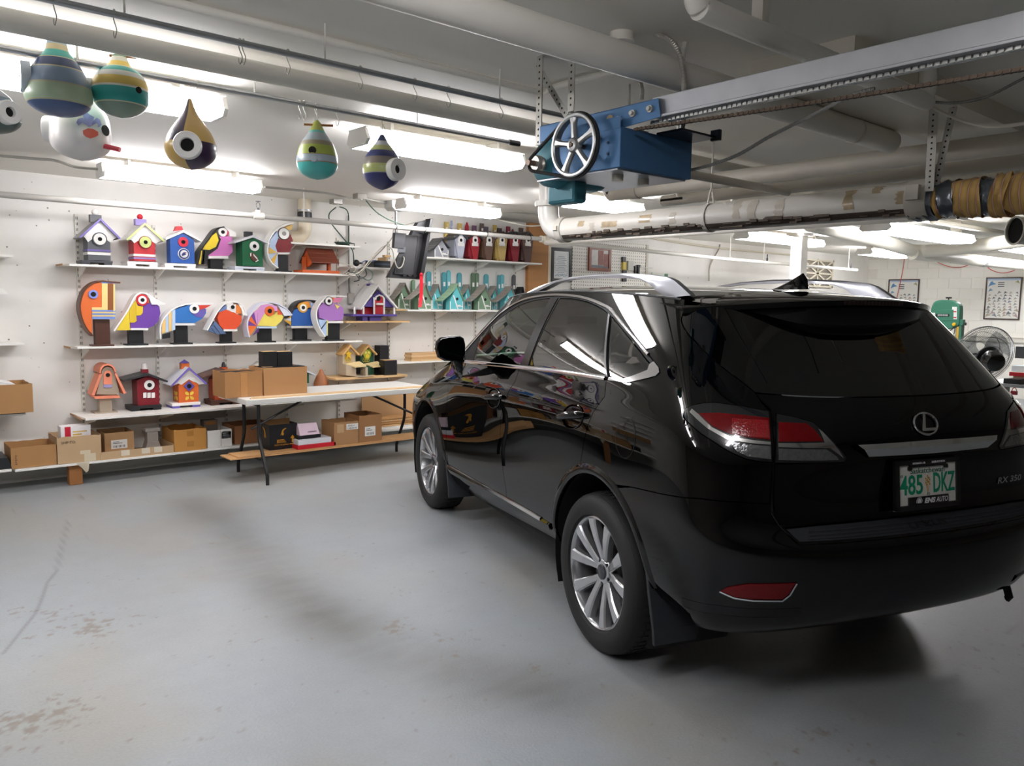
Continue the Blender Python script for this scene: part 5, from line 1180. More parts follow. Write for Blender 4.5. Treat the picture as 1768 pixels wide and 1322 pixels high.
bird('round orange-red bird house with a slate striped tail',CB,[(80,1060),(95,1010),(150,985),(230,1020),(290,1040),(290,1090),(270,1130),(235,1160),(130,1160),(95,1120)], '#d9502c',
[('crown',[(82,1012),(155,945),(158,985),(98,1008)], '#6b7fae'),('beak',[(237,940),(282,962),(288,1022),(240,1022)], '#e0813c'),('face',[(160,985),(165,948),(237,942),(238,1020)],W),
('tail',[(58,1090),(95,1130),(155,1200),(90,1205),(-5,1172)], '#566a8c'),('tail_line',[(20,1150),(60,1200),(66,1200),(26,1148)], '#2c3a54'),('tail_line',[(40,1125),(100,1200),(106,1200),(46,1122)], '#2c3a54')],
[(-9,1172),(30,1100),(80,1010),(140,942),(200,925),(250,930),(290,955),(315,1000),(326,1040)],W,(208,966),[(24,W),(17, 'hole')],(132,250,1160,1178),(127,218,1180,1252),(93,242,1250,1265),zs2,
extra=[('beak',[(255,934),(292,957),(328,1038),(297,1038),(286,985)],W)])
fan5=[(430,985),(398,1010),(372,1045),(352,1085),(346,1130),(350,1175),(362,1222)];hub5=(424,1132);col5=['#cf93c6', '#6d3f8e', '#df6a2e', '#6d3f8e', '#df6a2e', '#d97a3a']
bird('yellow and pink bird house with a purple and orange fan tail',CB,[(430,1130),(490,1010),(530,1045),(580,1030),(610,1000),(660,1050),(640,1090),(590,1135)], '#e6d562',
[('head',[(430,985),(460,950),(520,938),(600,960),(606,1000),(500,1005),(428,1125)], '#cf93c6'),('beak',[(605,975),(652,1030),(606,1032)], '#e05a38'),('tail_tip',[(385,1215),(440,1140),(440,1180)], '#5a3476')]+[('tail_wedge',[fan5[i],hub5,fan5[i+1]],col5[i]) for i in range(6)],
[(362,1228),(345,1150),(348,1085),(385,1010),(440,950),(520,930),(600,942),(680,988),(726,1040)], '#d5d7e6',(533,1000),[(42, '#d9682e'),(19, 'hole')],(425,597,1135,1152),(460,565,1155,1250),(438,590,1248,1262),zs2,basecol='#b9cde0',
extra=[('beak',[(605,950),(680,990),(724,1040),(660,1042),(628,990)], '#d5dae6')])
bird('blue bird house with orange crown and black curved roof',CB,[(735,1000),(790,975),(880,985),(940,970),(948,1060),(920,1130),(728,1130)], '#2f62b0',
[('crown',[(790,935),(830,920),(880,917),(897,970),(775,970)], '#df8c30'),('cheek',[(890,925),(945,945),(897,975)], '#a9c2e8'),('tail_wedge',[(655,1075),(722,1128),(724,1090)], '#d8a83c'),('tail_wedge',[(655,1072),(724,1090),(724,1060)], '#e4e4ea'),('tail_wedge',[(690,1062),(724,1060),(726,1040)], '#d8a83c')],
[(650,1066),(700,1046),(735,1010),(770,947),(830,916),(920,914),(982,937)], '#1b1b1e',(826,970),[(43, '#d9a23a'),(30,W),(15, 'hole')],(725,915,1132,1150),(772,878,1155,1250),(748,902,1246,1258),zs2,YF=7.76)
bird('lilac bird house with a pink beak and pale blue tail, last on its shelf',CB,[(962,970),(1010,930),(1130,935),(1180,970),(1187,1040),(1170,1082),(1050,1085),(975,1060)], '#a370b8',
[('beak',[(1095,884),(1178,884),(1150,926),(1085,926)], '#d07a9a'),('crown',[(1075,880),(1105,884),(1085,926),(1070,900)], '#dd7030'),('collar',[(1105,940),(1150,958),(1128,985)], '#e2d070'),('tail',[(965,1075),(1040,1078),(1042,1218),(1020,1215),(985,1150)], '#a9c0de'),('tail_line',[(985,1150),(1038,1085),(1040,1092),(990,1162)], '#2a2a34'),('tail_edge',[(1036,1080),(1046,1080),(1046,1215),(1038,1215)], '#dccf6e')],
[(1025,1222),(975,1142),(950,1060),(955,985),(1000,912),(1050,880),(1130,874),(1210,879)],W,(1052,912),[(38, '#1b1b1e'),(32,W),(14, 'hole')],(1045,1180,1087,1106),(1057,1163,1108,1240),(1038,1190,1240,1252),zs2)
bird('pink toucan house with a black and yellow wing',CB,[(95,345),(205,345),(212,480),(178,518),(0,518),(-30,515),(70,455),(92,400)], '#c873b4',
[('wing',[(60,300),(108,370),(80,450),(0,510),(-32,590),(-110,590),(-80,500),(-22,400)], '#19191b'),('wing_patch',[(68,310),(88,380),(63,438),(8,464),(-52,460),(-32,420),(18,350)], '#e2c52e'),('tail_stripe',[(-90,590),(-72,520),(-66,470),(-56,470),(-62,520),(-70,590)], '#e2c52e'),('tail_stripe',[(-60,590),(-50,520),(-46,470),(-32,470),(-38,520),(-44,590)], '#e2c52e'),('cheek',[(150,278),(176,312),(165,342),(140,330)], '#d03858')],
[(-112,592),(-72,480),(0,380),(58,300),(100,276),(138,268)], '#19191b',(122,308),[(38,W),(16, 'hole')],(0,172,518,540),(27,135,545,615),(-5,160,616,630),zs1,YF=7.76,
extra=[('beak',[(138,268),(180,276),(240,318),(236,348),(182,346),(176,305)],W)])
fan9=[(530,440),(524,500),(545,550),(575,585),(608,613)];hub9=(605,488)
bird('dark red big-eyed bird house with a tall white crest',CB,[(600,362),(640,376),(700,356),(722,330),(740,380),(735,430),(715,485),(605,485),(585,430)], '#7e1f26',
[('crown',[(530,440),(545,370),(606,300),(612,360),(585,430),(605,488)], '#b4c4de'),('beak',[(668,268),(735,240),(728,288),(700,290)], '#dcb562')]+[('tail_wedge',[fan9[i],hub9,fan9[i+1]],['#dcb562', '#b9c8de', '#d8a948', '#b9c8de'][i]) for i in range(4)],
[(612,618),(560,576),(528,520),(522,450),(540,370),(590,298),(660,254),(745,231)],W,(658,322),[(52, '#1b1b1e'),(47,W),(18, '#8f8c88')],(608,712,486,503),(622,710,505,650),(608,732,648,656),zs1,YF=7.615)
# ------------------------------------------------------------------ house-shaped ones
def house(label,c,fx0,fx1,ztop,zb,eaveL,apex,eaveR,body,roofc,edgec,base=None,gable=None,D=.17,yf=YF,shz=zs1,over=.05,rt=.012,group='house-shaped birdhouses',feet=True):
 """fx0, fx1: front wall columns; ztop, zb rows of eave and foot; roof points in the crop's pixels"""
 a,b=c((fx0,zb),yf),c((fx1,zb),yf);cx_=(a[0]+b[0])/2
 t=thing('birdhouse',label, 'birdhouse',(cx_,yf+D/2,shz),group)
 ze=c(((fx0+fx1)/2,ztop),yf)[2];za=c(apex,yf-over)[2]-.02;zbm=c(((fx0+fx1)/2,zb),yf)[2]
 poly=[(a[0],zbm),(b[0],zbm),(b[0],ze),(cx_,za),(a[0],ze)]
 obj('body',MB().prism(poly,yf,yf+D),pm(body),t)
 A=c(apex,yf-over);E1=c(eaveL,yf-over);E2=c(eaveR,yf-over)
 for E_,s in((E1,-1),(E2,1)):
  dx,dz=E_[0]-A[0],E_[2]-A[2];L_=math.hypot(dx,dz);nx_,nz_=-dz/L_*rt,dx/L_*rt
  if nz_>0:nx_,nz_=-nx_,-nz_
  obj('roof_panel',MB().prism([(A[0],A[2]),(E_[0],E_[2]),(E_[0]+nx_,E_[2]+nz_),(A[0],A[2]-rt*1.3)],yf-over+.004,yf+D+over*.6),pm(roofc),t)
  if edgec:obj('roof_edge',MB().prism([(A[0],A[2]+.002),(E_[0],E_[2]+.002),(E_[0]+nx_*1.25,E_[2]+nz_*1.25),(A[0],A[2]-rt*1.6)],yf-over,yf-over+.004),pm(edgec),t)
 if gable:obj('gable',MB().prism(xz(c,gable,yf-.006),yf-.006,yf-.0005),pm(W),t)
 if base:
  p0,p1=c((base[0],base[2]),yf-.03),c((base[1],base[3]),yf-.03);zt_=p0[2];h_=zt_-shz
  obj('base',B(p0[0],p1[0],yf-.03,yf+D+.01,shz+h_*.45,zt_),pm(base[4]),t,bev=.002)
  w=(p1[0]-p0[0])*.26
  for x_ in(p0[0]+.004,p1[0]-w-.004):obj('foot',B(x_,x_+w,yf-.026,yf+D,shz+.001,shz+h_*.45),pm(base[-1]),t)
 return t,a[0],b[0],zbm,ze,za,cx_
def stripe(t,x0,x1,z0,z1,col,yf=YF,D=.17,nm='stripe'):obj(nm,B(x0-.006,x1+.002,yf-.005,yf+D,z0,z1),pm(col),t)
def chim(t,c,l,r,tp,bt,col,y=YF+.05,d=.06,nm='chimney'):
 p=c((l,tp),y);q=c((r,bt),y);obj(nm,B(p[0],q[0],y,y+d,q[2],p[2]),pm(col),t)
 return(p[0]+q[0])/2,y+d/2,p[2]
def ball(t,p,r,col,dz=0):obj('finial',MB().sphere((p[0],p[1],p[2]+r*.8+dz),r,16),pm(col,.3),t,smooth='all')
zzf=lambda c,y_,yf=YF:c((300,y_),yf)[2]
t,a,b,zb_,ze_,za_,cx_=house('grey birdhouse with purple roof edges and a white ball finial',CA,268,464,372,556,(190,350),(375,186),(552,362), '#55575c', '#8e8c92', '#7c6cb4',(207,482,552,582, '#3a3b40'),[(225,345),(375,200),(525,350),(490,372),(460,398),(420,370),(300,370),(265,395),(240,360)])
stripe(t,a,b,zzf(CA,474),zzf(CA,457), '#6f62a6');stripe(t,a,b,zzf(CA,506),zzf(CA,482),W)
eye(t,CA,(365,370),[(62, '#4a4c50'),(52,W),(18, 'hole')],1,YF-.006)
ball(t,chim(t,CA,283,385,152,225, '#5b5d62'),.028,W)
t,a,b,zb_,ze_,za_,cx_=house('red birdhouse with lime roof edges and a red ball finial',CA,670,857,395,562,(600,372),(765,226),(940,385), '#c4222c', '#e4e2dc', '#cbd98a',(608,878,562,612,W),[(625,370),(765,238),(915,382),(882,395),(855,408),(820,385),(700,385),(672,405),(648,380)])
stripe(t,a,b,zzf(CA,502),zzf(CA,480),W);stripe(t,a,b,zzf(CA,526),zzf(CA,510), '#8f78b4')
eye(t,CA,(765,397),[(56, '#8a1a24'),(50, '#cfdc86'),(17, 'hole')],1,YF-.006)
ball(t,chim(t,CA,680,778,190,250, '#8f80c0'),.026, '#c8202e')
t,a,b,zb_,ze_,za_,cx_=house('royal blue birdhouse with a white roof and red flower-pot chimney',CA,990,1200,375,580,(945,362),(1103,290),(1270,382), '#2458a8',W,None,(938,1212,578,622,W),None,D=.11,over=.03,rt=.016)
eye(t,CA,(1097,395),[(44, '#c8203a'),(17, 'hole')],1);eye(t,CA,(1102,500),[(50,W),(45, '#2a3f78'),(33,W)],1)
for o in t.children:
 pass
obj('bird_badge',MB().prism(xz(CA,[(1078,508),(1088,490),(1104,484),(1122,488),(1110,496),(1116,506),(1096,512),(1086,520)]),YF-.0275,YF-.0238),pm('#2a3f78'),t)
obj('bird_badge',MB().prism(xz(CA,[(1104,488),(1114,486),(1112,496),(1106,495)]),YF-.0285,YF-.027),pm('#c8203a'),t)
p=CA((1065,295),YF+.04);obj('chimney',MB().prism([(lambda q:(q[0],q[2]))(CA(k,YF+.04)) for k in((1027,298),(1100,288),(1088,256),(1043,256))],YF+.04,YF+.1),pm('#cf2a34'),t)
t,a,b,zb_,ze_,za_,cx_=house('dark green birdhouse with a white eye plate and football ornament',CB,300,478,400,606,(222,392),(396,334),(545,405), '#14603a', '#c9c9cc',None,(232,494,606,645, '#cdd2dc'),None,over=.04,rt=.016)
eye(t,CB,(400,432),[(42,W),(16, 'hole')],1)
fb_=xz(CB,[(356,494),(375,488),(402,498),(425,520),(436,550),(430,566),(405,568),(380,555),(362,530)]);obj('football',MB().prism(fb_,YF-.012,YF-.0005),pm('#5a3224'),t,bev=.003)
for k in range(4):obj('lace',MB().prism(xz(CB,[(388+k*9,500+k*10),(394+k*9,500+k*10),(400+k*9,520+k*10),(394+k*9,522+k*10)]),YF-.014,YF-.0115),pm(W),t)
for q in([(360,495),(372,490),(370,520),(362,522)],[(405,566),(432,550),(436,556),(412,572)]):obj('tip_stripe',MB().prism(xz(CB,q),YF-.0135,YF-.0118),pm(W),t)
chim(t,CB,328,388,302,350, '#26282c',YF+.04)
# orange open feeder with a brown slatted roof
t=thing('bird_feeder', 'orange open feeder house with a brown slatted roof', 'birdhouse',(onY(555,472,YF)[0],7.7,zs1))
OR=pm('#d2622a');BR=pm('#6e3524')
f=lambda p,y=YF:CB(p,y)
x0,x1=f((818,660))[0],f((1145,660))[0]
obj('tray',B(x0,x1,YF-.02,YF+.2,zs1+.001,f((900,640))[2]),OR,t,bev=.003)
for xa in(858,1075):
 p=f((xa,600));obj('post',B(p[0],p[0]+.03,YF+.06,YF+.10,zs1+.02,f((900,525))[2]),OR,t)
zr_=f((1000,458),YF+.09)[2];ze2=f((1000,570),YF-.05)[2];xr0,xr1=f((850,460),YF+.09)[0],f((1142,570),YF-.05)[0]
for s,nm in((-1, 'front'),(1, 'rear')):
 ym=YF+.08
 for k in range(3):
  za0,za1=zr_+(ze2-zr_)*k/3,zr_+(ze2-zr_)*(k+1.12)/3;y0_,y1_=ym+s*.14*k/3,ym+s*.14*(k+1.12)/3
  obj('roof_slat',MB().prism([(y0_,za0+.006-.002*k),(y1_,za1+.006-.002*k),(y1_,za1-.006),(y0_,za0-.006)],xr0-.01*k/3,xr1, 'X'),BR,t)
obj('end_board',MB().prism([(YF-.055,ze2-.0),(YF+.08,zr_-.014),(YF+.215,ze2),(YF+.12,ze2-.05),(YF+.04,ze2-.05)],xr0+.008,xr0+.02, 'X'),OR,t);obj('end_board',MB().prism([(YF-.055,ze2),(YF+.08,zr_-.014),(YF+.215,ze2)],xr1-.03,xr1-.018, 'X'),OR,t)
# third row
z3f=7.68
t,a,b,zb_,ze_,za_,cx_=house('dark red birdhouse with a black roof, white eye plate and three white panes',C8,1052,1218,335,540,(940,335),(1135,284),(1284,342), '#7a1722', '#2c2e31',None,(1000,1236,538,562, '#1a1a1d'),None,yf=z3f,shz=z3,over=.05,rt=.016)
eye(t,C8,(1138,373),[(38,W),(17, 'hole')],1,z3f)
for k in range(3):obj('window_pane',MB().prism(xz(C8,[(1092+32*k,432),(1117+32*k,430),(1117+32*k,470),(1092+32*k,472)],z3f),z3f-.006,z3f),pm(W),t)
p=chim(t,C8,1086,1134,254,300, '#7a1722',z3f+.05);obj('chimney_cap',MB().lathe([(.026,0),(.026,.035),(.018,.055),(.0,.06)],p,(0,0,1),14),pm(W),t,smooth=True)
t,a,b,zb_,ze_,za_,cx_=house('orange birdhouse with a flower, diamond hole and purple roof edges',C8,1366,1518,375,512,(1305,378),(1443,238),(1580,362), '#d2662c', '#dcdce4', '#6a5aae',(1315,1532,516,548,W, '#6c60b0'),[(1325,376),(1443,256),(1560,362),(1520,372),(1500,355),(1470,345),(1443,330),(1415,350),(1385,372),(1360,362)],yf=z3f,shz=z3)
obj('hole_plate',MB().prism(xz(C8,[(1440,342),(1482,380),(1440,420),(1400,382)],z3f),z3f-.012,z3f),pm('#5a4c9a'),t);eye(t,C8,(1441,381),[(17, 'hole')],1,z3f-.004)
for k in range(4):
 a_=math.radians(45+90*k);c0=C8((1445,455),z3f);r_=.055
 pts=[(c0[0]+r_*f_*math.cos(a_)-w_*math.sin(a_),c0[2]+r_*f_*math.sin(a_)+w_*math.cos(a_)) for f_,w_ in((.12,.0),(.45,.014),(.8,.012),(1,0),(.8,-.012),(.45,-.014))]
 obj('petal',MB().prism(pts,z3f-.006,z3f),pm('#e0c24a'),t)
 pts2=[(z3f+.08+(p_[0]-c0[0]),p_[1]) for p_ in pts];obj('petal',MB().prism(pts2,a-.006,a, 'X'),pm('#e0c24a'),t)
p=chim(t,C8,1384,1446,208,250, '#cf6a30',z3f+.06);obj('chimney_cap',MB().lathe([(.05,0),(.0,.035)],p,(0,0,1),4),pm('#6a5aae'),t)
# salmon feeder with an arched top on a pedestal
yy=z3f
t=thing('bird_feeder', 'salmon pink dome-topped feeder on a stubby beige pedestal', 'birdhouse',(onY(183,690,yy)[0],yy+.08,z3))
SAL=pm('#e58a6c');BEI=pm('#a79a88')
g=lambda p,y=yy:(lambda q:(q[0],q[2]))(C8(p,y))
arcp=[(775,285),(782,255),(800,240),(825,235),(852,245),(868,270)]
obj('body',MB().prism([g(p_) for p_ in[(735,445),(775,285)]+smooth_path(arcp,3)[1:-1]+[(868,270),(912,430),(880,448)]],yy,yy+.12),BEI,t)
P_=[g(p_) for p_ in smooth_path([(722,250),(735,228),(770,218),(820,222),(855,240),(872,275)],3)]
bandroof('dome_roof',C8,[(770,282),(775,250),(795,230),(825,224),(855,238),(874,274)],yy-.03,yy+.2,.014,SAL,t)
for q in([(775,285),(715,452),(692,448),(752,292)],[(868,285),(938,440),(958,432),(880,278)]):
 obj('side_roof',MB().prism([g(p_) for p_ in q],yy-.03,yy+.14),SAL,t)
obj('side_panel',MB().prism([g(p_) for p_ in[(762,292),(708,430),(700,428),(756,290)]],yy+.0,yy+.2),pm('#dcd2c0'),t)
obj('face_plate',MB().prism([g(p_) for p_ in[(790,368),(790,290),(800,270),(820,262),(842,270),(853,290),(853,368)]],yy-.008,yy),SAL,t)
obj('lilac_trim',MB().prism([g(p_) for p_ in[(790,369),(853,369),(853,392),(845,386),(835,396),(822,388),(810,397),(800,388),(790,394)]],yy-.008,yy),pm('#9c96c4'),t)
eye(t,C8,(821,297),[(16, 'hole')],1,yy)
obj('tray',MB().prism([g(p_) for p_ in[(705,458),(725,478),(910,470),(905,452),(880,452)]],yy-.03,yy+.14),SAL,t)
obj('post',B(g((765,500))[0],g((858,500))[0],yy+.02,yy+.11,z3+.01,g((800,480))[1]),BEI,t);obj('foot',B(g((722,570))[0],g((895,570))[0],yy-.02,yy+.15,z3+.001,z3+.012),BEI,t)
# orange and brown house and the others hidden behind the boxes on the table
t,a,b,zb_,ze_,za_,cx_=house('orange birdhouse with a brown roof half hidden behind the worn box',C8,1640,1800,330,490,(1552,312),(1716,252),(1830,320), '#a4421f', '#5a3a2e',None,(1612,1840,492,528, '#4a2c20'),None,yf=z3f,shz=z3)
p=chim(t,C8,1692,1738,238,268, '#b04a26',z3f+.05);obj('finial',MB().lathe([(.02,0),(.02,.02),(.012,.045),(0,.05)],p,(0,0,1),12),pm('#222326'),t,smooth=True)
t,a,b,zb_,ze_,za_,cx_=house('green birdhouse with a white curved roof peeping out behind the large clean box',CT,720,815,270,345,(690,268),(780,240),(872,280), '#14603a', '#c2c5cc',None,None,None,yf=z3f,shz=z3,rt=.014)
t=thing('wooden_cone', 'brown wooden cone with a rounded tip behind the table', 'cone',(onY(562,655,z3f)[0],7.65,z3))
cz0=z3+.002;tip=CT((905,240),7.65);cw=abs(CT((970,335),7.65)[0]-CT((875,335),7.65)[0])/2;zm=CT((920,335),7.65)[2]
obj('cone',MB().lathe([(0,cz0-cz0),(cw*1.25,0),(cw*1.0,zm-cz0),(cw*.62,(zm+tip[2])/2-cz0),(cw*.42,tip[2]-.05-cz0),(cw*.22,tip[2]-.012-cz0),(0,tip[2]-cz0)],(tip[0]+.01,7.68,cz0),(0,0,1),20),mat('#9a5e36',.5,var=.15),t,smooth=True)
p=CT((466,163),7.7);t=thing('birdhouse', 'pale birdhouse with a white ball finial hidden behind the large clean box', 'birdhouse',(p[0],7.7,z3))
obj('body',B(p[0]-.06,p[0]+.06,7.68,7.8,z3+.001,p[2]-.09),pm('#c9c6c0'),t);obj('roof',MB().prism([(p[0]-.09,p[2]-.1),(p[0]+.09,p[2]-.1),(p[0],p[2]-.03)],7.66,7.82),pm('#dddbd6'),t);obj('finial',MB().sphere((p[0],7.72,p[2]),.03,14),pm(W),t,smooth='all')
# purple and white veranda feeder
yv=7.66
t=thing('bird_feeder', 'purple and white veranda feeder with a red door on the pale wooden shelf', 'birdhouse',(onY(645,550,yv)[0],yv+.1,zR3))
h7=lambda p,y=yv:(lambda q:(q[0],q[2]))(CC7(p,y))
PUR=pm('#5a4a96');RD=pm('#b3202c');WH=pm(W)
obj('floor_board',B(h7((25,1000))[0],h7((398,1000))[0],yv-.05,yv+.16,zR3+.05,h7((200,992))[1]),PUR,t,bev=.002)
for xa,xb in((118,182),(182,300)):obj('foot',B(h7((xa,1020))[0],h7((xb-20,1020))[0],yv-.02,yv+.12,zR3+.001,zR3+.05),PUR,t)
obj('gable',MB().prism([h7(p_) for p_ in[(130,930),(255,790),(385,932)]],yv-.02,yv),PUR,t)
obj('inner_wall',B(h7((125,960))[0],h7((308,960))[0],yv+.03,yv+.12,zR3+.06,h7((200,932))[1]),RD,t)
obj('door',MB().prism([h7(p_) for p_ in[(215,990),(215,868),(225,845),(250,832),(275,840),(290,868),(290,990)]],yv-.03,yv-.0),RD,t)
obj('door_arch',MB().strip([(lambda q:(q[0],yv-.03,q[1]))(h7(p_)) for p_ in[(222,870),(228,845),(255,830),(285,842),(296,870)]],[(0,-1,0)]*5,[(-.008,0),(-.008,.012),(.008,.012),(.008,0)]),WH,t)
eye(t,CC7,(257,860),[(20, 'hole')],1,yv-.02)
obj('perch_shelf',B(h7((230,905))[0],h7((282,905))[0],yv-.07,yv-.03,h7((250,915))[1],h7((250,898))[1]),WH,t)
for xa in(44,120,210,294,380):obj('post',B(h7((xa-6,960))[0],h7((xa+6,960))[0],yv-.045,yv-.032,zR3+.07,h7((200,930 if xa not in(210,294) else 850))[1]),WH,t)
ap=CC7((240,735),yv-.06);e1_=CC7((115,940),yv-.06);e2_=CC7((425,935),yv-.06);ap=CC7((258,738),yv-.06)
for E_,s in((e1_,-1),(e2_,1)):
 for k in range(5 if s<0 else 5):
  y0_=yv-.055+k*.057
  dx,dz=E_[0]-ap[0],E_[2]-ap[2]
  obj('roof_board',MB().prism([(ap[0],ap[2]),(E_[0],E_[2]),(E_[0],E_[2]-.018),(ap[0],ap[2]-.022)],y0_+.001,y0_+.055),WH,t)
obj('roof_edge',MB().prism([(ap[0],ap[2]+.004),(e1_[0],e1_[2]),(e1_[0],e1_[2]-.022),(ap[0],ap[2]-.03),(e2_[0],e2_[2]-.022),(e2_[0],e2_[2])],yv-.064,yv-.055),WH,t)
p=CC7((200,735),yv+.12);obj('chimney',B(p[0]-.035,p[0]+.03,yv+.1,yv+.16,p[2]-.08,p[2]),PUR,t);obj('finial',MB().sphere((p[0],yv+.13,p[2]+.02),.028,14),WH,t,smooth='all')
# star and owl feeders
for k,(dx,bc,lab,rc) in enumerate(((0, '#b0a08a', 'beige mailbox-style feeder house with a yellow star', '#caa878'),(131, '#1f4a34', 'green mailbox-style feeder house with a yellow owl', '#caa878'))):
 yf=7.58+.115*k;h=lambda p,y=yf:(lambda q:(q[0],max(q[2],zR4+.002)))(CT((p[0]+dx,p[1]),y))
 t=thing('bird_feeder',lab, 'birdhouse',(h((1140,290))[0],yf+.1,zR4), 'mailbox-style feeders')
 obj('back_tower',MB().prism([h(p_) for p_ in[(1078,285),(1150,290),(1172,190),(1172,125),(1125,72),(1080,130)]],yf+.06,yf+.17),pm(bc),t)
 obj('feed_box',MB().prism([h(p_) for p_ in[(1078,285),(1078,205),(1150,225),(1150,292)]],yf-.02,yf+.12),pm(bc),t)
 obj('feed_side',MB().prism([h(p_) for p_ in[(1205,290),(1205,225),(1222,225),(1222,290)]],yf-.06,yf+.12),pm(bc),t)
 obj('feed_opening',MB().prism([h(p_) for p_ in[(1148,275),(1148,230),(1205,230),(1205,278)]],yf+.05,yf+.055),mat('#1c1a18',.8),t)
 obj('feed_lid',MB().hexa([(lambda q,yy_:(q[0],yy_,q[1]))(h(p_,yy_),yy_) for p_,yy_ in(((1085,208),yf+.05),((1180,190),yf+.05),((1085,200),yf+.06),((1180,182),yf+.06),((1150,230),yf-.06),((1232,222),yf-.06),((1150,222),yf-.06),((1232,213),yf-.06))]),pm('#d4bf8c'),t)
 obj('ledge',MB().prism([h(p_) for p_ in[(1140,298),(1150,285),(1255,285),(1255,298)]],yf-.09,yf+.02),pm(bc),t)
 for E_ in((1062,138),(1190,132)):
  obj('roof_panel',MB().prism([h((1125,62)),h(E_),h((E_[0]+(8 if E_[0]<1100 else-8),E_[1]+8)),h((1125,80))],yf+.02,yf+.17),mat('#c49c64',.6,var=.15),t)
 if k==0:
  c0=h((1118,135));obj('star',MB().prism([(c0[0]+(.052 if i%2==0 else.021)*math.sin(math.pi*i/5),c0[1]+(.062 if i%2==0 else.026)*math.cos(math.pi*i/5)) for i in range(10)],yf+.048,yf+.06),pm('#dcb12a'),t)
 else:
  c0=h((1124,135));mb=MB().prism([(c0[0]+.05*math.cos(a)*(1+.15*math.sin(3*a)),c0[1]+.055*math.sin(a)) for a in np.linspace(0,2*math.pi,18,endpoint=False)],yf+.05,yf+.06);obj('owl',mb,pm('#a9b23c'),t)
  for s_ in(-1,1):obj('owl_eye',disc(disc(MB(),(c0[0]+s_*.02,c0[1]+.02),.015,yf+.046,yf+.05,12),(c0[0]+s_*.02,c0[1]+.02),.006,yf+.044,yf+.046,10),pm('#e6dc7a'),t);obj('owl_ear',MB().prism([(c0[0]+s_*.05,c0[1]+.08),(c0[0]+s_*.015,c0[1]+.05),(c0[0]+s_*.05,c0[1]+.035)],yf+.05,yf+.058),pm('#a9b23c'),t)
  obj('owl_belly',disc(MB(),(c0[0],c0[1]-.02),.022,yf+.046,yf+.05,14),pm('#e0c23c'),t)
 mb=MB()
 for i in range(3):
  c1=h((1100+16*i,180));mb.tube([(c1[0]+.012*math.cos(a),yf+.055,c1[1]+.016*math.sin(a)) for a in np.linspace(0,2*math.pi,13)],.003,5,cap=False);mb.tube([(c1[0]+.009*math.cos(a),yf+.055,c1[1]+.022+.01*math.sin(a)) for a in np.linspace(0,2*math.pi,11)],.003,5,cap=False)
 obj('scroll_ornament',mb,pm('#cdb03a'),t)
for k,(l,r,tp,yy_) in enumerate(((1330,1396,70,7.77),(1365,1455,178,7.54))):
 a,b=CT((l,tp),yy_),CT((r,tp),yy_);t=thing('black_post',['tall black wooden post standing behind the owl feeder', 'shorter thick black post standing beside the owl feeder'][k], 'post',((a[0]+b[0])/2,yy_,zR4), 'black painted posts')
 obj('stick',B(a[0],b[0],yy_,yy_+.12,zR4+.001,a[2]),mat('#131314',.5),t,bev=.002)
 if k:obj('cut_end',B(a[0]+.004,b[0]-.004,yy_+.004,yy_+.116,a[2],a[2]+.002),mat('#c8a474',.6),t)
 # ------------------------------------------------------------------ tapered tall houses on the upper right shelf
def tapered(label,l,r,bl,br,roofc,col,sidec,tag_=True):
 yf=7.62;h=lambda p,y=yf:(lambda q:(q[0],q[2]))(CC7(p,y))
 t=thing('tall_birdhouse',label, 'birdhouse',(h(((bl+br)/2,515))[0],yf+.1,zR1), 'tapered tall birdhouses')
 zt_=h(((l+r)/2,318))[1];x0,x1,xb0,xb1=h((l,330))[0],h((r,330))[0],h((bl,515))[0],h((br,515))[0]
 cx_=(x0+x1)/2
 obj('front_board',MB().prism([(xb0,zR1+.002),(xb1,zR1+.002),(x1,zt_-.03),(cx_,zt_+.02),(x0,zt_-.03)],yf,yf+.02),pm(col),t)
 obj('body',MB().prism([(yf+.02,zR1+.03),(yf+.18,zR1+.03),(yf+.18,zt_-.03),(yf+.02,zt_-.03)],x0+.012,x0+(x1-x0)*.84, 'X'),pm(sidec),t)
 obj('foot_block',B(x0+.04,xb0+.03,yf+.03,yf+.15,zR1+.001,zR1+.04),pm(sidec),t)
 apx=(cx_-.0,zt_+.035)
 for s in(-1,1):
  ex_=cx_+s*(x1-x0)*.53;obj('roof_panel',MB().prism([apx,(ex_,zt_-.045),(ex_,zt_-.06),(apx[0],apx[1]-.018)],yf-.03,yf+.22),pm(roofc),t)
  for k in range(1,4):obj('roof_slat',MB().prism([(apx[0]+(ex_-apx[0])*(k-.9)/3.2,apx[1]+(zt_-.045-apx[1])*(k-.9)/3.2+.004),(apx[0]+(ex_-apx[0])*k/3.2,apx[1]+(zt_-.045-apx[1])*k/3.2+.008),(apx[0]+(ex_-apx[0])*k/3.2,apx[1]+(zt_-.045-apx[1])*k/3.2),(apx[0]+(ex_-apx[0])*(k-.9)/3.2,apx[1]+(zt_-.045-apx[1])*(k-.9)/3.2)],yf-.032,yf+.222),pm(roofc),t)
 ec_=(cx_+.02*(x1-x0),h((l,362))[1]);r_=.045
 obj('hole_plate',MB().prism([(ec_[0]+r_*math.copysign(abs(math.cos(a))**.7,math.cos(a))*.85,ec_[1]+r_*1.05*math.copysign(abs(math.sin(a))**.7,math.sin(a))) for a in np.linspace(0,2*math.pi,24,endpoint=False)],yf-.008,yf),pm(W),t)
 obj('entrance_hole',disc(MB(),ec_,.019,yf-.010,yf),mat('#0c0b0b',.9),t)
 zl=h((l,398))[1];obj('name_strip',B(ec_[0]-.045,ec_[0]+.05,yf-.004,yf,zl-.02,zl+.018),pm(W),t)
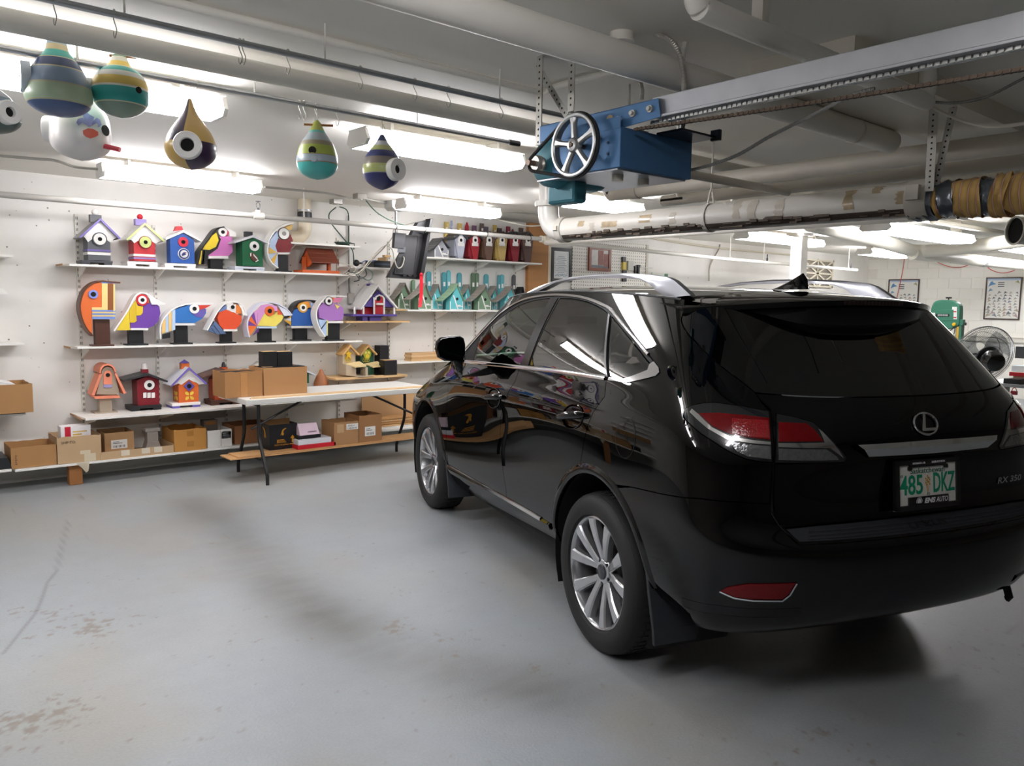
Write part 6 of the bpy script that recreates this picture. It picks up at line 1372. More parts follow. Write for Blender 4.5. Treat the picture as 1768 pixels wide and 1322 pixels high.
tp_=[('pale blue-grey tapered tall birdhouse',908,1008,940,978, '#3a3c40', '#a6aab6', '#8d919c'),('bright red tapered tall birdhouse',1028,1130,1068,1102, '#2a2b2e', '#93222c', '#7c1e28'),('medium brown tapered tall birdhouse between red and tan ones',1145,1250,1180,1220, '#6f6a64', '#654c40', '#57402f'),('tan tapered tall birdhouse',1258,1358,1292,1335, '#3a2620', '#b39a60', '#a58c50'),('dark red tapered tall birdhouse',1370,1472,1405,1445, '#26272a', '#7e1d28', '#6a1822'),('brown tapered tall birdhouse, last before the timber board',1478,1578,1510,1555, '#4a4642', '#5c4440', '#4c3630')]
for a in tp_:tapered(*a)
# back boards of the second row, showing above the roofs
bb=[(828,858,210, '#c3a85c', 'tan',0),(881,892,200, '#9ca8c4', 'pale blue',0),(940,972,222, '#c3a85c', 'tan',0),(1003,1030,212, '#a32030', 'red',1),(1060,1095,240, '#6a4a62', 'plum',0),(1128,1158,222, '#5a4a44', 'dark brown',0),(1160,1195,250, '#5a5660', 'slate',0),(1238,1266,235, '#c3a85c', 'tan',0),(1275,1310,262, '#4a3a34', 'dark brown',0),(1352,1382,248, '#7e2036', 'crimson',0),(1392,1418,270, '#6a1a28', 'crimson',1),(1458,1492,260, '#5a4840', 'dark brown',0)]
above=['above the white-trimmed grey house', 'above the pale blue-grey house', 'above the roof of the pale blue-grey house', 'with a pointed top beside the bright red house', 'above the bright red house', 'above the medium brown house', 'low above the medium brown house', 'above the tan house', 'low above the tan house', 'above the dark red house', 'with a pointed top above the dark red house', 'above the last brown house']
for(l,r,tp,col,cn,pt),ab in zip(bb,above):
 y_=7.83;a,b=CC7((l,tp),y_),CC7((r,tp),y_);t=thing('back_board', '%s upright back board %s'%(cn,ab), 'board',((a[0]+b[0])/2,y_,zR1), 'upright back boards on the upper shelf')
 poly=[(a[0],zR1+.002),(b[0],zR1+.002),(b[0],a[2]),(a[0],a[2])] if not pt else[(a[0],zR1+.002),(b[0],zR1+.002),(b[0],a[2]-.05),((a[0]+b[0])/2,a[2]),(a[0],a[2]-.05)]
 obj('board',MB().prism(poly,y_,y_+.018),pm(col),t)
 if not pt:obj('sticker',B(a[0]+(b[0]-a[0])*.3,a[0]+(b[0]-a[0])*.75,y_-.002,y_,a[2]-.09,a[2]-.06),pm(W),t)
 # ------------------------------------------------------------------ little cottages with curved shingled roofs
def cottage(label,wl,wm,wr,zbp,ztp,apexp,eL,eR,wallc,roofc,shz,yf=7.64,D=.16,trim=W,grp='cottage birdhouses',dz=0.):
 """pixels in the shelf crop: wl..wm side wall, wm..wr front wall"""
 h=lambda p,y=yf:(lambda q:(q[0],q[2]))(CC7(p,y))
 x0,x1=h((wm,zbp))[0],h((wr,zbp))[0];ze=h(((wm+wr)/2,ztp))[1];cx_=(x0+x1)/2;za=h(apexp,yf-.02)[1]
 zb_=shz+.001
 t=thing('cottage_birdhouse',label, 'birdhouse',(cx_,yf+D/2,shz),grp)
 obj('body',MB().prism([(x0,zb_),(x1,zb_),(x1,ze),(cx_,za-.02),(x0,ze)],yf,yf+D),pm(wallc),t)
 n=5;eLx,eLz=h(eL,yf-.03);eRx,eRz=h(eR,yf-.03)
 for ex_,ez in((eLx,eLz),(eRx,eRz)):
  for k in range(n):
   f0,f1=k/n,(k+1.12)/n
   cur=lambda f_:(cx_+(ex_-cx_)*f_**1.15,za+(ez-za)*(f_**.82))
   a,b=cur(f0),cur(min(f1,1.0));lift=.005
   obj('shingle',MB().prism([(a[0],a[1]+.002),(b[0],b[1]+lift),(b[0],b[1]-.006),(a[0],a[1]-.007)],yf-.03,yf+D+.03),pm(roofc),t)
 tw=.008;T_=pm(trim)
 for xx in(x0,x1-tw):obj('corner_trim',B(xx,xx+tw,yf-.004,yf+.001,zb_,ze),T_,t)
 obj('base_trim',B(x0-.002,x1,yf-.004,yf+.001,zb_,zb_+.008),T_,t)
 m_=lambda f_:x0+(x1-x0)*f_;zm=zb_+(ze-zb_)*.38
 obj('slant_trim',MB().prism([(m_(.58),zb_),(m_(.66),zb_),(m_(.30),ze+(za-ze)*.35),(m_(.22),ze+(za-ze)*.35)],yf-.004,yf+.001),T_,t)
 obj('cross_trim',B(m_(.48),x1,yf-.004,yf+.001,zm,zm+.009),T_,t)
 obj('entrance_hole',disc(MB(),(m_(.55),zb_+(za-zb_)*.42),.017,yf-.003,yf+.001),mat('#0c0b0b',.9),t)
 obj('name_strip',B(m_(.5),m_(.78),yf-.012,yf-.003,zm+.01,zm+.02),T_,t)
 return t
TQ,GN,RG,RGN='#62b7bd', '#6d8a6e', '#8b847c', '#8aa888'
cots=[('green cottage house with a grey roof, partly behind the red ribbon shelf end',400,432,528,935,865,(515,728),(388,868),(548,835),GN,RG),('green cottage house with a pale grey roof behind the red ribbon',528,602,712,938,858,(665,730),(530,870),(722,870),GN, '#9a928a'),
('turquoise cottage house with a grey roof just beyond the red ribbon',712,716,805,938,868,(762,738),(690,870),(812,860),TQ,RG),('turquoise cottage house with a sage green roof',800,868,978,945,885,(935,735),(800,882),(998,882),TQ,RGN),
('turquoise cottage house tucked behind the sage-roofed one',985,988,1050,945,868,(1020,742),(955,850),(1058,852),TQ,RG),('green cottage house with a broad grey roof in the front row',1045,1108,1215,948,885,(1165,745),(1048,885),(1232,885),GN,RG),
('turquoise cottage house behind the broad grey-roofed one',1222,1225,1268,945,868,(1250,755),(1195,860),(1285,855),TQ,RG),('turquoise cottage house with a grey roof nearest the black roof',1262,1332,1432,948,885,(1388,758),(1268,888),(1436,860),TQ,RG),
('black-roofed cottage house at the end of the row',1436,1440,1512,945,868,(1480,762),(1420,870),(1520,868), '#2a2b2e', '#1c1d20')]
for i,cdat in enumerate(cots):cottage(*cdat,zR2,yf=7.615 if i in(1,3,5,7) else 7.77,D=.085 if i in(1,3,5,7) else.07)
cottage('grey cottage house with white trim and a dark roof beside the television',690,738,855,497,448,(800,345),(690,455),(870,430), '#8e9096', '#3c3d40',zR1,grp='cottage birdhouses')
t=cottage('pale green cottage corner peeping out from behind the television',640,660,720,497,450,(700,400),(660,452),(735,450), '#93aa90', '#3c3d40',zR1,yf=7.81,D=.05)
bb2=[(675,712,628, '#4a949e', 'teal', 'above the ribbon end'),(805,838,635, '#4a949e', 'teal', 'left of the sage-roofed cottage'),(845,878,632, '#68b4be', 'light teal', 'with a pointed top above the sage roof'),(935,970,640, '#4a949e', 'teal', 'right of the sage roof'),(1052,1084,642, '#566f58', 'green', 'first of the green pair'),(1088,1116,642, '#5e7860', 'green', 'second of the green pair'),(1162,1198,652, '#4a949e', 'teal', 'above the broad grey roof'),(1278,1298,660, '#4a949e', 'narrow teal', 'above the last grey roof'),(1300,1330,655, '#5aa6b0', 'light teal', 'with a rounded top above the last grey roof'),(1400,1428,668, '#4a4a4e', 'charcoal', 'above the black roof'),(548,575,700, '#7c9a7e', 'green', 'behind the pale grey roof')]
for l,r,tp,col,cn,ab in bb2:
 y_=7.85;a,b=CC7((l,tp),y_),CC7((r,tp),y_);t=thing('back_board', '%s round-topped back board %s'%(cn,ab), 'board',((a[0]+b[0])/2,y_,zR2), 'round-topped back boards on the cottage shelf')
 hw=(b[0]-a[0])/2;cx_=a[0]+hw
 obj('board',MB().prism([(a[0],zR2+.002),(b[0],zR2+.002)]+[(cx_+hw*math.cos(q),a[2]-hw+hw*math.sin(q)*(1.6 if 'pointed' in ab or cn=='charcoal' else 1)) for q in np.linspace(0,math.pi,9)],y_,y_+.018),pm(col),t)
 obj('sticker',B(cx_-hw*.5,cx_+hw*.5,y_-.002,y_,a[2]-.17,a[2]-.12),pm(W),t)
 # ------------------------------------------------------------------ hanging gourds
def gourd(label,cx_,prof,bands,Y,hook_z,quarter=None,group='painted gourd birdhouses',ncol=40):
 """prof: (row px, half width px); bands: (row px where the colour begins, colour) top to bottom"""
 pts=[(onY(cx_,y,Y)[2],abs(onY(cx_+w_,y,Y)[0]-onY(cx_,y,Y)[0])*1.0) for y,w_ in prof]
 c0=onY(cx_,prof[len(prof)//2][0],Y);dep=(c0-CAM)@AX[2];pts=[(z,w_*dep/FPX) for(z,_),(_,w_) in zip(pts,prof)]
 ys=[p[0] for p in prof];fine=sorted(set([ys[0]+(ys[-1]-ys[0])*k/44 for k in range(45)]+[b_[0] for b_ in bands if ys[0]<b_[0]<ys[-1]]))
 q=smooth_path([(p[0],p[1]) for p in prof],6);R_=lambda y:float(np.interp(y,[a[0] for a in q],[a[1] for a in q]))*dep/FPX
 Zf=lambda y:float(np.interp(y,ys,[a[0] for a in pts]))
 t=thing('gourd_birdhouse',label, 'birdhouse',(c0[0],Y,Zf(ys[-1])),group)
 mb=MB();mats=[pm(b_[1],.3) for b_ in bands] if not quarter else[pm(quarter[0],.3),pm(quarter[1],.3)]
 for i in range(len(fine)-1):
  ym=(fine[i]+fine[i+1])/2;k=0
  for j,b_ in enumerate(bands):
   if ym>=b_[0]:k=j
  for s in range(ncol):
   a0,a1=2*math.pi*s/ncol,2*math.pi*(s+1)/ncol
   if quarter:k=(1 if math.sin((a0+a1)/2-quarter[3])>0 else 0)^(1 if ym>quarter[2] else 0)
   mb.cur=k
   mb.add([(c0[0]+R_(y)*math.cos(a),Y+R_(y)*math.sin(a),Zf(y)) for y,a in((fine[i],a0),(fine[i],a1),(fine[i+1],a1),(fine[i+1],a0))],[(0,1,2,3)])
 o=obj('shell',mb,mats,t,smooth='all')
 obj('hanging_wire',MB().tube([(c0[0],Y,Zf(ys[0])-.01),(c0[0]+.004,Y,(Zf(ys[0])+hook_z)/2),(c0[0],Y,hook_z)],.0018,6),STEEL,t)
 rt=AX[0]-AX[0][2]*np.array([0,0,1]);rt/=np.linalg.norm(rt);tow=np.array([-AX[2][0],-AX[2][1],0]);tow/=np.linalg.norm(tow)
 def onsurf(px,py,lim=.985):
  ax_,ay_=px,py
  for _ in range(9):
   r_=R_(ay_);q_=max(-lim,min(lim,(ax_-cx_)*dep/FPX/max(r_,1e-4)));n=rt*q_+tow*math.sqrt(1-q_*q_);P=np.array([c0[0],Y,Zf(ay_)])+n*r_
   v=(P-CAM)@AX.T;ex_,ey_=px-(884+FPX*v[0]/v[2]),py-(661-FPX*v[1]/v[2]);ax_+=ex_*.8;ay_=min(max(ay_+ey_*.8,ys[0]),ys[-1])
  return P,n,dep/FPX
 return t,onsurf
def eyering(t,os_,px,py,ro,ri,col=W,nm='eye_ring',lim=.985,tilt=0.):
 P,n,k=os_(px,py,lim);n=n+np.array([0,0,tilt]);n/=np.linalg.norm(n);ro*=k;ri*=k
 obj(nm,MB().lathe([(ri,-.012),(ri,.014),(ri*1.1,.018),(ro*.94,.018),(ro,.012),(ro,-.015)],P,n,28),pm(col,.35),t,smooth=True)
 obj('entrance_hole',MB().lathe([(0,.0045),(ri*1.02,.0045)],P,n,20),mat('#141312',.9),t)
def hole(t,os_,px,py,r):
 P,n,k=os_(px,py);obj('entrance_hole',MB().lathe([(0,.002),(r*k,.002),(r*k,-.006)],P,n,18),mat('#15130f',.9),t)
S1c=3.304
pf=lambda L:[(y/S1c,w_/S1c) for y,w_ in L];bd=lambda L:[(y/S1c,c_) for y,c_ in L]
RODZ=2.505
t,os_=gourd('large gourd house with navy, blue and pale green bands',334/S1c,pf([(232,46),(262,54),(300,64),(345,98),(400,132),(450,154),(500,170),(560,174),(600,160),(635,120),(655,70),(664,4)]),bd([(0, '#8fa7bd'),(262, '#c3b48f'),(298, '#3d9a90'),(344, '#b5ad8d'),(350, '#2c3f66'),(404, '#b5ad8d'),(412, '#8094ad'),(500, '#b5ad8d'),(508, '#a9bca0'),(596, '#b5ad8d'),(602, '#3f5580')]),3.48,RODZ)
eyering(t,os_,160/S1c,445/S1c,26,10, '#b9c4cf',lim=.96)
t,os_=gourd('smaller gourd house with teal, yellow and white bands',688/S1c,pf([(320,38),(335,42),(380,62),(420,112),(470,142),(520,150),(570,148),(615,124),(650,80),(668,30),(673,3)]),bd([(0, '#6d8a6a'),(330, '#d9d6cc'),(358, '#d9bd62'),(390, '#e3dcc0'),(394, '#38a39c'),(428, '#d5d6d2'),(460, '#d9bd62'),(510, '#dcdad2'),(522, '#3aa6a2'),(600, '#d6d0b4'),(606, '#7c9384')]),3.48,RODZ)
hole(t,os_,792/S1c,514/S1c,5.5);eyering(t,os_,530/S1c,490/S1c,12,5, '#c9cfce')
for q in(1,):P,n,k=os_(625/S1c,318/S1c);obj('twig',MB().cyl(P+n*.01,P-n*.09,.006,n=8),mat('#9a6a40',.6),t)
t,os_=gourd('white gourd house with a purple fleur-de-lis and a red tongue',463/S1c,pf([(560,70),(600,105),(650,138),(700,153),(780,160),(840,150),(880,112),(903,62),(914,22),(917,3)]),bd([(0, '#d9d5d2')]),3.72,CEIL)
eyering(t,os_,285/S1c,738/S1c,22,9, '#d6d4d4',lim=.97);hole(t,os_,607/S1c,745/S1c,9)
def onpaint(pts,col,nm,th=.003):
 Q=[os_(x/S1c,y/S1c) for x,y in pts];mb=MB();n_=len(Q);c_=sum(q[0] for q in Q)/n_;nn=sum(q[1] for q in Q);nn=nn/np.linalg.norm(nn)
 mb.add([q[0]+q[1]*th for q in Q]+[c_+nn*(th+.001)]+[q[0]-q[1]*.004 for q in Q],[(i,(i+1)%n_,n_) for i in range(n_)]+[(i,n_+1+i,n_+1+(i+1)%n_,(i+1)%n_) for i in range(n_)]);obj(nm,mb,pm(col,.4),t)
onpaint([(472,645),(492,640),(512,655),(535,668),(530,690),(515,722),(490,700),(475,670)], '#9a92c6', 'fleur_petal');onpaint([(470,672),(498,700),(510,722),(492,712),(470,700),(455,708),(448,716),(435,700),(445,678)], '#9a92c6', 'fleur_petal');onpaint([(520,718),(530,690),(550,672),(572,685),(578,712),(562,726),(560,705),(540,700)], '#9a92c6', 'fleur_petal')
onpaint([(472,745),(500,732),(530,735),(558,752),(560,772),(540,782),(516,790),(490,780),(474,765)], '#df6a5a', 'red_blossom')
P,n,k=os_(585/S1c,825/S1c);obj('tongue',MB().tube([P-n*.01,P+AX[0]*.03-np.array([0,0,.008]),P+AX[0]*.06-np.array([0,0,.016])],.011,6),pm('#cf4450'),t)
t,os_=gourd('plum and tan quartered gourd house with a white ring eye',1088/S1c,pf([(566,10),(590,17),(620,27),(655,43),(700,74),(750,108),(800,131),(850,140),(900,126),(935,95),(958,50),(968,4)]),bd([(0, '#3f2c44')]),3.48,RODZ,quarter=('#3a2942', '#c3a25e',826/S1c,math.atan2(AX[0][1],AX[0][0])-math.pi/2))
eyering(t,os_,1070/S1c,828/S1c,75/S1c,36/S1c)
S2c=3.214;pf2=lambda L:[(y/S2c,w_/S2c) for y,w_ in L];bd2=lambda L:[(y/S2c,c_) for y,c_ in L]
t,os_=gourd('green and turquoise gourd house with a twig through its neck',400+475/S2c,pf2([(668,8),(685,22),(710,33),(735,45),(765,66),(800,89),(850,106),(900,113),(940,104),(970,80),(990,40),(997,3)]),bd2([(0, '#a3ab4c'),(728, '#5fb3ac'),(742, '#9aa7ae'),(790, '#8f8672'),(815, '#9aa84a'),(868, '#8a7f6c'),(872, '#9ba9b4'),(908, '#8a7a60'),(914, '#4fb0aa')]),3.48,RODZ)
hole(t,os_,400+448/S2c,833/S2c,6.5);P,n,k=os_(400+455/S2c,690/S2c);obj('twig',MB().cyl(P-AX[0]*.045,P+AX[0]*.07-n*.03,.0055,n=8),mat('#b07a48',.6),t)
P,n,k=os_(400+458/S2c,882/S2c);obj('perch_block',MB().lathe([(.016,0),(.014,.014),(0,.016)],P,n,10),pm('#a9b4bc'),t)
t,os_=gourd('navy and olive banded gourd house with a white ring eye facing away',400+835/S2c,pf2([(748,10),(765,20),(790,33),(815,52),(845,75),(880,95),(930,107),(970,103),(1010,85),(1035,52),(1050,18),(1054,3)]),bd2([(0, '#3a4468'),(785, '#c9ccd4'),(812, '#b0b678'),(842, '#3a4070'),(880, '#8a8078'),(920, '#b2b876'),(968, '#8a8aa0'),(972, '#393c6a')]),3.48,RODZ)
eyering(t,os_,400+915/S2c,940/S2c,19,7,lim=.80)
t,os_=gourd('gourd house cut by the photo edge, pale with a dark green bottom',-14,pf([(440,15),(500,40),(545,90),(600,125),(650,143),(700,140),(740,95),(760,30),(763,3)]),bd([(0, '#c9cdd0'),(560, '#8d9aa6'),(655, '#b5ad8d'),(662, '#40564f')]),3.3,RODZ)
eyering(t,os_,27,194,20,8,lim=.9)
# ================================================================== UNDER THE CEILING
PIPEW=mat('#e6e2d9',.45,var=.06,scale=5);PIPED=mat('#d3cdc1',.5,var=.12,scale=4);GALV=mat('#b4b6ba',.4,.75,var=.15,scale=9);DSTEEL=mat('#4b4d50',.4,.8,var=.1)
def tub(nm,label,cat,pts,r,m,group=None,n=16,parent=None):
 t=thing(nm,label,cat,pts[0],group);obj('tube',MB().tube(pts,r,n),m,t,smooth=True);return t
 # rods with hooks
for yy,lab,x1 in((2.82, 'front',3.3),(3.48, 'rear',2.98)):
 t=tub('hanging_rod', 'long grey steel %s rod carrying wire hooks'%lab, 'rod',[(-1.2,yy,2.51),(x1,yy,2.51)],.011,GALV, 'ceiling rods',10)
 obj('end_coupling',MB().cyl((x1-.07,yy,2.51),(x1+.005,yy,2.51),.016,n=12),DSTEEL,t,smooth=True)
 for x_ in(-.4,.75,1.45,2.3):
  obj('clip',MB().cyl((x_,yy,2.51),(x_,yy,CEIL),.0035,n=6),PIPEW,t)
hooks=[(93,8,2.82, 'near the beam end of the front rod'),(197,32,2.82, 'second along the front rod'),(414,84,2.82, 'left one of the pair on the front rod'),(420,86,2.82, 'right one of the pair on the front rod'),(497,103,2.82, 'just past the pair on the front rod'),(622,131,2.82, 'over the middle of the front rod'),(716,152,2.82, 'above the far fixture on the front rod'),(774,165,2.82, 'by the coupling clip of the front rod'),(865,190,2.82, 'thin and long, last on the front rod'),
(129,94,3.48, 'between the two large gourds'),(340,141,3.48, 'above the quartered gourd'),(517,178,3.48, 'left of the twig gourd wire on the rear rod'),(525,179,3.48, 'over the twig gourd on the rear rod'),(545,183,3.48, 'right above the twig gourd neck'),(582,192,3.48, 'between twig gourd and navy gourd'),(661,205,3.48, 'over the navy gourd on the rear rod')]
for px_h,py_h,yy,lab in hooks:
 p=onY(px_h,py_h,yy);x=p[0];z=2.51
 pts=[(x+.000,yy-.013,z-.006),(x,yy-.010,z+.010),(x,yy+.004,z+.015),(x,yy+.013,z+.002),(x+.002,yy+.008,z-.02),(x+.004,yy-.008,z-.045),(x+.002,yy-.012,z-.06),(x,yy-.002,z-.072),(x,yy+.01,z-.062),(x,yy+.012,z-.05)]
 tag(obj('wire_hook',MB().tube(smooth_path(pts,4),.0017,6),STEEL,smooth=True), 'bent wire hook '+lab, 'hook', 'wire hooks on the ceiling rods')
tub('ceiling_pipe', 'white painted pipe running between the two hook rods', 'pipe',[(-1.2,3.35,2.575),(9.0,3.35,2.575)],.041,PIPEW, 'ceiling pipes')
tub('conduit', 'slim white conduit along the ceiling step, bent back in a loop', 'conduit',smooth_path([(-1.2,2.93,2.628),(1.5,2.93,2.628),(2.55,2.93,2.628),(2.62,2.92,2.626),(2.63,2.86,2.62),(2.6,2.76,2.62),(2.62,2.4,2.62),(2.64,2.2,2.62)],4),.0155,PIPEW, 'conduits',10)
t=tub('ceiling_pipe', 'large white pipe running overhead behind the door opener rail', 'pipe',[(-1.2,2.017,2.505),(4.35,2.017,2.505)],.058,PIPEW, 'ceiling pipes',20)
obj('strap',MB().tube([(3.95,2.017+.0605*math.cos(a),2.505+.0605*math.sin(a)) for a in np.linspace(-math.pi*1.2,.2*math.pi,18)],.004,6),PIPED,t)
# short pipe with rising ends
dx1=onY(1600,165,1.52)[0]
t=tub('ceiling_pipe', 'white pipe near the top of the picture bent up at both ends', 'pipe',smooth_path([(1.98,1.52,CEIL),(1.98,1.52,2.54),(2.0,1.52,2.505),(2.06,1.52,2.50),(2.6,1.52,2.50),(dx1-.08,1.52,2.497),(dx1-.02,1.52,2.51),(dx1,1.52,2.56),(dx1,1.52,CEIL)],5),.036,PIPEW, 'ceiling pipes',18)
obj('bracket',B(2.3,2.34,1.50,1.54,2.53,CEIL),PIPED,t)
# drain lines running towards the camera side
t=tub('ceiling_pipe', 'beige pipe parallel to the taped drain, with a rounded capped end', 'pipe',smooth_path([(4.53,4.22,CEIL),(4.53,4.22,2.50),(4.53,4.18,2.455),(4.53,4.1,2.45),(4.53,3.0,2.45),(4.53,1.4,2.45),(4.53,-1,2.45)],5),.055,PIPED, 'ceiling pipes',18)
obj('coupling',MB().lathe([(.055,-.03),(.061,-.03),(.061,.03),(.055,.03)],(4.53,3.95,2.45),(0,1,0),20),PIPED,t,smooth=True)
for xx,zz_,rr in((5.25,2.47,.045),(6.0,2.5,.04)):tub('ceiling_pipe', 'thinner beige pipe %s the round-ended one'%('just beyond' if xx<5.5 else 'second beyond'), 'pipe',smooth_path([(xx,4.1,CEIL),(xx,4.1,zz_+.03),(xx,4.05,zz_),(xx,3.9,zz_),(xx,-1,zz_)],4),rr,PIPED, 'ceiling pipes',14)
# the large taped drain with its elbow
Zb=2.152;Xb=4.09;rb=.083
DR=mat('#e2ded5',.4,var=.08,scale=6,bump=.1)
t=thing('drain_pipe', 'fat white drain pipe with torn tape patches and a dirty underside', 'pipe',(Xb,3,Zb))
obj('tube',MB().tube([(Xb,4.28,Zb),(Xb,3.4,Zb),(Xb,2.6,Zb),(Xb,1.72,Zb)],rb,32),DR,t,smooth=True)
el=[(Xb,4.28,Zb)]+[(Xb,4.28+.14*math.sin(a),Zb+.14-.14*math.cos(a)) for a in np.linspace(.1,math.pi/2,9)]+[(Xb,4.42,Zb+.22)]
obj('elbow',MB().tube(el,[rb*.93]*len(el),32),mat('#e6e4de',.3),t,smooth=True)
obj('riser',MB().tube([(Xb,4.42,Zb+.2),(Xb,4.42,CEIL)],rb*.86,28),mat('#e6e4de',.3),t,smooth=True)
obj('hub_ring',MB().lathe([(rb*.9,-.02),(rb*1.2,-.02),(rb*1.25,.0),(rb*1.2,.02),(rb*.9,.02)],(Xb,4.42,Zb+.2),(0,0,1),32),mat('#dedbd4',.35),t,smooth=True)
obj('hub_ring',MB().lathe([(rb,-.03),(rb*1.13,-.03),(rb*1.13,.03),(rb,.03)],(Xb,4.24,Zb),(0,1,0),32),mat('#d3cfc6',.4),t,smooth=True)
obj('clamp_bolt',B(Xb-rb*1.3,Xb-rb*1.05,4.22,4.26,Zb-.01,Zb+.02),PIPED,t)
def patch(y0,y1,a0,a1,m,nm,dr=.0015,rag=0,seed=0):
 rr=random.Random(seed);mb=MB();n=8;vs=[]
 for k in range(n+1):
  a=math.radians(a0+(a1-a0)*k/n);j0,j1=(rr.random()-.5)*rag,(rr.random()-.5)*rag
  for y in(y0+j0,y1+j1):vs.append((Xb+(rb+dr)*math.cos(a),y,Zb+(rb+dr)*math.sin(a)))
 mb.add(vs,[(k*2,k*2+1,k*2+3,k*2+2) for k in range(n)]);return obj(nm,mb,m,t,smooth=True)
TAPE=mat('#bba88a',.2,var=.35,scale=30);TAPEC=mat('#d3ccbf',.1,var=.1,scale=20)
for k,(px,dy_,a0,a1,m) in enumerate(((1003,.06,150,178,TAPE),(1022,.05,165,200,TAPEC),(1052,.14,165,192,TAPE),(1113,.10,150,185,TAPE),(1160,.05,150,200,TAPEC),(1270,.05,120,200,TAPEC),(1297,.05,120,205,TAPEC),(1343,.05,130,205,TAPEC),(1462,.05,120,200,TAPE),(1507,.05,100,150,TAPE),(1557,.07,150,195,TAPE))):
 y=onX(px,370,Xb-rb)[1];patch(y-dy_/2,y+dy_/2,a0,a1,m, 'tape_patch',rag=.02,seed=k)
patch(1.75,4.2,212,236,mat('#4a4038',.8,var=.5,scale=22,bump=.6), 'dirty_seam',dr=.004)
rr=random.Random(3)
mb=MB()
for k in range(60):
 y=1.75+2.4*rr.random();a=math.radians(205+30*rr.random());mb.box(Xb+(rb+.002)*math.cos(a)-.004,Xb+(rb+.002)*math.cos(a)+.004,y,y+.02+.05*rr.random(),Zb+(rb+.004)*math.sin(a)-.012*rr.random(),Zb+(rb+.002)*math.sin(a)+.006)
obj('torn_wrap',mb,mat('#5a4c3e',.7,var=.6,scale=40),t)['kind']='stuff'
yh=onX(1212,380,Xb-rb)[1]
obj('pipe_hanger',MB().strip([(Xb+(rb+.003)*math.cos(a),yh,Zb+(rb+.003)*math.sin(a)) for a in np.linspace(math.radians(110),math.radians(430),30)],[(math.cos(a),0,math.sin(a)) for a in np.linspace(math.radians(110),math.radians(430),30)],[(-.014,0),(-.014,.003),(.014,.003),(.014,0)]).tube([(Xb-.03,yh,Zb+rb+.0),(Xb-.015,yh,Zb+rb+.06),(Xb,yh,Zb+rb+.09),(Xb,yh,CEIL)],.006,8).tube([(Xb+.03,yh,Zb+rb),(Xb+.015,yh,Zb+rb+.06),(Xb,yh,Zb+rb+.09)],.006,8),PIPEW,t,smooth=True)
# coupling and wrapped end
yc=onX(1590,350,Xb-rb)[1]
obj('cast_coupling',MB().lathe([(rb,-.05),(rb*1.18,-.05),(rb*1.22,0),(rb*1.18,.05),(rb,.05)],(Xb,yc+.03,Zb),(0,1,0),28).box(Xb-rb*1.5,Xb-rb*1.1,yc+.0,yc+.06,Zb-.01,Zb+.06),PIPED,t,smooth=True)
w=thing('pipe_wrapping', 'grey duct tape and orange plaid burlap wound round the pipe end', 'wrapping',(Xb,yc-.3,Zb))
ORB=bpy.data.materials.new('burlap');ORB.use_nodes=True
N=ORB.node_tree.nodes;L=ORB.node_tree.links;tc=N.new('ShaderNodeTexCoord');wv=N.new('ShaderNodeTexWave');wv.bands_direction='Y';wv.inputs['Scale'].default_value=9;wv.inputs['Distortion'].default_value=1.5
L.new(tc.outputs['Object'],wv.inputs['Vector']);cr_=N.new('ShaderNodeValToRGB');e_=cr_.color_ramp.elements;e_[0].color=lin('#e6c07a');e_[1].color=lin('#d5cdb8');x_=e_.new(.82);x_.color=lin('#e0b060');x_=e_.new(.9);x_.color=lin('#d2643e')
L.new(wv.outputs['Fac'],cr_.inputs[0]);L.new(cr_.outputs[0],N['Principled BSDF'].inputs['Base Color']);N['Principled BSDF'].inputs['Roughness'].default_value=.9
nz=N.new('ShaderNodeTexNoise');nz.inputs['Scale'].default_value=120;L.new(tc.outputs['Object'],nz.inputs['Vector']);bp=N.new('ShaderNodeBump');bp.inputs['Strength'].default_value=.6;L.new(nz.outputs['Fac'],bp.inputs['Height']);L.new(bp.outputs[0],N['Principled BSDF'].inputs['Normal'])
DUCT=mat('#7d838c',.22,.5,var=.15,scale=25,bump=.5)
def wrapseg(pxa,pxb,m,nm,k,seed):
 rr=random.Random(seed);ya,yb=onX(pxa,355,Xb)[1],onX(pxb,355,Xb)[1];rows=[]
 for i in range(7):
  y=ya+(yb-ya)*i/6;ph=rr.random()*6
  rows.append([(Xb+(k+.006*math.sin(3*a+ph)+.004*rr.random())*math.cos(a),y+.01*math.sin(2*a+seed),Zb-.01+(k+.008*math.sin(2*a+ph)+.005*rr.random())*math.sin(a)) for a in np.linspace(0,2*math.pi,22,endpoint=False)])
 mb=MB().add([p for r in rows for p in r],[(i*22+j,i*22+(j+1)%22,(i+1)*22+(j+1)%22,(i+1)*22+j) for i in range(6) for j in range(22)]);obj(nm,mb,m,w,smooth='all')
wrapseg(1578,1622,DUCT, 'duct_tape',rb*1.05,1);wrapseg(1620,1630,ORB, 'burlap_strip',rb*1.0,2);wrapseg(1628,1655,DUCT, 'duct_tape',rb*1.03,3);wrapseg(1653,1700,ORB, 'burlap_strip',rb*1.06,4);wrapseg(1697,1722,DUCT, 'duct_tape',rb*.98,5);wrapseg(1719,1746,ORB, 'burlap_strip',rb*1.12,6);wrapseg(1744,1790,ORB, 'burlap_strip',rb*1.05,7)
